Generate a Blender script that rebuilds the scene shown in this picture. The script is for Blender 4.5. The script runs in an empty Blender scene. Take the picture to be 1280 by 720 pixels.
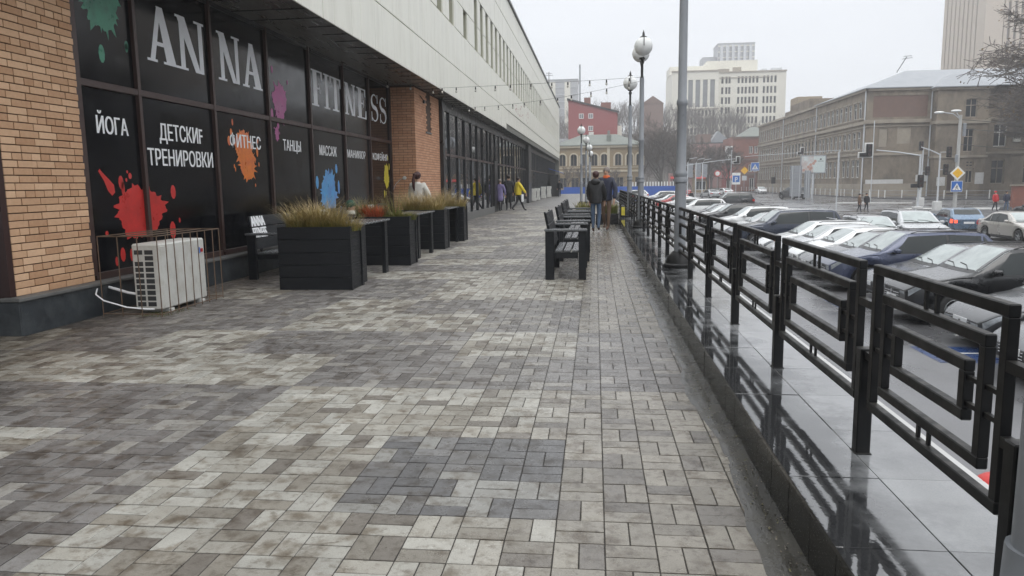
import bpy, bmesh, math, random
from mathutils import Vector, Matrix, Euler, noise as mnoise
R = math.radians
random.seed(7)
S = bpy.context.scene
COL = S.collection

# ---------------------------------------------------------------- camera
EYE = 1.42
cd = bpy.data.cameras.new('camera'); cam = bpy.data.objects.new('camera', cd); COL.objects.link(cam)
cd.sensor_width = 36.0; cd.lens = 36.0 * 930 / 1280; cd.clip_start = 0.05; cd.clip_end = 3000
_rot = Matrix(((0.99383034, -0.00168983, 0.11089817), (0.11004582, 0.13967355, -0.98406362), (-0.01382665, 0.99019616, 0.13899777)))
cam.matrix_world = Matrix.Translation((0, 0, EYE)) @ _rot.to_4x4()
S.camera = cam
S.view_settings.view_transform = 'Standard'; S.view_settings.look = 'None'
S.view_settings.exposure = 0.32; S.view_settings.gamma = 1.0
S.render.engine = 'CYCLES'
S.cycles.max_bounces = 6; S.cycles.diffuse_bounces = 3; S.cycles.glossy_bounces = 4
S.cycles.volume_bounces = 3; S.cycles.transparent_max_bounces = 6
S.cycles.use_denoising = True

# ---------------------------------------------------------------- sky and sun (overcast)
W = bpy.data.worlds.new("World"); S.world = W; W.use_nodes = True
nt = W.node_tree; nt.nodes.clear()
SUN_EL, SUN_ROT = R(52), R(165)
o_ = nt.nodes.new('ShaderNodeOutputWorld'); bg = nt.nodes.new('ShaderNodeBackground')
sky = nt.nodes.new('ShaderNodeTexSky'); sky.sky_type = 'NISHITA'; sky.sun_disc = False
sky.sun_elevation = SUN_EL; sky.sun_rotation = SUN_ROT
tc = nt.nodes.new('ShaderNodeTexCoord'); sp = nt.nodes.new('ShaderNodeSeparateXYZ')
nt.links.new(tc.outputs['Generated'], sp.inputs[0])
ramp = nt.nodes.new('ShaderNodeValToRGB')
ramp.color_ramp.elements[0].position = 0.0; ramp.color_ramp.elements[0].color = (0.66, 0.685, 0.725, 1)
ramp.color_ramp.elements[1].position = 1.0; ramp.color_ramp.elements[1].color = (2.0, 2.04, 2.08, 1)
e = ramp.color_ramp.elements.new(0.25); e.color = (0.76, 0.78, 0.815, 1)
nt.links.new(sp.outputs['Z'], ramp.inputs[0])
nz = nt.nodes.new('ShaderNodeTexNoise'); nz.inputs['Scale'].default_value = 2.2; nz.inputs['Detail'].default_value = 4
mp = nt.nodes.new('ShaderNodeMapping'); mp.inputs['Scale'].default_value = (1, 1, 3.5)
nt.links.new(tc.outputs['Generated'], mp.inputs[0]); nt.links.new(mp.outputs[0], nz.inputs[0])
mr = nt.nodes.new('ShaderNodeMapRange'); mr.inputs['To Min'].default_value = 8.8; mr.inputs['To Max'].default_value = 11.2
nt.links.new(nz.outputs[0], mr.inputs[0])
sc = nt.nodes.new('ShaderNodeVectorMath'); sc.operation = 'SCALE'
nt.links.new(ramp.outputs[0], sc.inputs[0]); nt.links.new(mr.outputs[0], sc.inputs['Scale'])
mx = nt.nodes.new('ShaderNodeMix'); mx.data_type = 'RGBA'; mx.inputs[0].default_value = 0.93
nt.links.new(sky.outputs[0], mx.inputs[6]); nt.links.new(sc.outputs[0], mx.inputs[7])
nt.links.new(mx.outputs[2], bg.inputs[0]); bg.inputs[1].default_value = 0.1
nt.links.new(bg.outputs[0], o_.inputs[0])
sl = bpy.data.lights.new('sun', 'SUN'); sl.energy = 0.5; sl.angle = R(25); sl.color = (1, 0.97, 0.93)
sun = bpy.data.objects.new('sun', sl); COL.objects.link(sun)
sun.rotation_euler = (R(90) - SUN_EL, 0, R(180) - SUN_ROT + R(0))
sun.location = (0, 0, 40)

# ---------------------------------------------------------------- materials
def _bsdf(name):
    m = bpy.data.materials.new(name); m.use_nodes = True
    return m, m.node_tree, m.node_tree.nodes['Principled BSDF']
def N(nt, t, **kw):
    n = nt.nodes.new(t)
    for k, v in kw.items():
        if k in n.inputs: n.inputs[k].default_value = v
        else: setattr(n, k, v)
    return n
def mat(name, col, rough=0.6, metal=0.0, var=0.15, vscale=3.0, bump=0.0, bscale=60, coat=0.0, spec=None, dark=None,
        dscale=1.2, damt=0.5, emit=None, coord='Object', stretch=(1, 1, 1), alpha=None, rvar=0.12, ior=None):
    """base colour with fine variation, wide patches of a second tone (dirt, weathering) and bump"""
    m, nt, b = _bsdf(name)
    tc = N(nt, 'ShaderNodeTexCoord'); mp = N(nt, 'ShaderNodeMapping'); mp.inputs['Scale'].default_value = stretch
    if coord == 'World':
        g = N(nt, 'ShaderNodeNewGeometry'); nt.links.new(g.outputs['Position'], mp.inputs[0])
    else: nt.links.new(tc.outputs[coord], mp.inputs[0])
    c = tuple(col) + (1,)
    n1 = N(nt, 'ShaderNodeTexNoise', Scale=vscale, Detail=6.0, Roughness=0.65); nt.links.new(mp.outputs[0], n1.inputs[0])
    mxa = N(nt, 'ShaderNodeMix', data_type='RGBA'); nt.links.new(n1.outputs[0], mxa.inputs[0])
    mxa.inputs[6].default_value = tuple(max(0, x * (1 - var * 1.6)) for x in col) + (1,)
    mxa.inputs[7].default_value = tuple(x * (1 + var * 1.6) for x in col) + (1,)
    out = mxa.outputs[2]
    if dark:
        n2 = N(nt, 'ShaderNodeTexNoise', Scale=dscale, Detail=8.0, Roughness=0.7); nt.links.new(mp.outputs[0], n2.inputs[0])
        r2 = N(nt, 'ShaderNodeMapRange'); r2.inputs[1].default_value = 0.45; r2.inputs[2].default_value = 0.68; r2.inputs[4].default_value = damt
        nt.links.new(n2.outputs[0], r2.inputs[0])
        mxb = N(nt, 'ShaderNodeMix', data_type='RGBA'); nt.links.new(r2.outputs[0], mxb.inputs[0])
        nt.links.new(out, mxb.inputs[6]); mxb.inputs[7].default_value = tuple(dark) + (1,)
        out = mxb.outputs[2]
    nt.links.new(out, b.inputs['Base Color'])
    if rvar:
        r3 = N(nt, 'ShaderNodeMapRange'); r3.inputs[3].default_value = max(0.02, rough - rvar); r3.inputs[4].default_value = min(1, rough + rvar)
        r3.inputs[1].default_value = 0.3; r3.inputs[2].default_value = 0.7
        nt.links.new(n1.outputs[0], r3.inputs[0]); nt.links.new(r3.outputs[0], b.inputs['Roughness'])
    else: b.inputs['Roughness'].default_value = rough
    b.inputs['Metallic'].default_value = metal
    b.inputs['Coat Weight'].default_value = coat; b.inputs['Coat Roughness'].default_value = 0.06
    if spec is not None: b.inputs['Specular IOR Level'].default_value = spec
    if ior: b.inputs['IOR'].default_value = ior
    if bump:
        n3 = N(nt, 'ShaderNodeTexNoise', Scale=bscale, Detail=5.0); nt.links.new(mp.outputs[0], n3.inputs[0])
        bp = N(nt, 'ShaderNodeBump', Strength=bump, Distance=0.01); nt.links.new(n3.outputs[0], bp.inputs['Height'])
        nt.links.new(bp.outputs[0], b.inputs['Normal'])
    if emit:
        b.inputs['Emission Color'].default_value = tuple(emit[:3]) + (1,); b.inputs['Emission Strength'].default_value = emit[3]
    if alpha is not None: b.inputs['Alpha'].default_value = alpha
    return m
M = {}
def paver_material(name, attr):
    m, nt, b = _bsdf(name)
    if attr:
        a = N(nt, 'ShaderNodeAttribute'); a.attribute_name = 'tone'; src = a.outputs['Color']
    else:
        a = N(nt, 'ShaderNodeObjectInfo'); src = a.outputs['Color']
    g = N(nt, 'ShaderNodeNewGeometry'); P = g.outputs['Position']
    # stain patches that run over several stones
    n1 = N(nt, 'ShaderNodeTexNoise', Scale=5.5, Detail=7.0, Roughness=0.62); nt.links.new(P, n1.inputs[0])
    off = N(nt, 'ShaderNodeVectorMath', operation='ADD'); s3 = N(nt, 'ShaderNodeVectorMath', operation='SCALE'); s3.inputs['Scale'].default_value = 31.0
    nt.links.new(src, s3.inputs[0]); nt.links.new(P, off.inputs[0]); nt.links.new(s3.outputs[0], off.inputs[1])
    n1b = N(nt, 'ShaderNodeTexNoise', Scale=9.0, Detail=5.0, Roughness=0.6); nt.links.new(off.outputs[0], n1b.inputs[0])
    ad = N(nt, 'ShaderNodeMath', operation='ADD'); nt.links.new(n1.outputs[0], ad.inputs[0]); nt.links.new(n1b.outputs[0], ad.inputs[1])
    r1 = N(nt, 'ShaderNodeMapRange'); r1.inputs[1].default_value = 1.0; r1.inputs[2].default_value = 1.22; r1.inputs[4].default_value = 0.85
    nt.links.new(ad.outputs[0], r1.inputs[0])
    hs = N(nt, 'ShaderNodeMix', data_type='RGBA', blend_type='MULTIPLY'); nt.links.new(r1.outputs[0], hs.inputs[0])
    nt.links.new(src, hs.inputs[6]); hs.inputs[7].default_value = (0.42, 0.355, 0.285, 1)
    n6 = N(nt, 'ShaderNodeTexNoise', Scale=1.1, Detail=6.0, Roughness=0.7); nt.links.new(P, n6.inputs[0])
    r6 = N(nt, 'ShaderNodeMapRange'); r6.inputs[1].default_value = .42; r6.inputs[2].default_value = .62; r6.inputs[4].default_value = .5; nt.links.new(n6.outputs[0], r6.inputs[0])
    h6 = N(nt, 'ShaderNodeMix', data_type='RGBA', blend_type='MULTIPLY'); nt.links.new(r6.outputs[0], h6.inputs[0]); nt.links.new(hs.outputs[2], h6.inputs[6]); h6.inputs[7].default_value = (.52, .50, .48, 1)
    n7 = N(nt, 'ShaderNodeTexNoise', Scale=22.0, Detail=5.0, Roughness=0.7); nt.links.new(off.outputs[0], n7.inputs[0])
    r7 = N(nt, 'ShaderNodeMapRange'); r7.inputs[1].default_value = .52; r7.inputs[2].default_value = .66; r7.inputs[4].default_value = .75; nt.links.new(n7.outputs[0], r7.inputs[0])
    h7 = N(nt, 'ShaderNodeMix', data_type='RGBA', blend_type='MULTIPLY'); nt.links.new(r7.outputs[0], h7.inputs[0]); nt.links.new(h6.outputs[2], h7.inputs[6]); h7.inputs[7].default_value = (.50, .46, .42, 1)
    hs = h7
    n2 = N(nt, 'ShaderNodeTexNoise', Scale=160.0, Detail=3.0); nt.links.new(P, n2.inputs[0])
    r2 = N(nt, 'ShaderNodeMapRange'); r2.inputs[3].default_value = 0.72; r2.inputs[4].default_value = 1.28
    nt.links.new(n2.outputs[0], r2.inputs[0])
    sc = N(nt, 'ShaderNodeVectorMath', operation='SCALE'); nt.links.new(hs.outputs[2], sc.inputs[0]); nt.links.new(r2.outputs[0], sc.inputs['Scale'])
    # dirt at the foot of the building (left) and damp towards the kerb (right)
    sx = N(nt, 'ShaderNodeSeparateXYZ'); nt.links.new(P, sx.inputs[0])
    n4 = N(nt, 'ShaderNodeTexNoise', Scale=0.9, Detail=5.0, Roughness=0.65); nt.links.new(P, n4.inputs[0])
    xx = N(nt, 'ShaderNodeMath', operation='MULTIPLY_ADD'); nt.links.new(n4.outputs[0], xx.inputs[0]); xx.inputs[1].default_value = 1.8; nt.links.new(sx.outputs[0], xx.inputs[2])
    dl = N(nt, 'ShaderNodeMapRange'); dl.inputs[1].default_value = -4.6; dl.inputs[2].default_value = -3.0; dl.inputs[3].default_value = 0.75; dl.inputs[4].default_value = 0.0
    nt.links.new(xx.outputs[0], dl.inputs[0])
    m2 = N(nt, 'ShaderNodeMix', data_type='RGBA', blend_type='MULTIPLY'); nt.links.new(dl.outputs[0], m2.inputs[0]); nt.links.new(sc.outputs[0], m2.inputs[6])
    m2.inputs[7].default_value = (0.40, 0.34, 0.28, 1)
    wet = N(nt, 'ShaderNodeMapRange'); wet.inputs[1].default_value = -0.3; wet.inputs[2].default_value = 1.5
    nt.links.new(xx.outputs[0], wet.inputs[0])
    m3 = N(nt, 'ShaderNodeMix', data_type='RGBA', blend_type='MULTIPLY'); nt.links.new(wet.outputs[0], m3.inputs[0]); nt.links.new(m2.outputs[2], m3.inputs[6])
    m3.inputs[7].default_value = (0.82, 0.80, 0.77, 1)
    nt.links.new(m3.outputs[2], b.inputs['Base Color'])
    rr = N(nt, 'ShaderNodeMapRange'); rr.inputs[3].default_value = 0.47; rr.inputs[4].default_value = 0.10
    nt.links.new(wet.outputs[0], rr.inputs[0])
    n5 = N(nt, 'ShaderNodeTexNoise', Scale=14.0, Detail=4.0); nt.links.new(P, n5.inputs[0])
    r5 = N(nt, 'ShaderNodeMapRange'); r5.inputs[1].default_value = 0.35; r5.inputs[2].default_value = 0.65; r5.inputs[3].default_value = -0.16; r5.inputs[4].default_value = 0.14
    nt.links.new(n5.outputs[0], r5.inputs[0])
    ra = N(nt, 'ShaderNodeMath', operation='ADD'); ra.use_clamp = True; nt.links.new(rr.outputs[0], ra.inputs[0]); nt.links.new(r5.outputs[0], ra.inputs[1])
    nt.links.new(ra.outputs[0], b.inputs['Roughness'])
    bp = N(nt, 'ShaderNodeBump', Strength=0.35, Distance=0.004); nt.links.new(n2.outputs[0], bp.inputs['Height']); nt.links.new(bp.outputs[0], b.inputs['Normal'])
    return m
M['paver'] = paver_material('paver_stone', False); M['paver_far'] = paver_material('paver_stone_field', True)
def tile_material():
    """grey granite slabs, a film of rain water standing along the kerb side"""
    m, nt, b = _bsdf('wet_granite_tile')
    g = N(nt, 'ShaderNodeNewGeometry'); P = g.outputs['Position']
    n1 = N(nt, 'ShaderNodeTexNoise', Scale=220.0, Detail=2.0); nt.links.new(P, n1.inputs[0])
    n2 = N(nt, 'ShaderNodeTexNoise', Scale=2.3, Detail=5.0, Roughness=0.6); nt.links.new(P, n2.inputs[0])
    sx = N(nt, 'ShaderNodeSeparateXYZ'); nt.links.new(P, sx.inputs[0])
    a = N(nt, 'ShaderNodeMath', operation='MULTIPLY_ADD'); nt.links.new(n2.outputs[0], a.inputs[0]); a.inputs[1].default_value = 1.3; nt.links.new(sx.outputs[0], a.inputs[2])
    w = N(nt, 'ShaderNodeMapRange'); w.inputs[1].default_value = 1.60; w.inputs[2].default_value = 1.90; w.inputs[3].default_value = 1.0; w.inputs[4].default_value = 0.0
    nt.links.new(a.outputs[0], w.inputs[0])
    oi = N(nt, 'ShaderNodeObjectInfo')
    c = N(nt, 'ShaderNodeMix', data_type='RGBA'); nt.links.new(n1.outputs[0], c.inputs[0]); c.inputs[6].default_value = (0.19, 0.195, 0.20, 1); c.inputs[7].default_value = (0.34, 0.345, 0.35, 1)
    r0 = N(nt, 'ShaderNodeMapRange'); r0.inputs[3].default_value = 0.85; r0.inputs[4].default_value = 1.1; nt.links.new(oi.outputs['Random'], r0.inputs[0])
    sc = N(nt, 'ShaderNodeVectorMath', operation='SCALE'); n8 = N(nt, 'ShaderNodeTexNoise', Scale=3.0, Detail=7.0, Roughness=0.7); nt.links.new(P, n8.inputs[0])
    r8 = N(nt, 'ShaderNodeMapRange'); r8.inputs[1].default_value = .45; r8.inputs[2].default_value = .65; r8.inputs[4].default_value = .6; nt.links.new(n8.outputs[0], r8.inputs[0])
    c8 = N(nt, 'ShaderNodeMix', data_type='RGBA', blend_type='MULTIPLY'); nt.links.new(r8.outputs[0], c8.inputs[0]); nt.links.new(c.outputs[2], c8.inputs[6]); c8.inputs[7].default_value = (.68, .69, .70, 1)
    nt.links.new(c8.outputs[2], sc.inputs[0]); nt.links.new(r0.outputs[0], sc.inputs['Scale'])
    d = N(nt, 'ShaderNodeMix', data_type='RGBA'); nt.links.new(w.outputs[0], d.inputs[0]); nt.links.new(sc.outputs[0], d.inputs[6]); d.inputs[7].default_value = (0.035, 0.036, 0.038, 1)
    nt.links.new(d.outputs[2], b.inputs['Base Color'])
    rr = N(nt, 'ShaderNodeMapRange'); rr.inputs[3].default_value = 0.16; rr.inputs[4].default_value = 0.04; nt.links.new(w.outputs[0], rr.inputs[0])
    nt.links.new(rr.outputs[0], b.inputs['Roughness'])
    ii = N(nt, 'ShaderNodeMapRange'); ii.inputs[3].default_value = 1.6; ii.inputs[4].default_value = 2.4; nt.links.new(w.outputs[0], ii.inputs[0])
    nt.links.new(ii.outputs[0], b.inputs['IOR'])
    n3 = N(nt, 'ShaderNodeTexNoise', Scale=45.0, Detail=2.0); nt.links.new(P, n3.inputs[0])
    bp = N(nt, 'ShaderNodeBump', Strength=0.045, Distance=0.004); nt.links.new(n3.outputs[0], bp.inputs['Height']); nt.links.new(bp.outputs[0], b.inputs['Normal'])
    return m
M['tile'] = tile_material()
def wet_road(name, base, lo, hi, scale=0.35, ior=1.5):
    m, nt, b = _bsdf(name)
    g = N(nt, 'ShaderNodeNewGeometry'); P = g.outputs['Position']
    n1 = N(nt, 'ShaderNodeTexNoise', Scale=90.0, Detail=4.0); nt.links.new(P, n1.inputs[0])
    n2 = N(nt, 'ShaderNodeTexNoise', Scale=scale, Detail=6.0, Roughness=0.6); nt.links.new(P, n2.inputs[0])
    c = N(nt, 'ShaderNodeMix', data_type='RGBA'); nt.links.new(n1.outputs[0], c.inputs[0])
    c.inputs[6].default_value = tuple(x * .6 for x in base) + (1,); c.inputs[7].default_value = tuple(x * 1.45 for x in base) + (1,)
    r = N(nt, 'ShaderNodeMapRange'); r.inputs[1].default_value = 0.4; r.inputs[2].default_value = 0.6; r.inputs[3].default_value = 0.75; r.inputs[4].default_value = 1.2; nt.links.new(n2.outputs[0], r.inputs[0])
    sc = N(nt, 'ShaderNodeVectorMath', operation='SCALE'); nt.links.new(c.outputs[2], sc.inputs[0]); nt.links.new(r.outputs[0], sc.inputs['Scale'])
    nt.links.new(sc.outputs[0], b.inputs['Base Color'])
    r2 = N(nt, 'ShaderNodeMapRange'); r2.inputs[1].default_value = 0.4; r2.inputs[2].default_value = 0.6; r2.inputs[3].default_value = lo; r2.inputs[4].default_value = hi; nt.links.new(n2.outputs[0], r2.inputs[0])
    nt.links.new(r2.outputs[0], b.inputs['Roughness']); b.inputs['IOR'].default_value = ior
    bp = N(nt, 'ShaderNodeBump', Strength=0.25, Distance=0.004); nt.links.new(n1.outputs[0], bp.inputs['Height']); nt.links.new(bp.outputs[0], b.inputs['Normal'])
    return m
M['road'] = wet_road('wet_asphalt', (0.115, 0.115, 0.12), 0.16, 0.42, 0.3, 1.6)
M['gutter'] = wet_road('wet_silt', (0.034, 0.031, 0.023), 0.03, 0.34, 4.5, 1.4)
M['island'] = wet_road('island_asphalt', (0.06, 0.06, 0.065), 0.3, 0.6, 0.5)
M['bed'] = mat('joint_sand', (0.030, 0.027, 0.024), 0.85, var=.3, vscale=20, coord='World')
M['kerb'] = mat('polished_black_granite', (0.009, 0.0095, 0.011), 0.2, var=.4, vscale=120, dark=(0.02, 0.02, 0.019), dscale=4, damt=.5, coord='World', ior=1.4)
M['concrete'] = mat('concrete', (0.42, 0.42, 0.41), 0.7, var=.12, vscale=8, dark=(.25, .24, .22), dscale=1, damt=.5, bump=.2, coord='World')
M['conc_l'] = mat('pale_concrete', (0.55, 0.55, 0.54), 0.6, var=.1, vscale=8, dark=(.35, .34, .32), dscale=2, damt=.4, coord='World')
M['plinth'] = mat('slate_plinth', (0.030, 0.036, 0.042), 0.42, var=.35, vscale=9, dark=(0.085, 0.095, 0.10), dscale=2.6, damt=.7, coord='World', bump=.15)
M['ledge'] = mat('plinth_ledge', (0.13, 0.13, 0.125), 0.6, var=.3, vscale=10, coord='World')
M['mortar'] = mat('brown_mortar', (0.075, 0.045, 0.03), 0.9, var=.2, vscale=30, coord='World')
def brick_material(name, a, b_, rnd=True):
    m, nt, b = _bsdf(name)
    oi = N(nt, 'ShaderNodeObjectInfo'); g = N(nt, 'ShaderNodeNewGeometry')
    n1 = N(nt, 'ShaderNodeTexNoise', Scale=26.0, Detail=6.0); nt.links.new(g.outputs['Position'], n1.inputs[0])
    mix = N(nt, 'ShaderNodeMix', data_type='RGBA')
    if rnd: 
        ad = N(nt, 'ShaderNodeMath', operation='MULTIPLY_ADD'); nt.links.new(n1.outputs[0], ad.inputs[0]); ad.inputs[1].default_value = .45
        ob = N(nt, 'ShaderNodeMath', operation='MULTIPLY'); nt.links.new(oi.outputs['Random'], ob.inputs[0]); ob.inputs[1].default_value = .75
        nt.links.new(ob.outputs[0], ad.inputs[2]); nt.links.new(ad.outputs[0], mix.inputs[0])
    else:
        at = N(nt, 'ShaderNodeAttribute'); at.attribute_name = 'tone'
        ad = N(nt, 'ShaderNodeMath', operation='MULTIPLY_ADD'); nt.links.new(n1.outputs[0], ad.inputs[0]); ad.inputs[1].default_value = .6; 
        ob = N(nt, 'ShaderNodeMath', operation='MULTIPLY'); nt.links.new(at.outputs['Fac'], ob.inputs[0]); ob.inputs[1].default_value = .6
        nt.links.new(ob.outputs[0], ad.inputs[2]); nt.links.new(ad.outputs[0], mix.inputs[0])
    mix.inputs[6].default_value = tuple(a) + (1,); mix.inputs[7].default_value = tuple(b_) + (1,)
    nt.links.new(mix.outputs[2], b.inputs['Base Color']); b.inputs['Roughness'].default_value = .8
    bp = N(nt, 'ShaderNodeBump', Strength=0.3, Distance=0.004); nt.links.new(n1.outputs[0], bp.inputs['Height']); nt.links.new(bp.outputs[0], b.inputs['Normal'])
    return m
M['brick'] = brick_material('buff_brick', (0.43, 0.23, 0.12), (0.74, 0.49, 0.31))
M['brick2'] = brick_material('buff_brick_far', (0.42, 0.20, 0.11), (0.60, 0.34, 0.21), False)
M['frame'] = mat('brown_metal_frame', (0.055, 0.032, 0.028), 0.4, var=.2, vscale=12, coord='World')
M['frame_dk'] = mat('dark_metal_frame', (0.018, 0.019, 0.021), 0.35, var=.2, coord='World')
M['vinyl'] = mat('black_window_film', (0.006, 0.0065, 0.008), 0.13, var=.3, vscale=3, dark=(0.012, 0.013, 0.016), dscale=5, damt=.6, coord='World', bump=.02, bscale=2.5, rvar=.06, spec=.35)
M['glass'] = mat('shop_glass', (0.012, 0.015, 0.017), 0.015, var=.3, coord='World', rvar=0, ior=1.75, bump=.015, bscale=1.5)
M['glass_far'] = mat('far_window_glass', (0.022, 0.026, 0.032), 0.1, var=.4, vscale=.7, coord='World', rvar=0, spec=.12)
M['glass_mid'] = mat('grey_curtained_glass', (0.16, 0.17, 0.18), 0.12, var=.4, vscale=.5, coord='World', rvar=0)
M['glass_shop'] = mat('far_shop_glass', (0.075, 0.085, 0.095), 0.06, var=.9, vscale=.8, coord='World', rvar=0, stretch=(1, 1, .4))  # lit shop interior painted into the glass as a paler base colour
M['facade'] = mat('cream_facade_panel', (0.78, 0.775, 0.69), 0.38, var=.05, vscale=1.4, dark=(0.58, 0.57, 0.49), dscale=1.3, damt=.45, coord='World', rvar=.05, stretch=(1, 1.8, .35))
M['facade_back'] = mat('facade_backing', (0.16, 0.16, 0.14), 0.8, coord='World')
M['soffit'] = mat('grey_soffit_panel', (0.12, 0.115, 0.105), 0.32, var=.12, vscale=2, coord='World', stretch=(6, .6, 1))
M['reveal'] = mat('window_reveal', (0.40, 0.40, 0.31), 0.6, var=.08, coord='World')
M['maroon'] = mat('maroon_door', (0.035, 0.012, 0.010), 0.4, var=.2, coord='World')
M['lettering'] = mat('grey_print', (0.74, 0.76, 0.79), 0.4, var=.12, vscale=4, coord='World')
M['white_print'] = mat('white_print', (0.88, 0.89, 0.90), 0.45, var=.05, coord='World')
for k, c, d in (('red', (0.55, 0.035, 0.03), None), ('orange', (0.72, 0.20, 0.03), (0.5, .08, .05)), ('pink', (0.40, 0.09, 0.26), (.28, .10, .2)), ('blue', (0.10, 0.36, 0.68), (.12, .18, .5)), ('yellow', (0.68, 0.58, 0.07), None), ('green', (0.06, 0.27, 0.17), (.03, .12, .09))):
    M['splat_' + k] = mat(k + '_paint_print', c, 0.35, var=.2, vscale=7, dark=d or tuple(x * .75 for x in c), dscale=4, damt=.8, coord='World')
M['wood'] = mat('black_stained_wood', (0.007, 0.0085, 0.011), 0.45, var=.45, vscale=5, stretch=(1, 1, 8), dark=(0.018, 0.020, 0.024), dscale=5, damt=.5, spec=.3, bump=.25, bscale=30)
M['wood_wet'] = mat('wet_grey_slat', (0.10, 0.105, 0.11), 0.25, var=.35, vscale=9, stretch=(8, 1, 8), bump=.15, bscale=30)
M['steel'] = mat('black_painted_steel', (0.006, 0.0065, 0.0075), 0.42, spec=.3, var=.3, vscale=9, dark=(0.028, 0.025, 0.022), dscale=6, damt=.3, bump=.05, bscale=40)
def settled_dust(m, col, amt):
    nt = m.node_tree; b = nt.nodes['Principled BSDF']; src = b.inputs['Base Color'].links[0].from_socket
    g = N(nt, 'ShaderNodeNewGeometry'); sx = N(nt, 'ShaderNodeSeparateXYZ'); nt.links.new(g.outputs['Normal'], sx.inputs[0])
    r1 = N(nt, 'ShaderNodeMapRange'); r1.inputs[1].default_value = .75; r1.inputs[2].default_value = .95; r1.inputs[4].default_value = amt; nt.links.new(sx.outputs['Z'], r1.inputs[0])
    n = N(nt, 'ShaderNodeTexNoise', Scale=25.0, Detail=6.0); nt.links.new(g.outputs['Position'], n.inputs[0])
    r2 = N(nt, 'ShaderNodeMapRange'); r2.inputs[1].default_value = .4; r2.inputs[2].default_value = .6; nt.links.new(n.outputs[0], r2.inputs[0])
    mu = N(nt, 'ShaderNodeMath', operation='MULTIPLY'); nt.links.new(r1.outputs[0], mu.inputs[0]); nt.links.new(r2.outputs[0], mu.inputs[1])
    mx = N(nt, 'ShaderNodeMix', data_type='RGBA'); nt.links.new(mu.outputs[0], mx.inputs[0]); nt.links.new(src, mx.inputs[6]); mx.inputs[7].default_value = (*col, 1)
    nt.links.new(mx.outputs[2], b.inputs['Base Color'])
settled_dust(M['steel'], (.075, .07, .06), .6)
M['pole'] = mat('grey_painted_pole', (0.25, 0.265, 0.285), 0.38, var=.12, vscale=6, dark=(.12, .12, .13), dscale=3, damt=.4)
M['pole_l'] = mat('light_galvanised_pole', (0.50, 0.52, 0.54), 0.4, var=.1)
M['globe'] = mat('opal_globe', (0.72, 0.73, 0.72), 0.22, var=.08, vscale=4, rvar=.05)
M['black'] = mat('black_plastic', (0.012, 0.012, 0.013), 0.4, rvar=.08)
M['bulb'] = mat('clear_bulb', (0.55, 0.53, 0.48), 0.08, rvar=0)
M['ac'] = mat('ac_casing', (0.62, 0.62, 0.585), 0.45, var=.06, vscale=6, dark=(.38, .35, .30), dscale=3.5, damt=.55, rvar=.08)
M['ac_dk'] = mat('ac_fins', (0.035, 0.037, 0.04), 0.5, var=.3, vscale=30)
M['rust'] = mat('rusty_rod', (0.13, 0.085, 0.055), 0.7, var=.35, vscale=20)
M['rubber'] = mat('tyre_rubber', (0.018, 0.018, 0.018), 0.7)
M['rim'] = mat('alloy_rim', (0.42, 0.43, 0.44), 0.3, metal=.7, var=.1)
M['carglass'] = mat('car_glass', (0.014, 0.020, 0.021), 0.04, rvar=0, ior=1.5)
M['windscreen'] = mat('car_windscreen', (0.33, 0.37, 0.365), 0.12, rvar=.04, ior=1.7, var=.3, vscale=2)  # pale base colour stands in for sky reflection on fogged, wet glass
M['chrome'] = mat('chrome', (0.55, 0.56, 0.57), 0.15, metal=1.0, rvar=.05)
M['lens'] = mat('headlight_lens', (0.26, 0.28, 0.30), 0.10, metal=.3, var=.5, vscale=14, rvar=.05)
M['tail'] = mat('red_tail_lens', (0.42, 0.015, 0.012), 0.18, rvar=.03)
M['tail_on'] = mat('lit_tail_lens', (0.6, 0.03, 0.02), 0.2, emit=(1, .10, .05, 1.6))
M['amber'] = mat('amber_lens', (0.7, 0.22, 0.05), 0.18)
M['trim'] = mat('car_black_trim', (0.022, 0.022, 0.024), 0.5)
M['plate'] = mat('number_plate_face', (0.72, 0.73, 0.74), 0.4)
def paint(name, c, metal=.35):
    return mat(name, c, 0.28, metal=metal, var=.03, vscale=1.5, coat=.7, rvar=.03, bump=.02, bscale=90)
PAINT = dict(black=paint('black_paint', (0.014, 0.015, 0.017)), dgrey=paint('dark_grey_paint', (0.055, 0.058, 0.063), .5), graphite=paint('graphite_paint', (0.10, 0.105, 0.115), .5),
             silver=paint('silver_paint', (0.45, 0.46, 0.47), .4), white=paint('white_paint', (0.74, 0.75, 0.75), 0), navy=paint('navy_paint', (0.014, 0.022, 0.045)),
             violet=paint('slate_blue_paint', (0.05, 0.062, 0.11), .4), blue=paint('steel_blue_paint', (0.13, 0.19, 0.27), .5), red=paint('red_paint', (0.45, 0.04, 0.04), 0), beige=paint('champagne_paint', (0.42, 0.40, 0.37), .4))
M['stone'] = mat('weathered_stucco', (0.215, 0.178, 0.135), 0.85, var=.32, vscale=.9, dark=(0.085, 0.072, 0.058), dscale=.42, damt=.9, coord='World', stretch=(1, 1, .6), bump=.3, bscale=6)
M['stone_trim'] = mat('stone_cornice', (0.31, 0.27, 0.215), 0.8, var=.2, vscale=2, dark=(.14, .12, .10), dscale=.5, damt=.6, coord='World')
M['stone_red'] = mat('faded_red_render', (0.16, 0.10, 0.08), 0.85, var=.2, vscale=1, coord='World')
M['roof_metal'] = mat('pale_sheet_roof', (0.25, 0.265, 0.285), 0.4, var=.15, vscale=.6, dark=(.22, .235, .25), dscale=.3, damt=.5, coord='World')
M['roof_grey'] = mat('grey_green_slate_roof', (0.16, 0.175, 0.155), 0.7, var=.25, vscale=1, coord='World', dark=(.10, .11, .10), dscale=.3)
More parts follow.
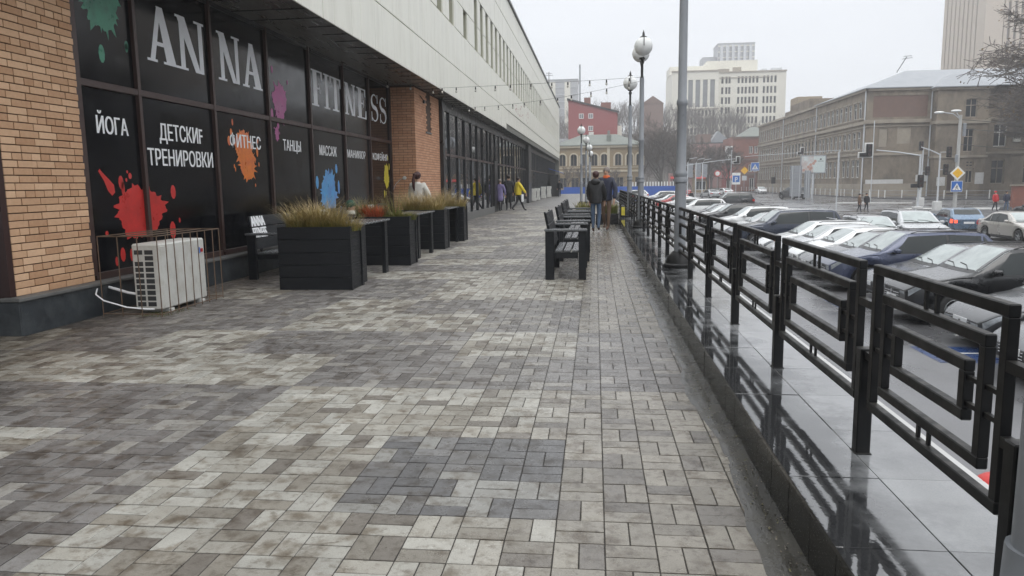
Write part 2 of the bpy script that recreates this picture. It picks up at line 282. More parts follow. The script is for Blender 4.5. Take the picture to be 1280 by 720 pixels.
M['ochre'] = mat('ochre_stone', (0.28, 0.215, 0.13), 0.85, var=.15, vscale=.8, dark=(0.22, 0.175, 0.125), dscale=.3, damt=.6, coord='World')
M['ochre_trim'] = mat('ochre_trim', (0.50, 0.44, 0.33), 0.8, coord='World')
M['maroon_wall'] = mat('red_render', (0.26, 0.065, 0.065), 0.75, var=.06, coord='World')
M['redbrick'] = mat('red_brickwork', (0.21, 0.085, 0.062), 0.85, var=.3, vscale=1.2, coord='World', dark=(.15, .06, .05), dscale=.5)
M['pinkwall'] = mat('pink_render', (0.36, 0.20, 0.18), 0.85, var=.15, coord='World')
M['white_wall'] = mat('cream_cladding', (0.66, 0.64, 0.56), 0.7, var=.04, coord='World')
M['grey_wall'] = mat('grey_panel_block', (0.36, 0.37, 0.385), 0.8, var=.12, vscale=.2, coord='World')
M['beige_wall'] = mat('beige_tower_cladding', (0.46, 0.40, 0.335), 0.75, var=.05, coord='World')
M['beige_dk'] = mat('tower_groove', (0.16, 0.145, 0.13), 0.7, coord='World')
M['win_white'] = mat('white_window_frame', (0.72, 0.72, 0.70), 0.5, coord='World')
M['bluefence'] = mat('blue_hoarding', (0.02, 0.085, 0.36), 0.45, var=.12, coord='World', vscale=.5)
M['white_line'] = mat('road_paint', (0.62, 0.62, 0.60), 0.35, var=.15, vscale=6, dark=(.2, .2, .2), dscale=3, damt=.7, coord='World')
M['blue_line'] = mat('blue_road_paint', (0.02, 0.05, 0.15), 0.3, var=.15, vscale=6, dark=(.05, .06, .10), dscale=2, damt=.8, coord='World')
M['bark'] = mat('bark', (0.075, 0.065, 0.058), 0.9, var=.3, vscale=3)
M['twig'] = mat('twigs', (0.10, 0.085, 0.075), 0.9, var=.3, vscale=1)
M['leaf_brown'] = mat('dry_leaves', (0.17, 0.115, 0.05), 0.8, var=.35, vscale=2)
M['hill'] = mat('leafless_hillside', (0.10, 0.09, 0.08), 0.95, var=.35, vscale=.12, dark=(0.06, 0.055, 0.05), dscale=.05, damt=.8, coord='World')
M['soil'] = mat('dark_soil', (0.03, 0.025, 0.02), 0.9)
def grassmat(name, a, b_, c):
    m, nt, b = _bsdf(name); at = N(nt, 'ShaderNodeAttribute'); at.attribute_name = 'tone'
    cr = N(nt, 'ShaderNodeValToRGB'); cr.color_ramp.elements[0].color = a + (1,); cr.color_ramp.elements[1].color = c + (1,)
    e = cr.color_ramp.elements.new(.5); e.color = b_ + (1,)
    nt.links.new(at.outputs['Fac'], cr.inputs[0]); nt.links.new(cr.outputs[0], b.inputs['Base Color']); b.inputs['Roughness'].default_value = .55
    return m
M['grass'] = grassmat('ornamental_grass_blades', (0.07, 0.11, 0.02), (0.33, 0.25, 0.07), (0.60, 0.46, 0.28))
M['grass_low'] = grassmat('mossy_sedge_blades', (0.05, 0.08, 0.012), (0.16, 0.16, 0.03), (0.34, 0.26, 0.09))
M['grass_red'] = grassmat('red_heather_leaves', (0.16, 0.03, 0.012), (0.50, 0.10, 0.04), (0.68, 0.22, 0.10))

# ---------------------------------------------------------------- mesh builder
class MB:
    def __init__(s): s.v = []; s.f = []; s.m = []; s.t = []; s.mi = 0; s.tone = None
    def add(s, vs, fs):
        b = len(s.v); s.v.extend([tuple(v) for v in vs])
        for f in fs: s.f.append([b + i for i in f]); s.m.append(s.mi); s.t.append(s.tone)
    def quad(s, a, b, c, d): s.add([a, b, c, d], [(0, 1, 2, 3)])
    def box(s, x0, x1, y0, y1, z0, z1, T=None, ch=0):
        if x0 > x1: x0, x1 = x1, x0
        if y0 > y1: y0, y1 = y1, y0
        if ch:   # chamfered top edge
            vs = [(x0, y0, z0), (x1, y0, z0), (x1, y1, z0), (x0, y1, z0), (x0, y0, z1 - ch), (x1, y0, z1 - ch), (x1, y1, z1 - ch), (x0, y1, z1 - ch),
                  (x0 + ch, y0 + ch, z1), (x1 - ch, y0 + ch, z1), (x1 - ch, y1 - ch, z1), (x0 + ch, y1 - ch, z1)]
            fs = [(0, 1, 5, 4), (1, 2, 6, 5), (2, 3, 7, 6), (3, 0, 4, 7), (4, 5, 9, 8), (5, 6, 10, 9), (6, 7, 11, 10), (7, 4, 8, 11), (8, 9, 10, 11), (3, 2, 1, 0)]
        else:
            vs = [(x0, y0, z0), (x1, y0, z0), (x1, y1, z0), (x0, y1, z0), (x0, y0, z1), (x1, y0, z1), (x1, y1, z1), (x0, y1, z1)]
            fs = [(0, 1, 5, 4), (1, 2, 6, 5), (2, 3, 7, 6), (3, 0, 4, 7), (4, 5, 6, 7), (3, 2, 1, 0)]
        if T is not None: vs = [T @ Vector(v) for v in vs]
        s.add(vs, fs); return s
    def bbox(s, x0, x1, y0, y1, z0, z1, r, T=None):
        """box with all edges chamfered by r"""
        c = [((x0 + x1) / 2, (y0 + y1) / 2, (z0 + z1) / 2)][0]; h = (abs(x1 - x0) / 2, abs(y1 - y0) / 2, abs(z1 - z0) / 2)
        bm = bmesh.new(); bmesh.ops.create_cube(bm, size=1)
        for v in bm.verts: v.co = Vector((v.co.x * 2 * h[0] + c[0], v.co.y * 2 * h[1] + c[1], v.co.z * 2 * h[2] + c[2]))
        bmesh.ops.bevel(bm, geom=list(bm.edges), offset=min(r, min(h) * .9), segments=1, affect='EDGES')
        if T is not None: bmesh.ops.transform(bm, matrix=T, verts=bm.verts)
        bm.verts.index_update(); s.add([v.co[:] for v in bm.verts], [[v.index for v in f.verts] for f in bm.faces]); bm.free(); return s
    def tube(s, pts, rad, n=6, cap=True):
        pts = [Vector(p) for p in pts]; rad = rad if isinstance(rad, (list, tuple)) else [rad] * len(pts)
        rings = []
        up = Vector((0, 0, 1))
        for i, p in enumerate(pts):
            d = (pts[min(i + 1, len(pts) - 1)] - pts[max(i - 1, 0)]).normalized()
            a = d.cross(up if abs(d.z) < .95 else Vector((1, 0, 0))).normalized(); b = d.cross(a)
            rings.append([p + (a * math.cos(2 * math.pi * k / n) + b * math.sin(2 * math.pi * k / n)) * rad[i] for k in range(n)])
        vs = [v for r in rings for v in r]; fs = []
        for i in range(len(pts) - 1):
            for k in range(n): fs.append((i * n + k, i * n + (k + 1) % n, (i + 1) * n + (k + 1) % n, (i + 1) * n + k))
        if cap: fs.append(tuple(range(n))[::-1]); fs.append(tuple((len(pts) - 1) * n + k for k in range(n)))
        s.add(vs, fs); return s
    def lathe(s, prof, c=(0, 0, 0), n=16, axis='z', cap=True, a0=0.0):
        vs = []; fs = []
        for r, z in prof:
            for k in range(n):
                a = a0 + 2 * math.pi * k / n; x, y = r * math.cos(a), r * math.sin(a)
                p = (x, y, z) if axis == 'z' else ((z, x, y) if axis == 'x' else (x, z, y))
                vs.append((c[0] + p[0], c[1] + p[1], c[2] + p[2]))
        m = len(prof)
        for i in range(m - 1):
            for k in range(n): fs.append((i * n + k, i * n + (k + 1) % n, (i + 1) * n + (k + 1) % n, (i + 1) * n + k))
        if cap: fs.append(tuple(range(n))[::-1]); fs.append(tuple((m - 1) * n + k for k in range(n)))
        s.add(vs, fs); return s
    def ball(s, c, r, n=12, m=8, sx=1, sy=1, sz=1):
        prof = [(max(1e-4, math.sin(math.pi * i / m)), -math.cos(math.pi * i / m)) for i in range(m + 1)]
        b = len(s.v); s.lathe(prof, (0, 0, 0), n, cap=False)
        for i in range(b, len(s.v)):
            x, y, z = s.v[i]; s.v[i] = (c[0] + x * r * sx, c[1] + y * r * sy, c[2] + z * r * sz)
        return s
    def poly(s, pts, nrm, th):
        """flat polygon extruded by th along nrm"""
        n = len(pts); nv = Vector(nrm) * th
        vs = [Vector(p) for p in pts] + [Vector(p) + nv for p in pts]
        fs = [tuple(range(n))[::-1], tuple(range(n, 2 * n))] + [(i, (i + 1) % n, n + (i + 1) % n, n + i) for i in range(n)]
        s.add(vs, fs); return s
    def mesh(s, name, mats):
        me = bpy.data.meshes.new(name); me.from_pydata(s.v, [], s.f)
        for m in (mats if isinstance(mats, (list, tuple)) else [mats]): me.materials.append(m)
        if any(s.m): me.polygons.foreach_set('material_index', s.m)
        if any(t is not None for t in s.t):
            at = me.color_attributes.new('tone', 'FLOAT_COLOR', 'CORNER'); cols = []
            for f, t in zip(s.f, s.t):
                t = t or (0, 0, 0); cols.extend(([*t, 1.0]) * len(f))
            at.data.foreach_set('color', cols)
        me.update(); return me
    def build(s, name, mats, parent=None, smooth=False, world=True, ang=40, **tags):
        if world and parent is not None:
            off = Vector((0, 0, 0)); p = parent
            while p is not None: off += p.location; p = p.parent
            if off.length > 0: s.v = [(v[0] - off.x, v[1] - off.y, v[2] - off.z) for v in s.v]
        me = s.mesh(name, mats)
        if smooth:
            me.polygons.foreach_set('use_smooth', [True] * len(me.polygons))
            try: me.set_sharp_from_angle(angle=R(ang))
            except Exception: pass
        o = bpy.data.objects.new(name, me); COL.objects.link(o)
        if parent is not None: o.parent = parent
        tag(o, **tags); return o
def tag(o, label=None, cat=None, group=None, kind=None):
    if label: o['label'] = label
    if cat: o['category'] = cat
    if group: o['group'] = group
    if kind: o['kind'] = kind
    return o
def thing(name, loc=(0, 0, 0), label=None, cat=None, group=None, kind=None):
    o = bpy.data.objects.new(name, None); COL.objects.link(o); o.location = loc; o.empty_display_size = .2
    return tag(o, label, cat, group, kind)
def inst(name, me, parent, loc=(0, 0, 0), rot=(0, 0, 0), scale=None, **tags):
    o = bpy.data.objects.new(name, me); COL.objects.link(o); o.parent = parent; o.location = loc; o.rotation_euler = rot
    if scale: o.scale = scale
    return tag(o, **tags)
def copy_tree(o, parent=None):
    c = o.copy(); COL.objects.link(c)
    if parent is not None: c.parent = parent
    for ch in list(o.children): copy_tree(ch, c)
    return c
def lerp(a, b, t): return a + (b - a) * t
LOT = -1.73
def zg(x, y):
    """height of the lower ground (car park and roads)"""
    t = min(1, max(0, (y - 40) / 90)); return LOT + .28 * t

# ================================================================= GROUND
gm = MB()
xs = [1.552, 6, 12, 20, 30, 45, 70, 110, 180, 400, 900]; ys = [-80, -20, 0, 20, 40, 50, 60, 70, 80, 90, 100, 110, 120, 130, 160, 250, 400, 900]
for i in range(len(xs) - 1):
    for j in range(len(ys) - 1):
        gm.quad(*[(x, y, zg(x, y)) for x, y in ((xs[i], ys[j]), (xs[i + 1], ys[j]), (xs[i + 1], ys[j + 1]), (xs[i], ys[j + 1]))])
gm.quad((-500, 97, zg(0, 97)), (1.552, 97, zg(0, 97)), (1.552, 900, -1.4), (-500, 900, -1.4))
gm.build('ground', M['road'], kind='structure')

# ----- raised walkway with basket-weave pavers
walk = thing('walkway', (0, 0, 0), kind='structure')
b = MB(); b.box(-12, .84, -6, 46, -.4, -.0042); b.build('paving_bed', M['bed'], walk)
b = MB(); b.tone = (.21, .205, .20)
b.box(-12, .84, 46, 97, -2.3, -.003); b.box(.84, 1.548, 44, 97, -2.3, -.002); b.build('far_paving', M['paver_far'], walk)
b = MB(); b.box(-12, .84, -6, 46, -2.4, -.41); b.build('walkway_base', M['concrete'], walk)
CREAM, GREY, BEIGE, DARK = 0, 1, 2, 3
zones = {}
for cy, row in {2: 'GGGGGCCB', 3: 'CCGGCDB', 4: 'GGGGGCCB', 5: 'GCCCGGG', 6: 'CGCGGCG', 7: 'GGGCCGB', 8: 'CGGCGGB', 9: 'GCGGCCB'}.items():
    row = row[-7:]
    for k, ch in enumerate(row): zones[(k - 6, cy)] = {'C': CREAM, 'G': GREY, 'B': BEIGE, 'D': DARK}[ch]
zones[(-4, 3)] = CREAM; zones[(-5, 3)] = CREAM; zones[(-3, 3)] = GREY; zones[(-2, 3)] = CREAM; zones[(-1, 3)] = DARK
zones[(-3, 5)] = CREAM; zones[(-4, 5)] = CREAM; zones[(-2, 5)] = GREY; zones[(-1, 5)] = GREY; zones[(-3, 4)] = GREY; zones[(-4, 4)] = GREY
zones[(-2, 4)] = CREAM; zones[(-1, 4)] = CREAM; zones[(-1, 6)] = CREAM; zones[(-2, 6)] = GREY; zones[(-3, 6)] = GREY; zones[(-4, 6)] = CREAM
zones[(-1, 2)] = CREAM; zones[(-2, 2)] = CREAM; zones[(-3, 2)] = GREY; zones[(-4, 2)] = GREY
zr = random.Random(5)
def tone_of(x, y):
    cx, cy = math.floor(x + .15), math.floor(y + .0)
    z = zones.get((cx, cy))
    if z is None:
        q = random.Random(cx * 91 + cy * 173); z = BEIGE if cx >= 0 else q.choice((CREAM, CREAM, GREY, GREY, GREY))
        zones[(cx, cy)] = z
    r = zr.random(); k = zr.uniform(.88, 1.1)
    if z == CREAM:
        c = (.43, .41, .36) if r < .36 else ((.37, .345, .295) if r < .62 else ((.275, .248, .205) if r < .86 else (.195, .172, .145)))
    elif z == GREY: c = (.225, .210, .196) if r < .55 else ((.160, .146, .135) if r < .84 else (.30, .28, .25))
    elif z == DARK: c = (.135, .131, .130) if r < .5 else ((.18, .173, .167) if r < .84 else (.30, .29, .265))
    else: c = (.315, .288, .240) if r < .5 else ((.26, .236, .195) if r < .85 else (.20, .18, .155))
    return (c[0] * k * .975, c[1] * k, c[2] * k * 1.03)
_ri = _rot.transposed()
def pix(p):
    c = _ri @ (Vector(p) - Vector((0, 0, EYE)))
    if c.z > -.05: return None
    return 640 - 930 * c.x / c.z, 360 + 930 * c.y / c.z
pav = []
PX0 = -.16
for i in range(-58, 5):
    for j in range(0, 230):
        x, y = PX0 + i * .2, j * .2 + .0
        if x + .2 > .66 and False: continue
        if x < -5.7 and y > 6.6: continue
        if x > .65: continue
        if (i + j) % 2: rects = [(x, x + .1, y, y + .2), (x + .1, x + .2, y, y + .2)]
        else: rects = [(x, x + .2, y, y + .1), (x, x + .2, y + .1, y + .2)]
        for r in rects:
            cx, cy = (r[0] + r[1]) / 2, (r[2] + r[3]) / 2; p = pix((cx, cy, 0)); inview = p and -10 < p[0] < 1290 and 0 < p[1] < 735
            d = math.hypot(cx, cy); pav.append((0 if inview else 1, d, cx, cy, r[1] - r[0] < .15, tone_of(cx, cy)))
pav.sort()
G = .0036; GX = .0024
bm_ = MB(); bm_.box(-.05 + GX, .05 - GX, -.1 + G, .1 - G, -.03, 0, ch=.0014); pv_v = bm_.mesh('paver', M['paver'])
bm_ = MB(); bm_.box(-.1 + GX, .1 - GX, -.05 + G, .05 - G, -.03, 0, ch=.0014); pv_h = bm_.mesh('paver', M['paver'])
fld = MB()
for k, (iv, d, cx, cy, vert, tn) in enumerate(pav):
    h = random.uniform(-.0014, .0014)
    if k < 300:
        o = inst('paver', pv_v if vert else pv_h, walk, (cx, cy, h), (R(random.uniform(-.35, .35)), R(random.uniform(-.35, .35)), R(random.uniform(-.6, .6)))); o.color = (*tn, 1)
    else:
        if iv and d > 12: continue
        fld.tone = tn; a, c = (.05, .1) if vert else (.1, .05); g = G
        fld.box(cx - a + GX, cx + a - GX, cy - c + g, cy + c - g, -.02, h, ch=.0014)
fld.build('paver_field', M['paver_far'], walk, kind='stuff')

KX = .79
# ----- silted gutter at the foot of the kerb
g = MB(); prev = None
for j in range(0, 240):
    y = 1.0 + j * .18
    x0 = .64 + .09 * mnoise.noise((y * .9, 0, 0)) + .06 * mnoise.noise((y * 4, 3, 0)); 
    row = [(x0, y, .0005), (x0 + .03, y, .0035), (.745, y, .006), (KX + .004, y, .011)]
    if prev:
        for a in range(3): g.quad(prev[a], prev[a + 1], row[a + 1], row[a])
    prev = row
g.build('gutter', M['gutter'], kind='structure')
# leaves, grit and moss lying in the gutter
g = MB(); rr = random.Random(3)
for k in range(1500):
    y = 1.5 + rr.random() ** 1.6 * 22; x = min(.782, rr.gauss(.735, .045)); s_ = rr.uniform(.0015, .0055); z = .009 + rr.random() * .004
    if x < .5: continue
    a = rr.random() * 6.28; g.tone = rr.choice([(.10, .09, .03), (.16, .13, .10), (.05, .05, .03), (.12, .11, .09)])
    p = [Vector((x + s_ * rr.uniform(.6, 1.3) * math.cos(a + t), y + s_ * 1.5 * math.sin(a + t), z + rr.uniform(-.003, .004))) for t in (0, 1.6, 3.1, 4.7)]
    g.add(p, [(0, 1, 2, 3)])
mg, ntg, bg_ = _bsdf('gutter_litter_tone'); at_ = N(ntg, 'ShaderNodeAttribute'); at_.attribute_name = 'tone'; ntg.links.new(at_.outputs['Color'], bg_.inputs['Base Color']); bg_.inputs['Roughness'].default_value = .5
g.build('gutter_litter', mg, kind='stuff')

# ----- raised granite platform that carries the railing
plat = thing('granite_platform', (0, 0, 0), kind='structure')
PZ = .225; KX = .79; RX_ = 1.167; KS = .941
b = MB(); b.box(.818, 1.5, -6, 44, -2.4, PZ - .02); b.build('platform_core', M['concrete'], plat)
km = MB(); km.bbox(KX, KX + .03, .0015, .2985, -.02, PZ - .003, .003); kmesh = km.mesh('kerb_slab', M['kerb'])
tm = MB(); tm.bbox(KX - .004, 1.1355, .002, .598, PZ - .022, PZ, .0012); t1 = tm.mesh('platform_tile', M['tile'])
tm = MB(); tm.bbox(1.1395, 1.425, .002, .598, PZ - .022, PZ, .0012); t2 = tm.mesh('platform_tile', M['tile'])
em = MB(); em.bbox(1.429, 1.535, .002, .998, PZ - .12, PZ + .004, .006); e1 = em.mesh('edge_stone', M['conc_l'])
for j in range(-8, 73):
    y = j * .6
    for h_ in (0, .3): inst('kerb_slab', kmesh, plat, (random.uniform(-.002, .002), y + h_, random.uniform(-.002, .0015)))
    inst('platform_tile', t1, plat, (0, y, random.uniform(-.001, .001)), (0, R(random.uniform(-.15, .15)), 0)); inst('platform_tile', t2, plat, (0, y + (.3 if j % 2 else 0) * 0, random.uniform(-.001, .001)))
for j in range(-4, 44): inst('edge_stone', e1, plat, (0, j, 0))
b = MB(); b.box(1.50, 1.548, -80, 97, -2.4, PZ - .13); b.build('retaining_wall', M['concrete'], plat)

# ================================================================= RAILING
def fence_panel(length, i):
    """one railing bay: three nested frames joined by short bars; local y runs 0..length"""
    p = thing('railing_bay'); L = length; t = .041; d = .018
    z0, z1 = .235, .895
    def frame(name, y0, y1, a, b_, w=t):
        m = MB()
        m.bbox(-d, d, y0, y1, b_ - w, b_, .004); m.bbox(-d, d, y0, y1, a, a + w, .004)
        m.bbox(-d + .001, d - .001, y0, y0 + w, a + w, b_ - w, .002); m.bbox(-d + .001, d - .001, y1 - w, y1, a + w, b_ - w, .002)
        return m.build(name, M['steel'], p)
    frame('outer_frame', 0, L, z0, z1)
    frame('middle_frame', .12, L - .12, z0 + .10, z1 - .115)
    frame('inner_frame', .24, L - .24, z0 + .225, z1 - .225)
    c = L / 2
    for dy in (-.045, .045):
        for a, b_ in ((z1 - .116, z1 - .044), (z0 + .044, z0 + .101), ):
            m = MB(); m.box(-.006, .006, c + dy - .008, c + dy + .008, a, b_); m.build('short_bar', M['steel'], p)
    zc = (z0 + z1) / 2
    for dz in (-.045, .045):
        for a, b_ in ((.044, .121), (.164, .241), (L - .121, L - .044), (L - .241, L - .164)):
            m = MB(); m.box(-.008, .008, a, b_, zc + dz - .008, zc + dz + .008); m.build('short_bar', M['steel'], p)
    return p
posts = [-.65, .72, 2.245, 3.51, 5.14, 6.72, 8.3, 9.88, 11.46, 13.04, 14.62, 16.2, 17.78, 19.36, 20.94, 22.52, 24.1, 25.68, 27.26, 28.84, 30.42, 32.0, 33.58, 35.16, 36.74, 38.3]
def post_thing():
    p = thing('railing_post')
    m = MB(); m.bbox(-.032, .032, -.032, .032, 0, .50, .005); m.build('upright', M['steel'], p)
    m = MB(); m.bbox(-.038, .038, -.038, .038, 0, .006, .002); m.build('foot_plate', M['steel'], p)
    m = MB(); m.box(-.016, .016, -.095, .095, .69, .725); m.build('link_bar', M['steel'], p)
    m = MB(); m.box(-.016, .016, -.095, .095, .455, .49); m.build('link_bar', M['steel'], p)
    return p
pp = post_thing(); protos = {}
ordw = ['first', 'second', 'third', 'fourth', 'fifth', 'sixth', 'seventh', 'eighth', 'ninth', 'tenth', 'eleventh', 'twelfth', 'thirteenth', 'fourteenth', 'fifteenth', 'sixteenth', 'seventeenth', 'eighteenth', 'nineteenth', 'twentieth', 'twenty-first', 'twenty-second', 'twenty-third', 'twenty-fourth', 'twenty-fifth', 'twenty-sixth']
first = True
for i, y in enumerate(posts):
    o = pp if first else copy_tree(pp); first = False
    o.location = (RX_, y * KS, PZ); o.scale = (KS, KS, KS)
    k = i - 2
    lab = ('black railing post at the bottom right corner, beside the grey lamp base' if k == 0 else f'{ordw[k]} short black railing post, counted along the railing from the bottom right corner') if k >= 0 else ('black railing post right beside the viewer' if k == -1 else 'black railing post just behind the viewer')
    tag(o, lab, 'railing post', 'posts of the black railing')
    if i + 1 < len(posts):
        L = round(posts[i + 1] - y - .16, 2)
        if L not in protos: q = protos[L] = fence_panel(L, i)
        else: q = copy_tree(protos[L])
        q.location = (RX_, (y + .08) * KS, PZ); q.scale = (KS, KS, KS)
        k = i - 2
        lab = ('nearest black railing bay of nested rectangles, at the right edge of the photo' if k == 0 else f'{ordw[k]} black railing bay of nested rectangles, counted from the right edge') if k >= 0 else ('black railing bay right beside the viewer' if k == -1 else 'black railing bay just behind the viewer')
        tag(q, lab, 'railing', 'bays of the black railing')

# ================================================================= wall helper
def wallgrid(mb, O, U, Nn, u0, u1, v0, v1, ops, depth, mi_front=0, mi_rev=0):
    """wall in the plane through O along U (horizontal) and z, outward normal Nn, with real recessed openings (a,b,c,d)=u0,u1,v0,v1"""
    O, U, Nn = Vector(O), Vector(U), Vector(Nn)
    P = lambda u, v, d=0: O + U * u + Vector((0, 0, v)) - Nn * d
    us = sorted({u0, u1} | {x for o in ops for x in o[:2] if u0 < x < u1}); vs = sorted({v0, v1} | {x for o in ops for x in o[2:4] if v0 < x < v1})
    mb.mi = mi_front
    for j in range(len(vs) - 1):
        vm = (vs[j] + vs[j + 1]) / 2; row = [o for o in ops if o[2] < vm < o[3]]; start = None
        for i in range(len(us) - 1):
            um = (us[i] + us[i + 1]) / 2; hole = any(o[0] < um < o[1] for o in row)
            if not hole and start is None: start = us[i]
            if start is not None and (hole or i == len(us) - 2):
                end = us[i] if hole else us[i + 1]
                mb.quad(P(start, vs[j]), P(end, vs[j]), P(end, vs[j + 1]), P(start, vs[j + 1])); start = None
    mb.mi = mi_rev
    for a, b_, c, d in [o[:4] for o in ops]:
        for (p, q) in (((a, c), (b_, c)), ((b_, c), (b_, d)), ((b_, d), (a, d)), ((a, d), (a, c))):
            mb.quad(P(*p), P(*q), P(*q, depth), P(*p, depth))
    mb.mi = 0
_wcache = {}
def window(parent, O, U, Nn, a, b_, c, d, depth, mframe, mglass, cols=2, rows=1, fw=.08, label=None):
    """window unit set back in its opening: frame with mullions, pane as sub-part"""
    U, Nn = Vector(U), Vector(Nn); w, h = b_ - a, d - c
    key = (round(w, 2), round(h, 2), cols, rows, fw, mframe, mglass)
    if key not in _wcache:
        m = MB(); f = .04
        m.box(0, fw, -f, f, 0, h); m.box(w - fw, w, -f, f, 0, h); m.box(fw, w - fw, -f, f, 0, fw); m.box(fw, w - fw, -f, f, h - fw, h)
        for k in range(1, cols): x = w * k / cols; m.box(x - fw / 2, x + fw / 2, -f + .003, f - .003, fw, h - fw)
        for k in range(1, rows): z = h * (.3 + .7 * (k - .0) / rows) if rows == 2 else h * k / rows; m.box(fw, w - fw, -f + .006, f - .006, z - fw / 2, z + fw / 2)
        g = MB(); g.quad((0, 0, 0), (w, 0, 0), (w, 0, h), (0, 0, h))
        _wcache[key] = (m.mesh('window', M[mframe]), g.mesh('pane', M[mglass]))
    mf, mgl = _wcache[key]; rz = math.atan2(U.y, U.x)
    off = Vector((0, 0, 0)); p = parent
    while p is not None: off += p.location; p = p.parent
    loc = Vector(O) + U * a + Vector((0, 0, c)) - Nn * (depth - .05) - off
    o = inst('window', mf, parent, loc, (0, 0, rz), label=label)
    inst('pane', mgl, o, (0, 0, 0)); return o

# ================================================================= SHOP BUILDING (left)
bld = thing('commercial_building', (-6, 6.6, 0), 'long cream-panelled shop building with black film windows, brick piers and overhanging upper floor', 'building')
FX = -5.78
# plinth
b = MB()
b.bbox(-5.98, -5.60, 6.62, 20.95, -.05, .335, .004); b.build('plinth', M['plinth'], bld)
b = MB(); b.bbox(-12, -5.60, 6.60 - .0, 6.618, 0, .33, .002); b.box(-12, -5.99, 6.62, 6.80, -.05, .33); b.build('plinth_return', M['plinth'], bld)
b = MB(); b.bbox(-5.80, -5.575, 6.59, 20.95, .336, .372, .006); b.build('plinth_ledge', M['ledge'], bld)
# brick pier: individual bricks on a mortar core
b = MB(); b.box(-6.2, -5.732, 6.75, 7.92, .33, 4.19); b.build('brick_pier', M['mortar'], bld); pier = bld.children[-1]
bw, bh, jt = .25, .065, .010
def brickmesh(L, mname='brick'):
    m = MB(); m.bbox(-.055, 0, 0, L, 0, bh, .003); return m.mesh('brick', M['brick'])
bms = {}
rb = random.Random(2); nb = 0; extra = MB()
z = .374; c = 0
while z < 4.12:
    y = 6.74; header = (c % 5 == 3)
    first_ = .12 if header else (.25 if c % 2 else .12)
    if not header and c % 5 in (0, 2): first_ = .185
    while y < 7.905:
        L = first_ if y == 6.74 else (.12 if header else .25)
        L = min(L, 7.915 - y)
        if L > .03:
            k = round(L, 3)
            if k not in bms: bms[k] = brickmesh(L)
            if z < 3.6 and nb < 300:
                inst('brick', bms[k], pier, (-5.72 - pier.parent.location.x + rb.uniform(-.0025, .0015), y - pier.parent.location.y, z + rb.uniform(-.001, .001))); nb += 1
            else: extra.bbox(-5.775, -5.72, y, y + L, z, z + bh, .003)
        y += L + jt
    z += bh + jt; c += 1
extra.build('upper_bricks', M['brick2'], pier, kind='stuff')
# dark red doorway left of the pier
b = MB(); b.box(-5.80, -5.725, 6.66, 6.735, .375, 4.19); b.build('door_frame', M['maroon'], bld)
b = MB(); b.box(-12, -5.81, 6.70, 6.74, .33, 4.19); b.build('entrance_panel', M['maroon'], bld)
# glazing with black film
ml = [7.95, 9.10, 11.0, 12.95, 14.93, 17.0, 18.95, 20.93]
low, high = [], []
for i in range(7):
    y0, y1 = ml[i], ml[i + 1]
    for nm, z0, z1, lst in (('film_window', .42, 2.62, low), ('film_window', 2.64, 4.19, high)):
        b = MB(); b.box(FX - .03, FX, y0, y1, z0, z1); lst.append(b.build(nm, M['vinyl'], bld))
for y in ml:
    b = MB(); w = .05 if y in (7.95, 20.93) else .032
    b.bbox(FX - .01, FX + .05, y - w, y + w, .43, 4.19, .004); b.build('mullion', M['frame'], bld)
for i in range(7):
    b = MB(); b.bbox(FX - .01, FX + .043, ml[i] + .03, ml[i + 1] - .03, 2.585, 2.665, .004); b.build('transom', M['frame'], bld)
    b = MB(); b.bbox(FX - .01, FX + .043, ml[i] + .03, ml[i + 1] - .03, .373, .455, .004); b.build('bottom_rail', M['frame'], bld)
    b = MB(); b.box(FX - .01, FX + .040, ml[i] + .03, ml[i + 1] - .03, 4.13, 4.19); b.build('head_rail', M['frame_dk'], bld)
b = MB(); b.box(-6.6, -6.2, 6.8, 21, 0, 4.2); b.build('back_wall', M['black'], bld)

def text_mb(body, y0, y1, z0, z1, X, offset=.0, name='lettering', parent=None, m='white_print'):
    """flat lettering on a plane facing +X; reading direction +Y"""
    cu = bpy.data.curves.new('t', 'FONT'); cu.body = body; cu.offset = 0.0; cu.resolution_u = 3
    o = bpy.data.objects.new('t', cu); COL.objects.link(o); bpy.context.view_layer.update()
    me = o.to_mesh(); vs = [v.co.copy() for v in me.vertices]; fs = [list(p.vertices) for p in me.polygons]
    o.to_mesh_clear(); bpy.data.objects.remove(o)
    ax, bx = min(v.x for v in vs), max(v.x for v in vs); ay, by = min(v.y for v in vs), max(v.y for v in vs)
    mb = MB()
    for k, dy in enumerate((0, -1, 1)):
        dy *= (z1 - z0) * offset * 2.6
        mb.add([(X + k * .0003, y0 + dy + (v.x - ax) / (bx - ax) * (y1 - y0), z0 + (v.y - ay) / (by - ay) * (z1 - z0)) for v in vs], fs)
    return mb.build(name, M[m], parent) if parent is not None else mb
LX = FX + .0012
text_mb('ЙОГА', 8.27, 8.86, 2.07, 2.34, LX, .010, parent=low[0])
text_mb('ДЕТСКИF', 9.54, 10.64, 2.015, 2.29, LX, .010, parent=low[1])
text_mb('ТРЕНИРОВКИ', 9.24, 10.90, 1.72, 1.95, LX, .010, parent=low[1])
text_mb('ФИТНЕС', 11.48, 12.58, 2.05, 2.29, LX + .0045, .010, parent=low[2])
text_mb('ТАНЦЫ', 13.54, 14.38, 2.05, 2.30, LX + .003, .010, parent=low[3])
text_mb('МАССАЖ', 15.4, 16.45, 2.07, 2.29, LX, .010, parent=low[4])
text_mb('МАНИКЮР', 17.2, 18.58, 2.08, 2.27, LX, .010, parent=low[5])
text_mb('КОФЕЙНЯ', 19.22, 20.6, 2.08, 2.32, LX, .010, parent=low[6])
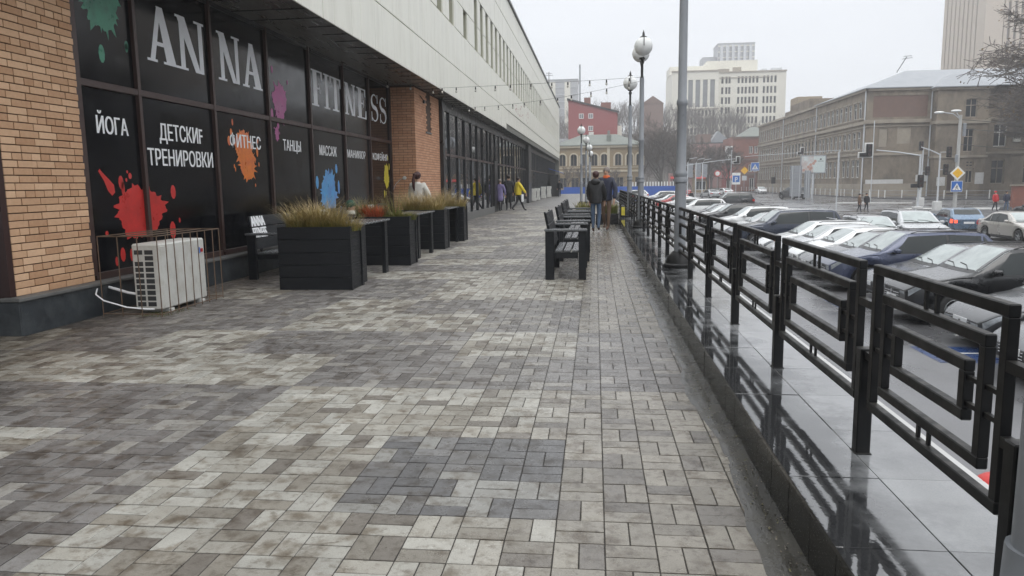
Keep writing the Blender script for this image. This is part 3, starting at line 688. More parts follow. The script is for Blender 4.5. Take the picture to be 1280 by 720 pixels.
# serif capitals built from strokes
def serif(ch, y0, y1, z0, z1, parent):
    h = z1 - z0; w = y1 - y0; mb = MB(); X = LX
    T_, t_ = .31, .15    # thick and thin stroke as share of width
    def P(*pts, k=0): mb.poly([(X + k * .0006, y0 + a * w, z0 + c * h) for a, c in pts], (1, 0, 0), .001)
    s = .045
    def foot(a, b_, top=False, k=1):
        c0, c1 = (1 - s, 1) if top else (0, s); P((a, c0), (b_, c0), (b_, c1), (a, c1), k=k)
    if ch == 'A':
        P((.10, s), (.10 + t_, s), (.53, 1), (.40, 1)); P((.62, s), (.62 + T_, s), (.58, 1), (.38, 1), k=2)
        P((.22, .30), (.72, .30), (.72, .37), (.22, .37), k=3); foot(0, .32); foot(.52, 1)
    elif ch == 'N':
        P((.12, s), (.12 + t_, s), (.12 + t_, 1 - s), (.12, 1 - s)); P((.78, 0), (.78 + t_, 0), (.78 + t_, 1 - s), (.78, 1 - s), k=2)
        P((.62, 0), (.80, 0), (.32, 1), (.04, 1), k=3); foot(0, .36); foot(0, .26, True, 4); foot(.64, 1.0, True, 5)
    elif ch == 'F' or ch == 'E':
        P((.14, s), (.14 + T_ + .02, s), (.14 + T_ + .02, 1 - s), (.14, 1 - s)); P((0, 1 - s), (.95, 1 - s), (.95, 1), (0, 1), k=1)
        P((.84, .74), (.95, .74), (.95, 1), (.80, .96), k=2); P((.4, .48), (.72, .48), (.72, .53), (.4, .53), k=3); P((.66, .38), (.72, .38), (.72, .63), (.66, .63), k=4)
        if ch == 'E': P((0, 0), (1, 0), (1, s), (0, s), k=1); P((.85, .04), (1, 0), (1, .28), (.92, .28), k=2)
        else: foot(0, .58)
    elif ch == 'I':
        P((.32, s), (.68, s), (.68, 1 - s), (.32, 1 - s)); foot(.1, .9); foot(.1, .9, True)
    elif ch == 'T':
        P((.37, s), (.63, s), (.63, 1 - s), (.37, 1 - s)); foot(.2, .8); P((0, 1 - s), (1, 1 - s), (1, 1), (0, 1), k=1)
        P((0, .72), (.06, .72), (.16, 1), (0, 1), k=2); P((.94, .72), (1, .72), (1, 1), (.84, 1), k=2)
    elif ch == 'S':
        n = 26; L_, R_ = [], []
        for i in range(n + 1):
            t = i / n
            if t < .5: a = R(35 + 235 * (t / .5)); cx, cz, rx, rz = .5, .73, .36, .225
            else: a = R(90 - 235 * ((t - .5) / .5)); cx, cz, rx, rz = .5, .27, .38, .235
            x, zz = cx + rx * math.cos(a), cz + rz * math.sin(a); th = .045 + .13 * math.exp(-((t - .5) / .2) ** 2)
            nx, nz = math.cos(a), math.sin(a)
            if t >= .5: nx, nz = -nx, -nz
            L_.append((x + nx * th * .9, zz + nz * th * .45)); R_.append((x - nx * th * .9, zz - nz * th * .45))
        for i in range(n): P(L_[i], L_[i + 1], R_[i + 1], R_[i], k=i % 3)
        P((.84, .68), (.92, .68), (.92, .98), (.84, .98), k=4); P((.08, .02), (.16, .02), (.16, .34), (.08, .34), k=4)
    return mb.build('letter', M['lettering'], parent)
for ch, a, c, pn in (('A', 9.40, 10.12, 1), ('N', 10.12, 10.88, 1), ('N', 11.26, 12.0, 2), ('A', 12.06, 12.80, 2), ('F', 15.12, 15.78, 4), ('I', 15.78, 16.20, 4), ('T', 16.20, 16.90, 4),
                     ('N', 17.15, 17.95, 5), ('E', 18.08, 18.80, 5), ('S', 19.2, 19.88, 6), ('S', 19.98, 20.68, 6)):
    serif(ch, a, c, 3.08, 3.81, high[pn])
SPLO = [0]
def splat(parent, cy, cz, ry, rz, key, seed, drops=6, spiky=.25, name='paint_splash', ylim=None):
    SPLO[0] = (SPLO[0] + 1) % 3
    q = random.Random(seed); mb = MB(); n = 96; sp_ = [(q.uniform(0, 6.28), q.uniform(.04, .10), q.uniform(.3, 1.0)) for _ in range(16)]
    pts = []
    for i in range(n):
        a = 2 * math.pi * i / n; r = .78 + .18 * mnoise.noise((math.cos(a) * 2, math.sin(a) * 2, seed)) + .10 * mnoise.noise((math.cos(a) * 7, math.sin(a) * 7, seed + 5))
        for (sa, sw, sh) in sp_:
            dd = abs((a - sa + math.pi) % (2 * math.pi) - math.pi); r += spiky * sh * max(0, 1 - dd / sw)
        y, z_ = cy + ry * r * math.cos(a), cz + rz * r * math.sin(a)
        if ylim: y = min(max(y, ylim[0]), ylim[1])
        pts.append((y, z_))
    X = LX + .0005 + SPLO[0] * .0009
    mb.add([(X, cy if not ylim else min(max(cy, ylim[0]), ylim[1]), cz)] + [(X, y, z_) for y, z_ in pts], [(0, i + 1, (i + 1) % n + 1) for i in range(n)])
    for k in range(drops):
        a = q.uniform(0, 6.28); d = q.uniform(1.12, 1.5); r = q.uniform(.03, .09) * (ry + rz); y, z_ = cy + ry * d * math.cos(a), cz + rz * d * math.sin(a)
        if ylim and not (ylim[0] + r < y < ylim[1] - r): continue
        st = q.uniform(1, 1.9)
        mb.add([(X + .0004, y + r * math.cos(t * .628) * .8, z_ + r * st * math.sin(t * .628)) for t in range(10)], [tuple(range(10))])
    return mb.build(name, M['splat_' + key], parent)
splat(low[0], 9.0, 1.13, .62, .40, 'red', 11, 3, .22, ylim=(8.1, 9.068)); splat(low[1], 9.0, 1.13, .62, .40, 'red', 11, 3, .22, ylim=(9.132, 10.8))
mb = MB(); X = LX + .001
mb.add([(X, 8.22, 1.63), (X, 8.25, 1.66), (X, 8.29, 1.62), (X, 8.40, 1.54), (X, 8.49, 1.47), (X, 8.50, 1.38), (X, 8.44, 1.34), (X, 8.37, 1.40), (X, 8.31, 1.52)], [tuple(range(9))])
for (cy, cz, ry, rz) in ((8.63, 1.50, .05, .085), (8.66, 1.42, .035, .09), (8.82, 1.58, .035, .04), (8.74, 1.53, .02, .025), (8.77, 1.63, .02, .02), (8.55, .62, .05, .09), (8.42, .55, .03, .06), (8.28, .90, .03, .03), (8.72, .60, .03, .08)):
    mb.add([(X, cy + ry * math.cos(t * .628), cz + rz * math.sin(t * .628)) for t in range(10)], [tuple(range(10))])
mb.build('paint_splash', M['splat_red'], low[0])
splat(low[2], 11.95, 2.08, .40, .34, 'orange', 4, 6, .38); splat(low[2], 12.05, 1.78, .34, .30, 'orange', 8, 5, .40)
splat(high[3], 13.5, 2.98, .38, .42, 'pink', 6, 5, .25, ylim=(13.0, 14.85)); splat(low[3], 13.3, 2.38, .10, .16, 'pink', 9, 3, .3)
splat(low[4], 15.85, 1.28, .56, .58, 'blue', 21, 4, .30); splat(low[6], 20.45, 1.66, .30, .42, 'yellow', 31, 5, .2, ylim=(19.1, 20.86))
splat(high[0], 8.55, 3.70, .42, .55, 'green', 41, 6, .3, ylim=(8.1, 9.05))
# brick pier in the middle of the front (joined bricks, too small to pick apart)
b = MB(); b.box(-6.4, -5.062, 20.99, 24.30, 0, 4.19); b.build('middle_pier', M['mortar'], bld); pier2 = bld.children[-1]
b = MB(); rb = random.Random(9)
z = .02; c = 0
while z < 4.11:
    header = c % 5 == 3
    for face in (0, 1):
        u, u1 = (-5.80, -5.05) if face == 0 else (20.98, 24.30)
        st = (.12 if c % 2 else .25) if not header else .12
        while u < u1 - .02:
            L = min(st, u1 - u); st = .12 if header else .25; b.tone = (rb.random(),) * 3
            if face == 0: b.box(u, u + L, 20.978, 21.03, z, z + bh)
            elif not (21.0 < u < 21.0): 
                if not (22.35 < u < 22.95 and z > 3.0): b.box(-5.10, -5.05, u if u > 20.98 else 21.031, u + L, z, z + bh)
            u += L + jt
    z += bh + jt; c += 1
b.build('brick_courses', M['brick2'], pier2, kind='stuff')
b = MB(); b.box(-5.30, -5.066, 22.36, 22.96, 3.0, 4.19); b.build('slit_window', M['frame_dk'], bld)
b = MB(); b.bbox(-5.12, -5.02, 22.30, 23.02, 2.95, 3.0, .004); b.build('slit_window_sill', M['ledge'], bld)
b = MB(); b.lathe([(.055, 0), (.055, .02), (.04, .03)], (-5.40, 0, 1.62), 14, 'y', a0=0); 
b.v = [(x, 20.975 - y, z_) for x, y, z_ in b.v]; b.build('wall_vent', M['conc_l'], bld, smooth=True)
b = MB(); b.tube([(-5.78, 20.96, 1.2), (-5.66, 20.955, 1.45), (-5.52, 20.955, 1.58), (-5.42, 20.95, 1.62)], .008, 5); b.build('wall_cable', M['conc_l'], bld)
b = MB(); b.bbox(-4.96, -4.90, 21.6, 21.72, 3.75, 3.84, .01); b.tube([(-5.05, 21.66, 3.98), (-4.93, 21.66, 3.82)], .012, 5); b.build('security_camera', M['black'], bld)

# storefront beyond the pier: mirror-like panes between black mullions
SX = -5.05
b = MB(); b.box(SX - .6, SX - .3, 24.3, 97, -.5, 4.2); b.build('interior_backing', M['black'], bld)
b = MB(); b.bbox(SX - .25, SX + .06, 24.3, 97, -.5, .30, .004); b.build('shop_plinth', M['ledge'], bld)
b = MB(); b.box(SX - .25, SX + .05, 24.3, 97, 3.86, 4.185); b.build('lintel', M['frame_dk'], bld)
b = MB(); b.bbox(SX - .05, SX + .12, 24.31, 24.6, 0, 4.18, .01); b.build('corner_post', M['frame_dk'], bld)
y = 24.6; k = 0; pm = {}
while y < 96:
    w = 1.55 if k % 7 else 1.2
    if 54.5 < y < 56.5:
        b = MB(); b.bbox(SX - .2, SX + .25, y, y + 1.2, 0, 4.18, .01); b.build('dark_pillar', M['frame_dk'], bld); y += 1.2; k += 1; continue
    far = y > 60
    for z0, z1 in ((.30, 2.40), (2.44, 3.86)):
        key = (w, z0)
        if key not in pm: q = MB(); q.box(-.015, 0, 0, w, z0, z1); pm[key] = q.mesh('pane', M['glass'])
        o_p = inst('pane', pm[key], bld, (SX + 6, y - 6.6, 0), (R(random.uniform(-.1, .1)), 0, R(random.uniform(-.25, .25))))
        if far: o_p.material_slots[0].link = 'OBJECT'; o_p.material_slots[0].material = M['glass_shop']
    if ('m', w) not in pm:
        q = MB(); q.bbox(-.03, .055, -.04, .04, .30, 3.86, .004); pm[('m', w)] = q.mesh('mullion', M['frame_dk'])
        q = MB(); q.box(-.03, .04, .04, w - .04, 2.38, 2.46); pm[('t', w)] = q.mesh('transom', M['frame'])
    inst('mullion', pm[('m', w)], bld, (SX + 6, y - 6.6, 0)); inst('transom', pm[('t', w)], bld, (SX + 6, y - 6.6, 0))
    y += w; k += 1
b = MB(); b.bbox(SX - .05, SX + .08, 37.2, 38.35, .02, 2.55, .01); b.build('shop_door', M['black'], bld)
# soffit under the overhang
b = MB(); b.quad((-6.6, -10, 4.19), (-4.525, -10, 4.19), (-4.525, 38.4, 4.19), (-6.6, 38.4, 4.19)); b.quad((-6.6, 38.4, 4.5), (-4.6, 38.4, 4.5), (-4.6, 97, 4.5), (-6.6, 97, 4.5)); b.build('soffit', M['soffit'], bld)
b = MB()
for k in range(0, 70): b.box(-5.78 if k < 31 else -5.0, -4.53, -8 + k * .68, -8 + k * .68 + .02, 4.178, 4.189)
b.build('soffit_joints', M['frame_dk'], bld, kind='stuff')
# upper facade: cream metal panels in rows, tall narrow windows
rows = [(4.19, 5.19, -4.51), (5.22, 6.46, -4.53), (6.50, 7.43, -4.55), (7.45, 8.50, -4.55), (8.53, 9.68, -4.55), (9.71, 10.85, -4.55)]
b = MB(); b.box(-30, -4.62, -12, 97, 4.2, 10.8); core = b
wins = [(22.05, 6.52, 8.45), (23.9, 6.52, 8.45), (26.45, 6.52, 7.42)] + [(28.9 + 1.5 * k, 6.52, 8.45) for k in range(44) if 28.9 + 1.5 * k < 94]
ops = []
for (wy, za, zb) in wins: ops.append((wy, wy + .82, za, zb))
cm = MB(); wallgrid(cm, (-4.60, 0, 0), (0, 1, 0), (1, 0, 0), -12, 97, 4.2, 10.8, ops, .30, 0, 1)
cm.mi = 0
cm.quad((-4.60, 97, -2), (-30, 97, -2), (-30, 97, 10.8), (-4.60, 97, 10.8)); cm.quad((-4.6, -12, 4.2), (-4.6, -12, 10.8), (-30, -12, 10.8), (-30, -12, 4.2)); cm.quad((-4.6, -12, 10.8), (-4.6, 97, 10.8), (-30, 97, 10.8), (-30, -12, 10.8))
cm.quad((-4.5, -12, 4.19), (-30, -12, 4.19), (-30, 6.7, 4.19), (-4.5, 6.7, 4.19))
cm.build('upper_walls', [M['facade_back'], M['reveal']], bld)
for a, b_, c, d in ops: window(bld, (-4.60, 0, 0), (0, 1, 0), (1, 0, 0), a, b_, c, d, .30, 'win_white', 'glass_mid', 1, 2, .06)
pans = []
for ri, (z0, z1, X) in enumerate(rows):
    y = 5.0 if ri else 5.0; k = 0
    ws = (.55, .95)
    while y < 96.9:
        w = ws[k % 2]; yy = y
        if ri >= 2: yy = y - .18
        y1 = yy + w; segs = [(yy, y1)]
        if ri in (2, 3):
            for (a, b_, c, d) in ops:
                if c < z1 - .1 and d > z0 + .1:
                    ns = []
                    for (p, q) in segs:
                        if q <= a or p >= b_: ns.append((p, q)); continue
                        if p < a - .04: ns.append((p, a))
                        if q > b_ + .04: ns.append((b_, q))
                    segs = ns
        if ri == 0 and yy > 38.3: 
            segs = [(p, q) for p, q in segs]; 
            for (p, q) in segs: pans.append((p, q, 4.5, z1 + .02, -4.56))
        else:
            for (p, q) in segs: pans.append((p, q, z0, z1, X))
        y += w; k += 1
pans.sort(key=lambda p: (p[0] ** 2 + 20) / ((p[1] - p[0]) * (p[3] - p[2])) if p[0] > 9 else 9e9)
cache = {}; rest = MB(); npan = 0
for (p, q, z0, z1, X) in pans:
    if npan < 300 and p > 10:
        key = (round(q - p, 2), round(z1 - z0, 2))
        if key not in cache: m_ = MB(); m_.bbox(-.05, 0, .004, q - p - .004, .004, z1 - z0 - .004, .006); cache[key] = m_.mesh('facade_panel', M['facade'])
        inst('facade_panel', cache[key], bld, (X + 6 + random.uniform(-.002, .002), p - 6.6, z0), (0, R(random.uniform(-.12, .12)), R(random.uniform(-.15, .15)))); npan += 1
    else: rest.box(X - .05, X, p + .004, q - .004, z0 + .004, z1 - .004)
rest.build('facade_panels_far', M['facade'], bld, kind='stuff')
b = MB(); b.bbox(-4.80, -4.46, -12, 97.1, 10.86, 11.0, .01); b.build('parapet_cap', M['frame_dk'], bld)
b = MB(); b.box(-9, -6, 41, 58, 11.0, 12.6); b.build('roof_plant_room', M['frame_dk'], bld)
b = MB(); b.tube([(-4.7, 78, 11), (-4.7, 78, 12.6)], .03, 5); b.tube([(-5.1, 78, 12.3), (-4.3, 78.2, 12.3)], .02, 4); b.tube([(-5.0, 78, 12.5), (-4.4, 78.2, 12.5)], .02, 4); b.build('roof_antenna', M['frame_dk'], bld)
# faded outline of an old sign: only scattered pale red marks are left of it
b = MB(); q = random.Random(4)
for k in range(26):
    y = 43 + q.random() * 9; z_ = 5.35 + q.random() * .75; b.box(-4.528, -4.522, y, y + q.uniform(.1, .35), z_, z_ + q.uniform(.03, .1))
b.build('faded_sign_marks', mat('faded_sign_red', (0.52, .36, .33), .5, coord='World'), bld, kind='stuff')
# plinth blocks, bins and shop fittings along the far shopfront
for i, (yy, xx, w, h) in enumerate(((58.5, -4.75, .7, 1.0), (61.5, -4.7, .8, 1.0), (67.5, -4.6, .9, 1.1), (74, -4.5, 1.0, 1.1))):
    t = thing('outdoor_unit', (xx, yy, 0), ['nearest', 'second', 'third', 'farthest'][i] + ' pale outdoor air unit along the far shopfront', 'air conditioner', 'units along the far shopfront')
    b = MB(); b.bbox(xx - .25, xx + .15, yy, yy + w, .05, h, .02); b.build('casing', M['ac'], t)
    b = MB(); b.lathe([(.3, 0), (.3, .01)], (xx + .152, yy + w / 2, h / 2 + .05), 16, 'x'); b.build('fan_grille', M['ac_dk'], t)
b = MB()
t = thing('awning_kiosk', (-4.2, 82, 0), 'small dark stall with blue awning at the far end of the shopfront', 'kiosk')
b.bbox(-4.9, -3.9, 80, 84, 0, 2.3, .03); b.build('body', M['frame_dk'], t)
b = MB(); b.poly([(-4.9, 79.8, 2.9), (-3.5, 79.8, 2.45), (-3.5, 84.2, 2.45), (-4.9, 84.2, 2.9)], (0, 0, 1), .06); b.build('awning', M['bluefence'], t)

# ================================================================= AIR CONDITIONER in its cage
ac = thing('air_conditioner', (-5.16, 7.88, 0), 'dirty white air conditioner outdoor unit inside a rusty rod cage by the red paint splash', 'air conditioner')
x0, x1, y0, y1 = -5.24, -4.90, 7.90, 8.88
b = MB(); b.bbox(x0, x1, y0, y1, .045, .80, .018); b.build('casing', M['ac'], ac)
b = MB(); b.bbox(x0 + .03, x1 + .001, y0 - .001, y0 + .05, .05, .79, .01); b.bbox(x1 - .01, x1 + .012, y0 + .01, y0 + .10, .06, .77, .006); b.build('corner_cover', M['ac'], ac)
b = MB()
for c_ in range(2):
    for r_ in range(10):
        if c_ == 0 and r_ == 8: continue
        xa = x0 + .035 + c_ * .125; za = .085 + r_ * .066
        b.box(xa, xa + .10, y0 - .0035, y0 + .01, za, za + .050)
b.build('coil_openings', M['ac_dk'], ac)
b = MB()
for k in range(5): b.bbox(x1 - .002, x1 + .006, y0 + .17 + k * .155, y0 + .17 + k * .155 + .012, .10, .74, .002)
b.build('front_ribs', M['ac'], ac)
b = MB(); b.bbox(x1, x1 + .007, y1 - .16, y1 - .11, .615, .69, .002); b.build('badge', M['splat_blue'], ac)
b = MB(); b.box(x1, x1 + .008, y1 - .105, y1 - .05, .63, .672); b.build('badge', M['splat_red'], ac)
for yy in (y0 + .12, y1 - .17):
    b = MB(); b.bbox(x0 - .01, x1 + .03, yy, yy + .06, .0, .045, .006); b.build('foot', M['ac'], ac)
b = MB(); b.tube([(-5.62, 7.98, .30), (-5.45, 7.93, .27), (-5.33, 7.92, .24), (-5.24, 7.95, .22)], .016, 6); b.tube([(-5.62, 7.8, .31), (-5.50, 7.60, .265), (-5.40, 7.58, .20), (-5.2, 7.68, .11), (-5.05, 7.80, .07), (-5.0, 7.88, .055)], .0085, 6); b.build('hose', M['white_print'], ac, smooth=True)
cg = thing('rod_cage', (-5.16, 7.8, 0), 'rusty welded rod cage standing around the white air conditioner', 'cage')
X0, X1, Y0, Y1, H_ = -5.50, -4.80, 7.70, 9.08, .90
def rod(pts, name='rod', r=.0062): m = MB(); m.tube(pts, r, 5); m.build(name, M['rust'], cg)
for z_ in (.03, H_):
    rod([(X0, Y0, z_), (X1, Y0, z_)], 'rail'); rod([(X1, Y0, z_), (X1, Y1, z_)], 'rail'); rod([(X1, Y1, z_), (X0, Y1, z_)], 'rail'); rod([(X0, Y1, z_), (X0, Y0, z_)], 'rail')
for k in range(9): y = lerp(Y0, Y1, k / 8); rod([(X1, y, 0), (X1 + random.uniform(-.006, .006), y, H_)])
for k in range(4): x = lerp(X0, X1, k / 3); rod([(x, Y0, 0), (x, Y0 + .004, H_)]) if k < 3 else None
for k in range(1, 3): x = lerp(X0, X1, k / 3); rod([(x, Y0, H_), (x, Y1, H_)])
rod([(X0, Y1, 0), (X0, Y1, H_)])
mo = MB(); q = random.Random(8)
for k in range(500):
    a = q.random(); x = -4.95 + q.gauss(0, .10); y = 7.70 + q.random() * .55; s_ = q.uniform(.004, .012); mo.tone = (q.random() * .6,) * 3
    aa = q.random() * 6; mo.add([(x, y, .001), (x + s_ * math.cos(aa), y + s_ * math.sin(aa), .003), (x + s_ * .3, y + s_ * .3, .001 + s_)], [(0, 1, 2)])
mo.build('moss_patch', M['grass_low'], kind='stuff')

# ================================================================= GLOBE LAMPS
def lamp(kind, h, wide=True):
    """grey ringed post; kind 1 or 2 = number of opal globes; h = height of the globe centre above its foot"""
    t = thing('street_lamp')
    b = MB(); b.lathe([(.235, 0), (.235, .05), (.21, .07), (.20, .10), (.17, .17), (.13, .21), (.100, .24)] if wide else [(.14, 0), (.14, .03), (.125, .06), (.105, .10), (.100, .24)], n=16); b.build('cast_base', M['steel'] if wide else M['pole'], t, smooth=True, ang=25)
    m = h - .75
    b = MB(); b.lathe([(.085, .22), (.080, 1.2), (.078, 1.24), (.096, 1.26), (.096, 1.30), (.084, 1.33), (.096, 1.36), (.092, 1.40), (.072, 1.43), (.066, 2.35), (.08, 2.37), (.08, 2.42), (.064, 2.45), (.060, m), (.052, m + .01)], n=18)
    b.build('post', M['pole'], t, smooth=True, ang=35)
    b = MB(); b.lathe([(.050, m), (.050, m + .03), (.036, m + .06), (.036, m + .38), (.055, m + .40), (.055, m + .44), (.034, m + .47), (.034, h - .26), (.08, h - .25), (.08, h - .21)], n=14); b.build('upper_stem', M['black'], t, smooth=True, ang=35)
    ys = (0,) if kind == 1 else (-.5, .6)
    if kind == 2:
        b = MB(); b.tube([(0, -.5, h - .28), (0, -.3, h - .36), (0, 0, h - .40), (0, .35, h - .36), (0, .6, h - .28)], .022, 8); b.build('bracket', M['black'], t, smooth=True)
    for y in ys:
        b = MB(); b.ball((0, y, h), .24, 22, 14); g = b.build('globe', M['globe'], t, smooth=True, ang=80)
        b = MB(); b.lathe([(.012, h + .22), (.10, h + .235), (.035, h + .27), (.03, h + .33), (.001, h + .42)], (0, y, 0), 10)
        for s_ in (0, 1):
            b.tube([(0, y - .10 if s_ else y + .10, h + .24), (0, y - .02 if s_ else y + .02, h + .36)], .012, 5)
        b.tube([(0, y - .248, h + .10), (0, y - .20, h + .21), (0, y, h + .26)], .012, 5); b.tube([(0, y - .262, h - .02), (0, y - .248, h + .10)], .012, 5)
        b.build('finial', M['black'], t)
    return t
LG = 'globe lamps along the black railing'
l0 = lamp(1, 4.62, False); l0.location = (1.178, 1.978, PZ); l0.scale = (KS,) * 3; tag(l0, 'grey lamp post cut off by the bottom right corner, nearest to the viewer', 'street lamp', LG)
l1 = lamp(1, 4.62); l1.scale = (KS,) * 3; l1.location = (1.176, 10.58, PZ); tag(l1, 'tall grey lamp post in front of the railing, its globe above the picture', 'street lamp', LG)
l2 = lamp(2, 4.78); l2.location = (1.176, 19.70, PZ); l2.scale = (KS,) * 3; tag(l2, 'grey lamp post with two white globes, one behind the other', 'street lamp', LG)
l3 = lamp(1, 4.50); l3.location = (1.176, 26.16, PZ); tag(l3, 'grey lamp post with one white globe, beside the two-globe lamp', 'street lamp', LG)
LG2 = 'globe lamps along the middle of the far walkway'
for i, (x, y, zt) in enumerate(((-.82, 45, 4.47), (-.62, 52, 4.3), (-.46, 60, 4.15), (-.42, 67, 3.95))):
    o = lamp(1, 4.4) if i == 0 else copy_tree(lf)
    if i == 0: lf = o
    o.location = (x, y, zt - 4.4); tag(o, ('nearest', 'second', 'third', 'farthest')[i] + ' of the four small globe lamps behind the couple', 'street lamp', LG2)

# ================================================================= STRING LIGHTS
def string_lights(hooks, end, nfree, sag, label):
    t = thing('string_lights', hooks[0], label, 'string lights', 'strings of bulbs across the walkway')
    pts = [Vector(h) for h in hooks]; a, c = Vector(hooks[-1]), Vector(end); path = []
    for i in range(len(pts) - 1):
        for k in range(6):
            u = k / 6; p = pts[i].lerp(pts[i + 1], u); p.z -= .08 * 4 * u * (1 - u); path.append(p)
    free = []
    for k in range(41):
        u = k / 40; p = a.lerp(c, u); p.z -= sag * 4 * u * (1 - u); path.append(p); free.append(p)
    b = MB(); b.tube(path, .0038, 4); b.build('wire', M['black'], t)
    bulbs = [p - Vector((0, 0, 0)) for p in pts] + [free[int((k + .6) * 40 / nfree)] for k in range(nfree)]
    for p in bulbs:
        q = MB(); q.lathe([(.018, -.085), (.019, -.03), (.010, 0)], p, 8); s_ = q.build('socket', M['black'], t)
        q = MB(); q.ball(p - Vector((0, 0, .115)), .030, 8, 6, sz=1.25); q.build('bulb', M['bulb'], s_, smooth=True)
string_lights([(-5.5, 19.87, 4.14), (-5.02, 20.46, 4.14), (-4.61, 21.43, 4.14)], (1.15, 19.70, 4.05), 11, .02, 'upper wire of bulbs from the soffit to the two-globe lamp post')
string_lights([(-5.48, 23.44, 4.14), (-5.31, 24.89, 4.14), (-4.93, 26.02, 4.14), (-4.5, 26.96, 4.14)], (1.15, 19.74, 3.96), 11, .12, 'lower sagging wire of bulbs from the soffit to the two-globe lamp post')

# ================================================================= BENCHES
def bench(L=1.7, W_=.60, seat_h=.43, arm=.75, back=.97, text=None):
    """slatted bench of black boards; local y along its length from 0, front towards +x, back edge at x=0"""
    t = thing('bench')
    for y in (0, L - .07):
        for x0_, x1_ in ((0.0, .13), (W_ - .11, W_)):
            b = MB(); b.bbox(x0_, x1_, y, y + .07, 0, arm - .035, .005); b.build('leg', M['wood'], t)
        b = MB(); b.bbox(-.01, W_ + .015, y - .035, y + .105, arm - .034, arm, .005); b.build('armrest', M['wood_wet'], t)
    for k in range(3):
        x = .14 + k * .125; b = MB(); b.bbox(x, x + .105, .07, L - .07, seat_h - .03, seat_h, .004); b.build('seat_slat', M['wood_wet'], t)
    b = MB(); b.bbox(.12, W_ - .12, .072, .11, seat_h - .12, seat_h - .031, .004); b.bbox(.12, W_ - .12, L - .11, L - .072, seat_h - .12, seat_h - .031, .004); b.build('seat_rail', M['wood'], t)
    T = Matrix.Translation((.115, 0, seat_h + .04)) @ Matrix.Rotation(R(-11), 4, 'Y')
    for k in range(3):
        b = MB(); b.bbox(-.025, .0, .075, L - .075, k * .178, k * .178 + .168, .005, T=T); s_ = b.build('back_slat', M['wood'], t)
    for y in (.3, L - .36):
        b = MB(); b.bbox(-.055, -.026, y, y + .06, -.12, .535, .004, T=T); b.build('back_post', M['wood'], t)
    if text:
        for word, za, zb, wy in text:
            m = text_mb(word, wy, wy + .46, za, zb, .0015, .04); m.v = [tuple(T @ Vector(v)) for v in m.v]; m.build('lettering', M['white_print'], t, world=False)
    return t
bn = bench()
BG = 'black wooden benches in a row on the walkway'
for i, (x, y) in enumerate(((-.73, 10.92), (-.70, 13.52), (-.72, 16.3), (-.74, 18.6))):
    o = bn if i == 0 else copy_tree(bn); o.location = (x, y, 0)
    tag(o, ('nearest', 'second', 'third', 'farthest')[i] + ' black slatted bench in the row on the open walkway', 'bench', BG)
bw_ = bench(1.75, .62, .42, .72, .95, [('ANNA', .36, .52, .12), ('FITNESS', .18, .34, .12)])
WG = 'black benches set against the shop wall'
for i, (x, y) in enumerate(((-5.33, 10.92), (-5.33, 13.9), (-5.33, 17.0))):
    o = bw_ if i == 0 else copy_tree(bw_); o.location = (x, y, 0)
    tag(o, ('black bench with white ANNA FITNESS lettering, by the shop wall left of the nearest planter', 'black lettered bench at the shop wall behind the second planter, person sitting on it', 'black bench at the shop wall behind the third planter')[i], 'bench', WG)

# ================================================================= BAR TABLES AND PLANTERS
def bar_table(L=1.55):
    t = thing('bar_table')
    b = MB(); b.bbox(-.52, .03, 0, L, .845, .875, .005); b.build('table_top', M['wood_wet'], t)
    for y in (.12, L - .26):
        for x in (-.06, -.48):
            b = MB(); b.bbox(x, x + .065, y, y + .15, 0, .843, .005); b.build('leg', M['wood'], t)
    b = MB(); b.bbox(-.40, -.375, .14, L - .14, .66, .80, .004); b.build('apron_board', M['wood'], t)
    return t
tb = bar_table(); TG = 'narrow black tables between the planters'
for i, (y, L) in enumerate(((10.5, 1), (13.98, 1), (16.95, 1))):
    o = tb if i == 0 else copy_tree(tb); o.location = (-3.40, y, 0)
    tag(o, ('narrow black table between the nearest and second planters', 'narrow black table between the second and third planters', 'narrow black table between the third and farthest planters')[i], 'table', TG)
def planter(w=1.02, d=.55, h=.87):
    t = thing('planter')
    n = 5; ph = h / n
    for k in range(n):
        z0, z1 = k * ph + .002, (k + 1) * ph - .002
        for (a, c, e_, f) in ((0, w, 0, .025), (0, w, d - .025, d), (0, .025, .026, d - .026), (w - .025, w, .026, d - .026)):
            j = random.uniform(-.0015, .0015); b = MB(); b.bbox(a + j, c + j, e_ + j, f + j, z0, z1, .003); b.build('plank', M['wood'], t)
    b = MB(); b.bbox(w - .002, w + .018, .0, .07, 0, h + .002, .004); b.bbox(w - .002, w + .018, d - .07, d, 0, h + .002, .004); b.build('corner_board', M['wood'], t)
    b = MB(); b.box(.026, w - .026, .026, d - .026, h - .12, h - .06); b.build('soil', M['soil'], t)
    return t
pt = planter(); PG = 'black wooden planters with grasses'
pls = [(-4.35, 9.82), (-4.30, 12.90), (-4.34, 16.18), (-4.30, 18.42)]
for i, (x, y) in enumerate(pls):
    o = pt if i == 0 else copy_tree(pt); o.location = (x, y, 0)
    tag(o, ('largest and nearest black plank planter, beside the lettered bench', 'second black plank planter, the one with red plants in it', 'third black plank planter counted from the viewer', 'farthest black plank planter in front of the brick pier')[i], 'planter', PG)
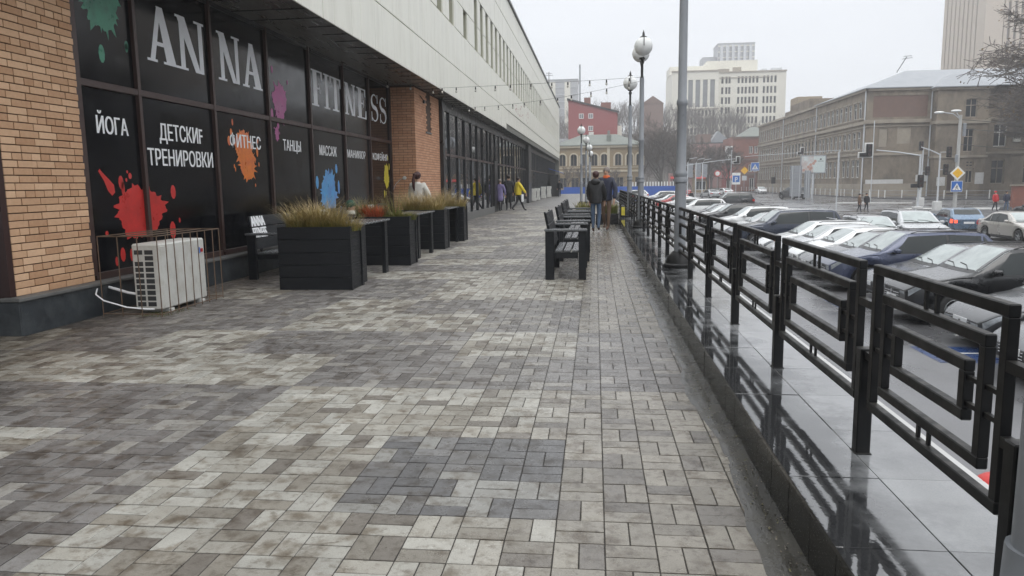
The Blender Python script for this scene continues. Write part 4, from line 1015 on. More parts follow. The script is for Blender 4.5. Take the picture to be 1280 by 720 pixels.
def blades(mb, cx, cy, z, n, rx, ry, hmin, hmax, lean, q, tones=(0, 1), wid=.004):
    for k in range(n):
        a = q.random() * 6.283; r = math.sqrt(q.random()); x, y = cx + rx * r * math.cos(a), cy + ry * r * math.sin(a)
        h = q.uniform(hmin, hmax); l = lean * h * (.25 + q.random()) ; da = a + q.gauss(0, .8); dx, dy = math.cos(da), math.sin(da)
        w = wid * q.uniform(.6, 1.3); px, py = -dy * w, dx * w; t0 = min(1, max(0, q.gauss(lerp(*tones, .5), (tones[1] - tones[0]) * .28)))
        pts = []
        drop = q.random() ** 2 * .5
        for s_ in (0, .4, .75, 1): pts.append((x + dx * l * s_ ** 1.8, y + dy * l * s_ ** 1.8, z + h * (s_ - drop * s_ ** 3), 1 - s_ * .85))
        b0 = len(mb.v); vs = []
        for (X_, Y_, Z_, ww) in pts: vs += [(X_ - px * ww, Y_ - py * ww, Z_), (X_ + px * ww, Y_ + py * ww, Z_)]
        for s_ in range(3):
            mb.tone = (min(1, t0 * .5 + s_ * .22 + .05),) * 3
            mb.add(vs[s_ * 2:s_ * 2 + 4], [(0, 1, 3, 2)])
q = random.Random(12)
def grass_thing(name, label, mats, fn, cat='grass'):
    b = MB(); fn(b); o = b.build(name, mats); tag(o, label, cat, 'grasses growing in the planters'); return o
def g1(b):
    for cx, n, hm in ((-4.12, 700, .46), (-3.86, 900, .56), (-3.66, 560, .46), (-3.45, 320, .30)): blades(b, cx, 10.08, .80, n, .17, .18, .14, hm * .92, .95, q, (-.1, 1))
    blades(b, -3.40, 10.1, .80, 260, .14, .20, .06, .14, 1.1, q, (0, .6), .005)
grass_thing('ornamental_grass', 'tall green and straw grass tufts spilling from the nearest planter', M['grass'], g1)
def g2(b):
    for cx, n, hm in ((-4.15, 380, .50), (-3.90, 260, .42), (-3.62, 130, .72)): blades(b, cx, 13.18, .80, n, .15, .18, .16, hm, .5, q, (.3, 1))
    blades(b, -3.50, 13.18, .80, 900, .30, .22, .07, .17, .9, q, (0, .8), .005)
grass_thing('sedge_cushion', 'low yellow-green sedge cushion with a few tall straws in the second planter', M['grass_low'], g2)
def g2r(b): blades(b, -3.98, 13.12, .80, 700, .20, .16, .12, .30, .6, q, (0, 1), .010)
grass_thing('red_plant', 'bright red-orange bushy plant among grass in the second planter', M['grass_red'], g2r, 'plant')
def g3(b):
    for cx, n, hm in ((-4.1, 620, .58), (-3.85, 620, .54), (-3.55, 420, .44)): blades(b, cx, 16.45, .80, n, .18, .18, .16, hm, .8, q, (.35, 1))
grass_thing('ornamental_grass', 'straw-coloured arching grass in the third planter, in front of the woman', M['grass'], g3)
def g4(b):
    for cx, n, hm in ((-4.05, 560, .60), (-3.75, 560, .60), (-3.45, 320, .46)): blades(b, cx, 18.7, .80, n, .18, .18, .16, hm, .8, q, (.35, 1))
grass_thing('ornamental_grass', 'straw-coloured grass in the farthest planter by the storefront', M['grass'], g4)

# low planter walls that close the walkway
t = thing('low_wall', (.05, 25.4, 0), 'low black wall across the walkway behind the couple', 'wall')
for k in range(3): b = MB(); b.bbox(.02 + k * .255, .02 + k * .255 + .251, 25.4, 25.5, 0, .33, .004); b.build('slab', M['kerb'], t)
b = MB(); b.bbox(0, .788, 25.38, 25.9, .331, .36, .005); b.build('coping', M['kerb'], t)
t = thing('dark_planter', (-.9, 26.2, 0), 'wide dark planter with low shrubs behind the row of benches', 'planter')
b = MB(); b.bbox(-.95, 0, 26.2, 28.6, 0, .42, .01); b.build('trough', M['kerb'], t)
b = MB(); blades(b, -.35, 27.2, .40, 700, .35, 1.0, .1, .4, .6, q, (0, .9), .012); b.build('shrub', M['grass_low'], t)
b = MB(); blades(b, .55, 26.6, .33, 600, .22, .6, .1, .45, .6, q, (0, .6), .012); tag(b.build('yellowing_shrub', M['grass_low']), 'yellow-green shrub behind the legs of the couple', 'plant')
t = thing('bag', (1.02, 24.6, PZ), 'small yellow and black bag standing at the foot of the railing', 'bag')
b = MB(); b.bbox(.85, 1.02, 25.5, 25.75, PZ, PZ + .42, .04); b.build('body', M['black'], t)
b = MB(); b.bbox(.88, 1.0, 25.485, 25.5, PZ + .08, PZ + .36, .01); b.build('front_pocket', M['splat_yellow'], t)

# ================================================================= PEOPLE
def fabric(name, c, rough=.8): return mat('cloth_' + name, c, rough, var=.14, vscale=9, bump=.35, bscale=22)
CL = dict(black=fabric('black', (.018, .019, .021), .5), navy=fabric('navy', (.016, .021, .045), .6), white=fabric('offwhite', (.62, .60, .55)), yellow=fabric('yellow', (.72, .56, .03), .5), purple=fabric('lilac', (.22, .19, .36)),
          red=fabric('red', (.45, .03, .035)), jeans=fabric('jeans', (.07, .11, .18)), tan=fabric('tan', (.12, .075, .05)), orange=fabric('orange', (.75, .16, .05)), dark=fabric('dark', (.015, .016, .02)), brown=fabric('brown', (.09, .045, .03)), green=fabric('green_knit', (.025, .09, .06)), pale=fabric('pale', (.55, .53, .46)))
SKIN = mat('skin', (.50, .31, .22), .55, var=.06); HAIR = {'dark': mat('dark_hair', (.022, .015, .012), .5, var=.3, vscale=30), 'grey': mat('grey_hair', (.20, .17, .15), .6, var=.3, vscale=30), 'auburn': mat('auburn_hair', (.05, .016, .014), .5, var=.3, vscale=30)}
def skin_mesh(verts, edges, radii, sub=1):
    me = bpy.data.meshes.new('tmp'); me.from_pydata(verts, edges, []); o = bpy.data.objects.new('tmp', me); COL.objects.link(o)
    o.modifiers.new('s', 'SKIN'); sv = me.skin_vertices[0].data
    for i, r in enumerate(radii): sv[i].radius = (r, r) if not isinstance(r, tuple) else r
    sv[0].use_root = True
    m = o.modifiers.new('u', 'SUBSURF'); m.levels = sub; m.render_levels = sub
    dg = bpy.context.evaluated_depsgraph_get(); out = bpy.data.meshes.new_from_object(o.evaluated_get(dg)); bpy.data.objects.remove(o); bpy.data.meshes.remove(me)
    return out
def person(loc, yaw, label, jacket='black', pants='jeans', shoes='dark', hair='dark', stride=0.0, arms=((.0, .1), (.0, .1)), h=1.72, coat=False, ponytail=False, hat=None, scarf=None, hood=False, sit=False, puffy=1.0, group=None, bend=.25):
    """faces -y at yaw 0; joints laid out in metres and grown with a skin surface"""
    t = thing('person', loc, label, 'person', group); t.rotation_euler = (0, 0, yaw); s = h / 1.75
    V, E, Rr = [], [], []
    def v(p, r, par=None):
        V.append(tuple(c * s for c in p)); Rr.append(tuple(c * s for c in r) if isinstance(r, tuple) else r * s)
        if par is not None: E.append((par, len(V) - 1))
        return len(V) - 1
    hz = .92 if not sit else .50
    pel = v((0, 0, hz), (.135, .105)); sp_ = v((0, 0, hz + .17), (.120, .095), pel); ch = v((0, .0, hz + .38), (.150, .105), sp_); nk = v((0, .005, hz + .54), .058, ch); hb = v((0, -.01, hz + .61), .062, nk)
    hm = v((0, -.018, hz + .69), (.078, .092), hb); ht = v((0, -.005, hz + .77), (.066, .078), hm)
    J = {}
    for sd, (fw_, ab) in zip((-1, 1), arms):
        sh = v((sd * .175, .0, hz + .48), .058, ch)
        el = (sd * (.205 + ab * .5), -.02 - fw_ * .24, hz + .48 - .28); e1_ = v(el, .043, sh)
        wr = (el[0] - sd * (.02 + .0 * ab) + (0 if fw_ >= 0 else 0), el[1] - fw_ * .24 - .04 - bend * .1, el[2] - .25 + abs(fw_) * .10); w1 = v(wr, .028, e1_)
        pm_ = v((wr[0], wr[1] - .01, wr[2] - .07), (.038, .018), w1); J[sd] = (sh, e1_, w1, pm_)
        for kf, (ox, ln) in enumerate(((-.027, .062), (-.009, .074), (.009, .070), (.027, .054))):
            f1 = v((wr[0] + ox * .4, wr[1] - .012 + ox, wr[2] - .10), .0095, pm_); v((wr[0] + ox * .4 - sd * .012, wr[1] - .018 + ox, wr[2] - .10 - ln), .0075, f1)
        v((wr[0] - sd * .012, wr[1] - .052, wr[2] - .085), .010, pm_)
    K = {}
    for sd in (-1, 1):
        st = stride * sd
        hp = v((sd * .085, 0, hz - .04), .088, pel)
        if sit: kn = v((sd * .11, -.42, hz - .02), .062, hp); an = v((sd * .11, -.44, .09), .042, kn)
        else:
            kn = v((sd * .09, -.01 - st * .22 - (.05 if st < 0 else 0), hz - .45), .060, hp); an = v((sd * .085, -st * .42 + (.04 if st < 0 else 0), .09 + (.05 if st < 0 else 0)), .040, kn)
        ax, ay, az = V[an][0] / s, V[an][1] / s, V[an][2] / s
        to = v((ax, ay - .14, az - .055), (.042, .030), an); K[sd] = (hp, kn, an, to)
    me = skin_mesh(V, E, Rr, 1)
    for m_ in (SKIN, CL[pants], CL[shoes], CL[jacket]): me.materials.append(m_)
    wz = {sd: V[J[sd][2]] for sd in (-1, 1)}
    for p in me.polygons:
        c = p.center; z = c.z / s
        if z > hz + .545: i = 0
        elif any((c - Vector(wz[sd])).length < .22 * s and c.z < wz[sd][2] - .005 and abs(c.x) > .15 * s and (c - Vector(wz[sd])).length < (Vector(V[K[sd][0]]) - c).length for sd in (-1, 1)): i = 0
        elif z > hz + .02: i = 3
        elif z < .13: i = 2
        else: i = 1
        p.material_index = i
    me.polygons.foreach_set('use_smooth', [True] * len(me.polygons)); o = bpy.data.objects.new('body', me); COL.objects.link(o); o.parent = t
    # coat as its own slightly larger surface
    V2, E2, R2 = [], [], []
    def v2(p, r, par=None):
        V2.append(tuple(c * s for c in p)); R2.append(tuple(c * s for c in r) if isinstance(r, tuple) else r * s)
        if par is not None: E2.append((par, len(V2) - 1))
        return len(V2) - 1
    k = puffy
    c0 = v2((0, 0, hz + .10), (.165 * k, .135 * k)); c1 = v2((0, 0, hz + .36), (.180 * k, .135 * k), c0); c2 = v2((0, .005, hz + .50), (.10, .085), c1); v2((0, .012, hz + .585), (.085, .085), c2)
    lo = v2((0, 0, hz - .10), (.175 * k, .145 * k), c0) if not sit else c0
    if coat: v2((0, 0, hz - .42), (.20 * k, .17 * k), lo)
    for sd in (-1, 1):
        a, e_, w_, _ = J[sd]; g = lambda i: tuple(c / s for c in V[i])
        s1 = v2(g(a), .078 * k, c1); s2 = v2(g(e_), .064 * k, s1); v2(g(w_), .050 * k, s2)
    me = skin_mesh(V2, E2, R2, 2); me.materials.append(CL[jacket]); me.polygons.foreach_set('use_smooth', [True] * len(me.polygons))
    if puffy > 1.1:   # quilting
        for vv in me.vertices: 
            f = 1 + .035 * math.sin(vv.co.z * 75); vv.co.x *= f; vv.co.y *= f
    o = bpy.data.objects.new('coat' if coat else 'jacket', me); COL.objects.link(o); o.parent = t
    hc = (0, -.012, hz + .715)
    sc_ = lambda p: tuple(c * s for c in p)
    b = MB()
    if hat: b.ball(sc_((0, .015, hz + .75)), .108 * s, 14, 10, 1, 1.04, .95); b.build('hat', CL[hat], t, smooth=True, world=False)
    else:
        b.ball(sc_((0, .018, hz + .735)), .102 * s, 14, 10, .95, 1.02, 1.02); b.build('hair', HAIR[hair], t, smooth=True, world=False)
    if ponytail:
        b = MB(); b.tube([sc_(p) for p in ((0, .09, hz + .78), (0.01, .16, hz + .76), (.02, .19, hz + .62), (.02, .185, hz + .45), (.01, .17, hz + .34))], [.03 * s, .042 * s, .045 * s, .036 * s, .012 * s], 8); b.build('ponytail', HAIR[hair], t, smooth=True, world=False)
    if hood:
        b = MB(); b.ball(sc_((0, .095, hz + .53)), .125 * s, 14, 10, 1.15, .75, .75); b.build('hood', CL[jacket], t, smooth=True, world=False)
    if scarf:
        b = MB(); b.lathe([(.075, -.02), (.10, .0), (.105, .04), (.085, .075), (.066, .07)], sc_((0, .0, hz + .535)), 14); b.build('scarf', CL[scarf], t, smooth=True, world=False)
    # nose and ears
    b = MB(); b.ball(sc_((0, -.112, hz + .69)), .016 * s, 8, 6, .8, 1, 1.2); b.build('nose', SKIN, t, smooth=True, world=False)
    for sd in (-1, 1): b = MB(); b.ball(sc_((sd * .078, .0, hz + .70)), .024 * s, 8, 6, .4, .8, 1.2); b.build('ear', SKIN, t, smooth=True, world=False)
    for sd in (-1, 1): b = MB(); b.ball(sc_((sd * .032, -.098, hz + .715)), .0075 * s, 8, 6); b.build('eye', M['black'], t, smooth=True, world=False)
    b = MB(); b.ball(sc_((0, -.100, hz + .648)), .020 * s, 8, 6, 1.1, .4, .35); b.build('mouth', CL['brown'], t, smooth=True, world=False)
    return t
PI = math.pi
person((.02, 21.5, 0), PI - .15, 'man in black hooded jacket and blue jeans with his back to the viewer', 'black', 'jeans', 'brown', 'auburn', .12, ((.35, .06), (.3, .06)), 1.74, hood=True, puffy=1.15)
person((.33, 22.35, 0), -.3, 'person in navy jacket with orange scarf and tan trousers facing the man in black', 'navy', 'tan', 'brown', 'grey', .3, ((.35, .1), (.1, .15)), 1.86, scarf='orange', puffy=1.1)
person((-4.62, 19.3, 0), PI - .3, 'woman with dark ponytail in cream puffer jacket in front of the brick pier', 'white', 'dark', 'dark', 'auburn', .1, ((.2, .15), (.2, .15)), 1.76, ponytail=True, puffy=1.2)
person((-3.95, 38.6, 0), PI / 2 + .5, 'woman walking in yellow puffer jacket and black trousers along the storefront', 'yellow', 'dark', 'dark', 'dark', .85, ((.5, .1), (-.3, .1)), 1.76, puffy=1.25)
person((-4.55, 39.4, 0), PI + .2, 'tall man in black jacket and black trousers near the shop door', 'dark', 'dark', 'dark', 'dark', .3, ((.1, .1), (.1, .1)), 1.88, puffy=1.1)
person((-4.85, 38.2, 0), PI * .9, 'woman in long lilac coat beside the shop door', 'purple', 'dark', 'dark', 'grey', .15, ((.2, .1), (.2, .1)), 1.66, coat=True, puffy=1.05)
person((-3.6, 76, 0), PI, 'distant person in dark clothes at the far end of the shopfront', 'dark', 'dark', 'dark', 'dark', .3, h=1.74)
person((-4.98, 14.9, -.10), PI / 2 - .3, 'person in green knitted hat and pale scarf sitting behind the second planter', 'dark', 'dark', 'dark', 'dark', 0, ((.5, .1), (.5, .1)), 1.60, hat='green', scarf='pale', sit=True, puffy=1.1)
b = MB(); t = thing('white_bag', (-3.65, 38.55, .5), 'small white shopping bag held by the woman in yellow', 'bag'); b.bbox(-3.78, -3.68, 38.35, 38.65, .48, .86, .02); b.build('bag_body', M['white_print'], t)
b.__init__(); b.tube([(-3.73, 38.42, .86), (-3.73, 38.5, .98), (-3.73, 38.58, .86)], .006, 5); b.build('bag_handle', M['black'], t)
person((33.9, 68, zg(0, 68) + .14), .3, 'distant woman in red coat carrying a bag on the far pavement', 'red', 'dark', 'dark', 'dark', .35, coat=False, h=1.72, hat='red', puffy=1.2)
person((35.0, 68.4, zg(0, 68) + .14), .1, 'distant person in dark navy coat walking beside the red coat', 'navy', 'jeans', 'dark', 'dark', .3, h=1.72, puffy=1.15)
person((24.0, 71.5, zg(0, 71)), .9, 'pedestrian in brown jacket crossing the road behind the parked cars', 'tan', 'dark', 'dark', 'dark', .3, h=1.72, puffy=1.2)
person((24.65, 71.6, zg(0, 71)), .4, 'pedestrian in black jacket crossing the road behind the parked cars', 'dark', 'dark', 'dark', 'dark', .3, h=1.76, puffy=1.2)
person((12.0, 96.0, zg(0, 96)), .4, 'person in black standing among the far parked cars', 'dark', 'dark', 'dark', 'dark', .1, h=1.78, puffy=1.2)

# ================================================================= CARS
# local frame: nose towards +x, wheels on z = 0
def interp(pts, x):
    if x <= pts[0][0]: return pts[0][1]
    for (a, fa), (b_, fb) in zip(pts, pts[1:]):
        if x <= b_:
            t = (x - a) / (b_ - a); return fa + (fb - fa) * t
    return pts[-1][1]
def smooth_curve(pts, rad=.10):
    """polyline rounded with a moving average"""
    def f(x): return sum(interp(pts, x + rad * k / 4) for k in range(-4, 5)) / 9
    return f
CARS = {
 'hatch': dict(L=4.25, W=1.80, H=1.48, wb=2.60, wr=.315, cowl=.95, rf=.22, rr=-1.45, re=-1.98, hood=.98, nose=.74, belt=.93, tail=.98, dk=None, rake=.7),
 'suv':   dict(L=4.65, W=1.88, H=1.70, wb=2.72, wr=.36, cowl=1.05, rf=.30, rr=-1.75, re=-2.18, hood=1.12, nose=.92, belt=1.08, tail=1.12, dk=None, rake=.7),
 'bigsuv':dict(L=4.90, W=1.98, H=1.84, wb=2.90, wr=.39, cowl=1.10, rf=.42, rr=-2.05, re=-2.30, hood=1.22, nose=1.02, belt=1.18, tail=1.2, dk=None, rake=.6),
 'wagon': dict(L=4.60, W=1.80, H=1.50, wb=2.70, wr=.325, cowl=1.00, rf=.25, rr=-1.85, re=-2.18, hood=.97, nose=.74, belt=.93, tail=.97, dk=None, rake=.7),
 'sedan': dict(L=4.62, W=1.81, H=1.46, wb=2.72, wr=.32, cowl=1.02, rf=.22, rr=-1.05, re=-1.80, hood=.95, nose=.72, belt=.92, tail=1.02, dk=-1.80, rake=.8),
}
def car_surface(c):
    L, H, W = c['L'], c['H'], c['W'] / 2; f, r = L / 2, -L / 2
    prof = [(r, c['tail'] - .10), (r + .06, c['tail']), (c['re'] if not c['dk'] else c['re'], c['tail'] + (.02 if c['dk'] else .04)), (c['rr'], H - .05), (lerp(c['rr'], c['rf'], .45), H), (c['rf'], H - .045), (c['cowl'], c['hood'] + .02), (f - .75, lerp(c['hood'], c['nose'], .45)), (f - .25, c['nose'] + .03), (f, c['nose'] - .14)]
    if not c['dk']: prof[2] = (c['re'], c['tail'] + .06)
    ztop = smooth_curve(prof, .10)
    belt = lambda x: c['belt'] + (-.03 if x > 1 else 0) - .02 * x / 2
    zarch = lambda x: max([c['sill']] + [(c['wr'] + math.sqrt(max(0, (c['wr'] + .065) ** 2 - (x - xw) ** 2))) if abs(x - xw) < c['wr'] + .065 else 0 for xw in (c['wb'] / 2, -c['wb'] / 2 - .02)])
    def hw(x):
        u = abs(x) / (L / 2); e_ = (.20 if x > 0 else .13)
        return W * (1 - e_ * max(0, (u - .62) / .38) ** 2.4)
    def ring(x):
        zt, zb, w = ztop(x), zarch(x), hw(x); be = min(belt(x), zt - .035); h = zt - be
        wr = w * .955 - .34 * max(0, h - .05); rt = min(.085, h * .42)
        endf = max(0, (abs(x) - (L / 2 - .16)) / .16); zb2 = zb + .10 * endf ** 2 if zb < .4 else zb
        lo = min(zb2 + .10, be - .12)
        return [(0, zb2 + .01), (w * .84, zb2), (w * .955, zb2 + .02), (w * .995, lerp(lo, be, .18)), (w, lerp(lo, be, .5)), (w * .99, lerp(lo, be, .82)), (w * .955, be), (lerp(w * .955, wr, .5) + .012, lerp(be, zt - rt, .5)), (wr, zt - rt), (wr - .05, zt - rt * .32), (wr * .62, zt - rt * .06), (0, zt)]
    return ring, ztop, belt, hw, zarch
def build_car(kind):
    c = dict(CARS[kind]); c['sill'] = c['wr'] * .72; L, W, H = c['L'], c['W'] / 2, c['H']
    ring, ztop, belt, hw, zarch = car_surface(c)
    root = thing('parked_car'); PB = PAINT['dgrey']; f = L / 2
    # body shell
    st = set([-f, -f + .03, -f + .08, -f + .15, f - .15, f - .08, f - .03, f]); x = -f + .2
    while x < f - .15: st.add(round(x, 3)); x += .11
    for xw in (c['wb'] / 2, -c['wb'] / 2 - .02):
        for k in range(-6, 7): st.add(round(xw + (c['wr'] + .064) * math.sin(k / 6 * math.pi / 2), 3))
    xs_ = sorted(st); vs, fs = [], []; n = 12
    for x in xs_:
        rg = ring(x); d = max(0, abs(x) - (f - .10)) / .10; ins = .05 * d ** 2
        row = [(x, y - (ins if y > .1 else 0), z - (ins * .8 if z > .5 else -ins * .8)) for y, z in rg]
        vs += row + [(x, -y, z) for _, y, z in row[-2:0:-1]]
    m = 2 * n - 2
    for i in range(len(xs_) - 1):
        for k in range(m): fs.append((i * m + k, i * m + (k + 1) % m, (i + 1) * m + (k + 1) % m, (i + 1) * m + k))
    fs.append(tuple(range(m))); fs.append(tuple((len(xs_) - 1) * m + k for k in range(m))[::-1])
    b = MB(); b.add(vs, [tuple(reversed(q_)) for q_ in fs]); body = b.build('body', PB, root, smooth=True, ang=38)
    b = MB()   # dark inner wells and underside
    for xw in (c['wb'] / 2, -c['wb'] / 2 - .02): b.box(xw - c['wr'] - .08, xw + c['wr'] + .08, -W + .20, W - .20, .2, c['wr'] * 2 + .02)
    b.box(-f + .25, f - .25, -W * .84, W * .84, c['sill'] - .07, c['sill'] + .03); b.build('underbody', M['black'], root)
    def side_y(x, z):
        rg = ring(x)
        for (y0, z0), (y1, z1) in zip(rg[2:], rg[3:]):
            if z0 <= z <= z1 and z1 > z0: return lerp(y0, y1, (z - z0) / (z1 - z0))
        return rg[2][0]
    def patch(name, mtl, parent, quadx, nx, nz, off=.006, both=True, label=None):
        """patch that follows the side surface; quadx(u,v)->(x,z)"""
        res = []
        for sd in ((1, -1) if both else (1,)):
            vs_, fs_ = [], []
            for j in range(nz + 1):
                for i in range(nx + 1): x_, z_ = quadx(i / nx, j / nz); vs_.append((x_, sd * (side_y(x_, z_) + off), z_ + off * .3))
            for j in range(nz):
                for i in range(nx):
                    a = j * (nx + 1) + i; q_ = (a, a + 1, a + nx + 2, a + nx + 1); fs_.append(q_ if sd < 0 else q_[::-1])
            b_ = MB(); b_.add(vs_, fs_); res.append(b_.build(name, mtl, parent, smooth=True))
        return res
    zr_ = lambda x: ztop(x) - .105
    rfx, cw, rr, re = c['rf'], c['cowl'], c['rr'], c['re']; mid = (rfx + rr) * .5 - .02
    bz = lambda x: belt(x) + .035
    # side glass: front, rear and quarter lights
    def glassq(xb0, xb1, xt0, xt1):
        def g_(u, v_):
            xb, xt = lerp(xb0, xb1, u), lerp(xt0, xt1, u); x_ = lerp(xb, xt, v_); return x_, lerp(bz(x_), max(bz(x_) + .02, zr_(x_)), v_)
        return g_
    rrake = (re - rr)
    patch('pillar_trim', M['trim'], root, glassq(lerp(mid, rr, .70), mid + .25, lerp(mid, rr, .70), mid + .25), 5, 3, .004)
    patch('side_window', M['carglass'], root, glassq(mid + .03, cw - .28, mid + .03, rfx - .02), 6, 3)
    patch('side_window', M['carglass'], root, glassq(lerp(mid, rr, .86), mid - .03, lerp(mid, rr, .86), mid - .03), 6, 3)
    patch('quarter_window', M['carglass'], root, glassq(lerp(rr, re, .72), lerp(mid, rr, .92), rr + .06 if c['dk'] is None else rr + .02, lerp(mid, rr, .92)), 4, 3)
    patch('window_trim', M['trim'], root, lambda u, v_: (lerp(lerp(rr, re, .6), cw - .18, u), belt(lerp(lerp(rr, re, .6), cw - .18, u)) + .012 + .02 * v_), 12, 1, .008)
    # doors
    zs = c['sill'] + .06
    dfront = c['wb'] / 2 - c['wr'] - .12
    for a, d_ in ((mid + .008, dfront), (max(-c['wb'] / 2 + .16, lerp(mid, rr, .9)), mid - .008)):
        ds = patch('door', PB, root, lambda u, v_, a=a, d_=d_: (lerp(a, d_, u), lerp(max(zs, zarch(lerp(a, d_, u)) + .05), belt(lerp(a, d_, u)) - .012, v_)), 8, 6, .0045)
        for sd, dd in zip((1, -1), ds):
            b = MB(); hx = a + .12; hz_ = belt(hx) - .12; y = side_y(hx, hz_); b.bbox(hx - .07, hx + .09, sd * (y + .004), sd * (y + .032), hz_ - .012, hz_ + .012, .005); b.build('handle', M['chrome'] if kind in ('suv', 'bigsuv') else PB, dd, world=False)
    patch('sill_trim', M['trim'], root, lambda u, v_: (lerp(-c['wb'] / 2 + c['wr'] + .1, c['wb'] / 2 - c['wr'] - .1, u), c['sill'] + .025 + .055 * v_), 6, 1, .006)
    # top surface patches: windscreen and rear window
    def topz(x, y):
        rg = ring(x); y = abs(y)
        for (y1, z1), (y0, z0) in zip(rg[7:], rg[8:]):
            if y0 <= y <= y1: return lerp(z0, z1, (y - y0) / (y1 - y0 + 1e-9))
        return rg[-1][1]
    def toppatch(name, mtl, x0_, x1_, ny, nx, marg, off=.008):
        vs_, fs_ = [], []; nxm = Vector((ztop(x0_) - ztop(x1_), 0, x1_ - x0_)); nxm = nxm.normalized() if nxm.z > 0 else -nxm.normalized()
        for i in range(nx + 1):
            x_ = lerp(x0_, x1_, i / nx); hwid = ring(x_)[8][0] - marg
            for j in range(ny + 1):
                y = lerp(-hwid, hwid, j / ny); p = Vector((x_ - .05 * (y / hwid) ** 2 * (1 if x_ > 0 else -1), y, topz(x_ - .05 * (y / hwid) ** 2 * (1 if x_ > 0 else -1), y))) + nxm * off; vs_.append(p)
        for i in range(nx):
            for j in range(ny): a = i * (ny + 1) + j; fs_.append((a, a + ny + 1, a + ny + 2, a + 1))
        b_ = MB(); b_.add(vs_, fs_); return b_.build(name, mtl, root, smooth=True)
    ws = toppatch('windscreen', M['windscreen'], rfx + .02, cw - .06, 10, 6, .03)
    for sd in (-.35, .25):
        b = MB(); x0_ = cw - .05; b.tube([(x0_, sd + .25, topz(x0_, sd + .25) + .018), (x0_ - .10, sd - .02, topz(x0_ - .10, sd) + .022), (x0_ - .13, sd - .35, topz(x0_ - .13, sd - .35) + .02)], .009, 5); b.build('wiper', M['black'], root)
    if c['dk']: toppatch('rear_window', M['carglass'], re + .08, rr - .04, 10, 5, .03)
    else: toppatch('rear_window', M['carglass'], lerp(re, rr, .22), rr - .03, 10, 5, .03)
    # cowl strip and bonnet seam
    toppatch('cowl_strip', M['black'], cw - .055, cw + .05, 8, 2, .04, .006)
    # lamps
    zn = c['nose']
    big = kind in ('suv', 'bigsuv'); zf = ring(f - .04)[6][1]
    hl = patch('headlight', M['lens'], root, lambda u, v_: (lerp(f - .50, f - .035, u), lerp(ring(lerp(f - .50, f - .035, u))[6][1] - .045 - .095 * u, ring(lerp(f - .50, f - .035, u))[6][1] - .012, v_)), 8, 3, .008)
    for sd, h_ in zip((1, -1), hl):
        b = MB(); b.bbox(f - .06, f + .004, sd * (hw(f) - .38), sd * (hw(f) - .06), zf - .135, zf - .035, .03); b.build('lamp_front', M['lens'], h_, world=False)
        b = MB(); za_ = ring(f - .44)[6][1] - .035; yy = side_y(f - .44, za_); b.bbox(f - .48, f - .40, sd * (yy + .008), sd * (yy + .014), za_ - .02, za_ + .015, .003); b.build('indicator', M['amber'], h_, world=False)
    patch('tail_light', M['tail'], root, lambda u, v_: (lerp(-f + .025, -f + .26, u), lerp(c['tail'] - .30, c['tail'] - .10 + .02 * u, v_)), 5, 3, .010)
    for sd in (1, -1):
        b = MB(); b.bbox(-f - .006, -f + .02, sd * (hw(-f) - .22), sd * (hw(-f) - .05), c['tail'] - .30, c['tail'] - .13, .012); b.build('tail_lamp', M['tail'], root, world=False)
    # nose: grille, intake, fog lamps, plate
    b = MB(); gw = .36 if not big else .42; b.bbox(f - .03, f + .006, -gw, gw, zf - (.27 if big else .20), zf - .03, .03)
    gr = b.build('grille', M['trim'], root, world=False)
    for k in range(3):
        b = MB(); z_ = zf - (.23 if big else .17) + k * .05; b.bbox(f + .004, f + .013, -gw + .02, gw - .02, z_, z_ + .014, .003); b.build('grille_bar', M['chrome'] if big or kind == 'sedan' else M['black'], gr, world=False)
    b = MB(); b.lathe([(.055, -.004), (.055, .012), (.04, .018)], (f + .006, 0, zf - .11), 14, 'x'); b.build('badge', M['chrome'], gr, world=False)
    b = MB(); b.bbox(f - .06, f + .004, -W * .62, W * .62, c['sill'] + .10, c['sill'] + .22, .015); b.build('lower_intake', M['trim'], root, world=False)
    for sd in (1, -1): b = MB(); b.lathe([(.045, 0), (.045, .012)], (f - .035, sd * W * .74, c['sill'] + .19), 10, 'x'); b.build('fog_lamp', M['lens'], root, world=False)
    b = MB(); b.bbox(f + .002, f + .016, -.26, .26, c['sill'] + .225, c['sill'] + .335, .004); b.build('number_plate', M['plate'], root, world=False)
    b = MB(); b.bbox(-f - .012, -f + .002, -.26, .26, c['tail'] - .34, c['tail'] - .23, .004); b.build('number_plate', M['plate'], root, world=False)
    b = MB(); b.bbox(-f - .01, -f + .10, -W * .78, W * .78, c['sill'] + .0, c['sill'] + .16, .02); b.build('rear_bumper', M['trim'], root, world=False)
    # mirrors
    for sd in (1, -1):
        b = MB(); mx_ = cw - .42; y = side_y(mx_, bz(mx_)); b.bbox(mx_ - .06, mx_ + .10, sd * (y + .06), sd * (y + .25), bz(mx_) - .0, bz(mx_) + .13, .035); b.bbox(mx_ - .0, mx_ + .05, sd * (y - .02), sd * (y + .08), bz(mx_) - .01, bz(mx_) + .035, .008)
        b.build('wing_mirror', PB, root, smooth=True, world=False)
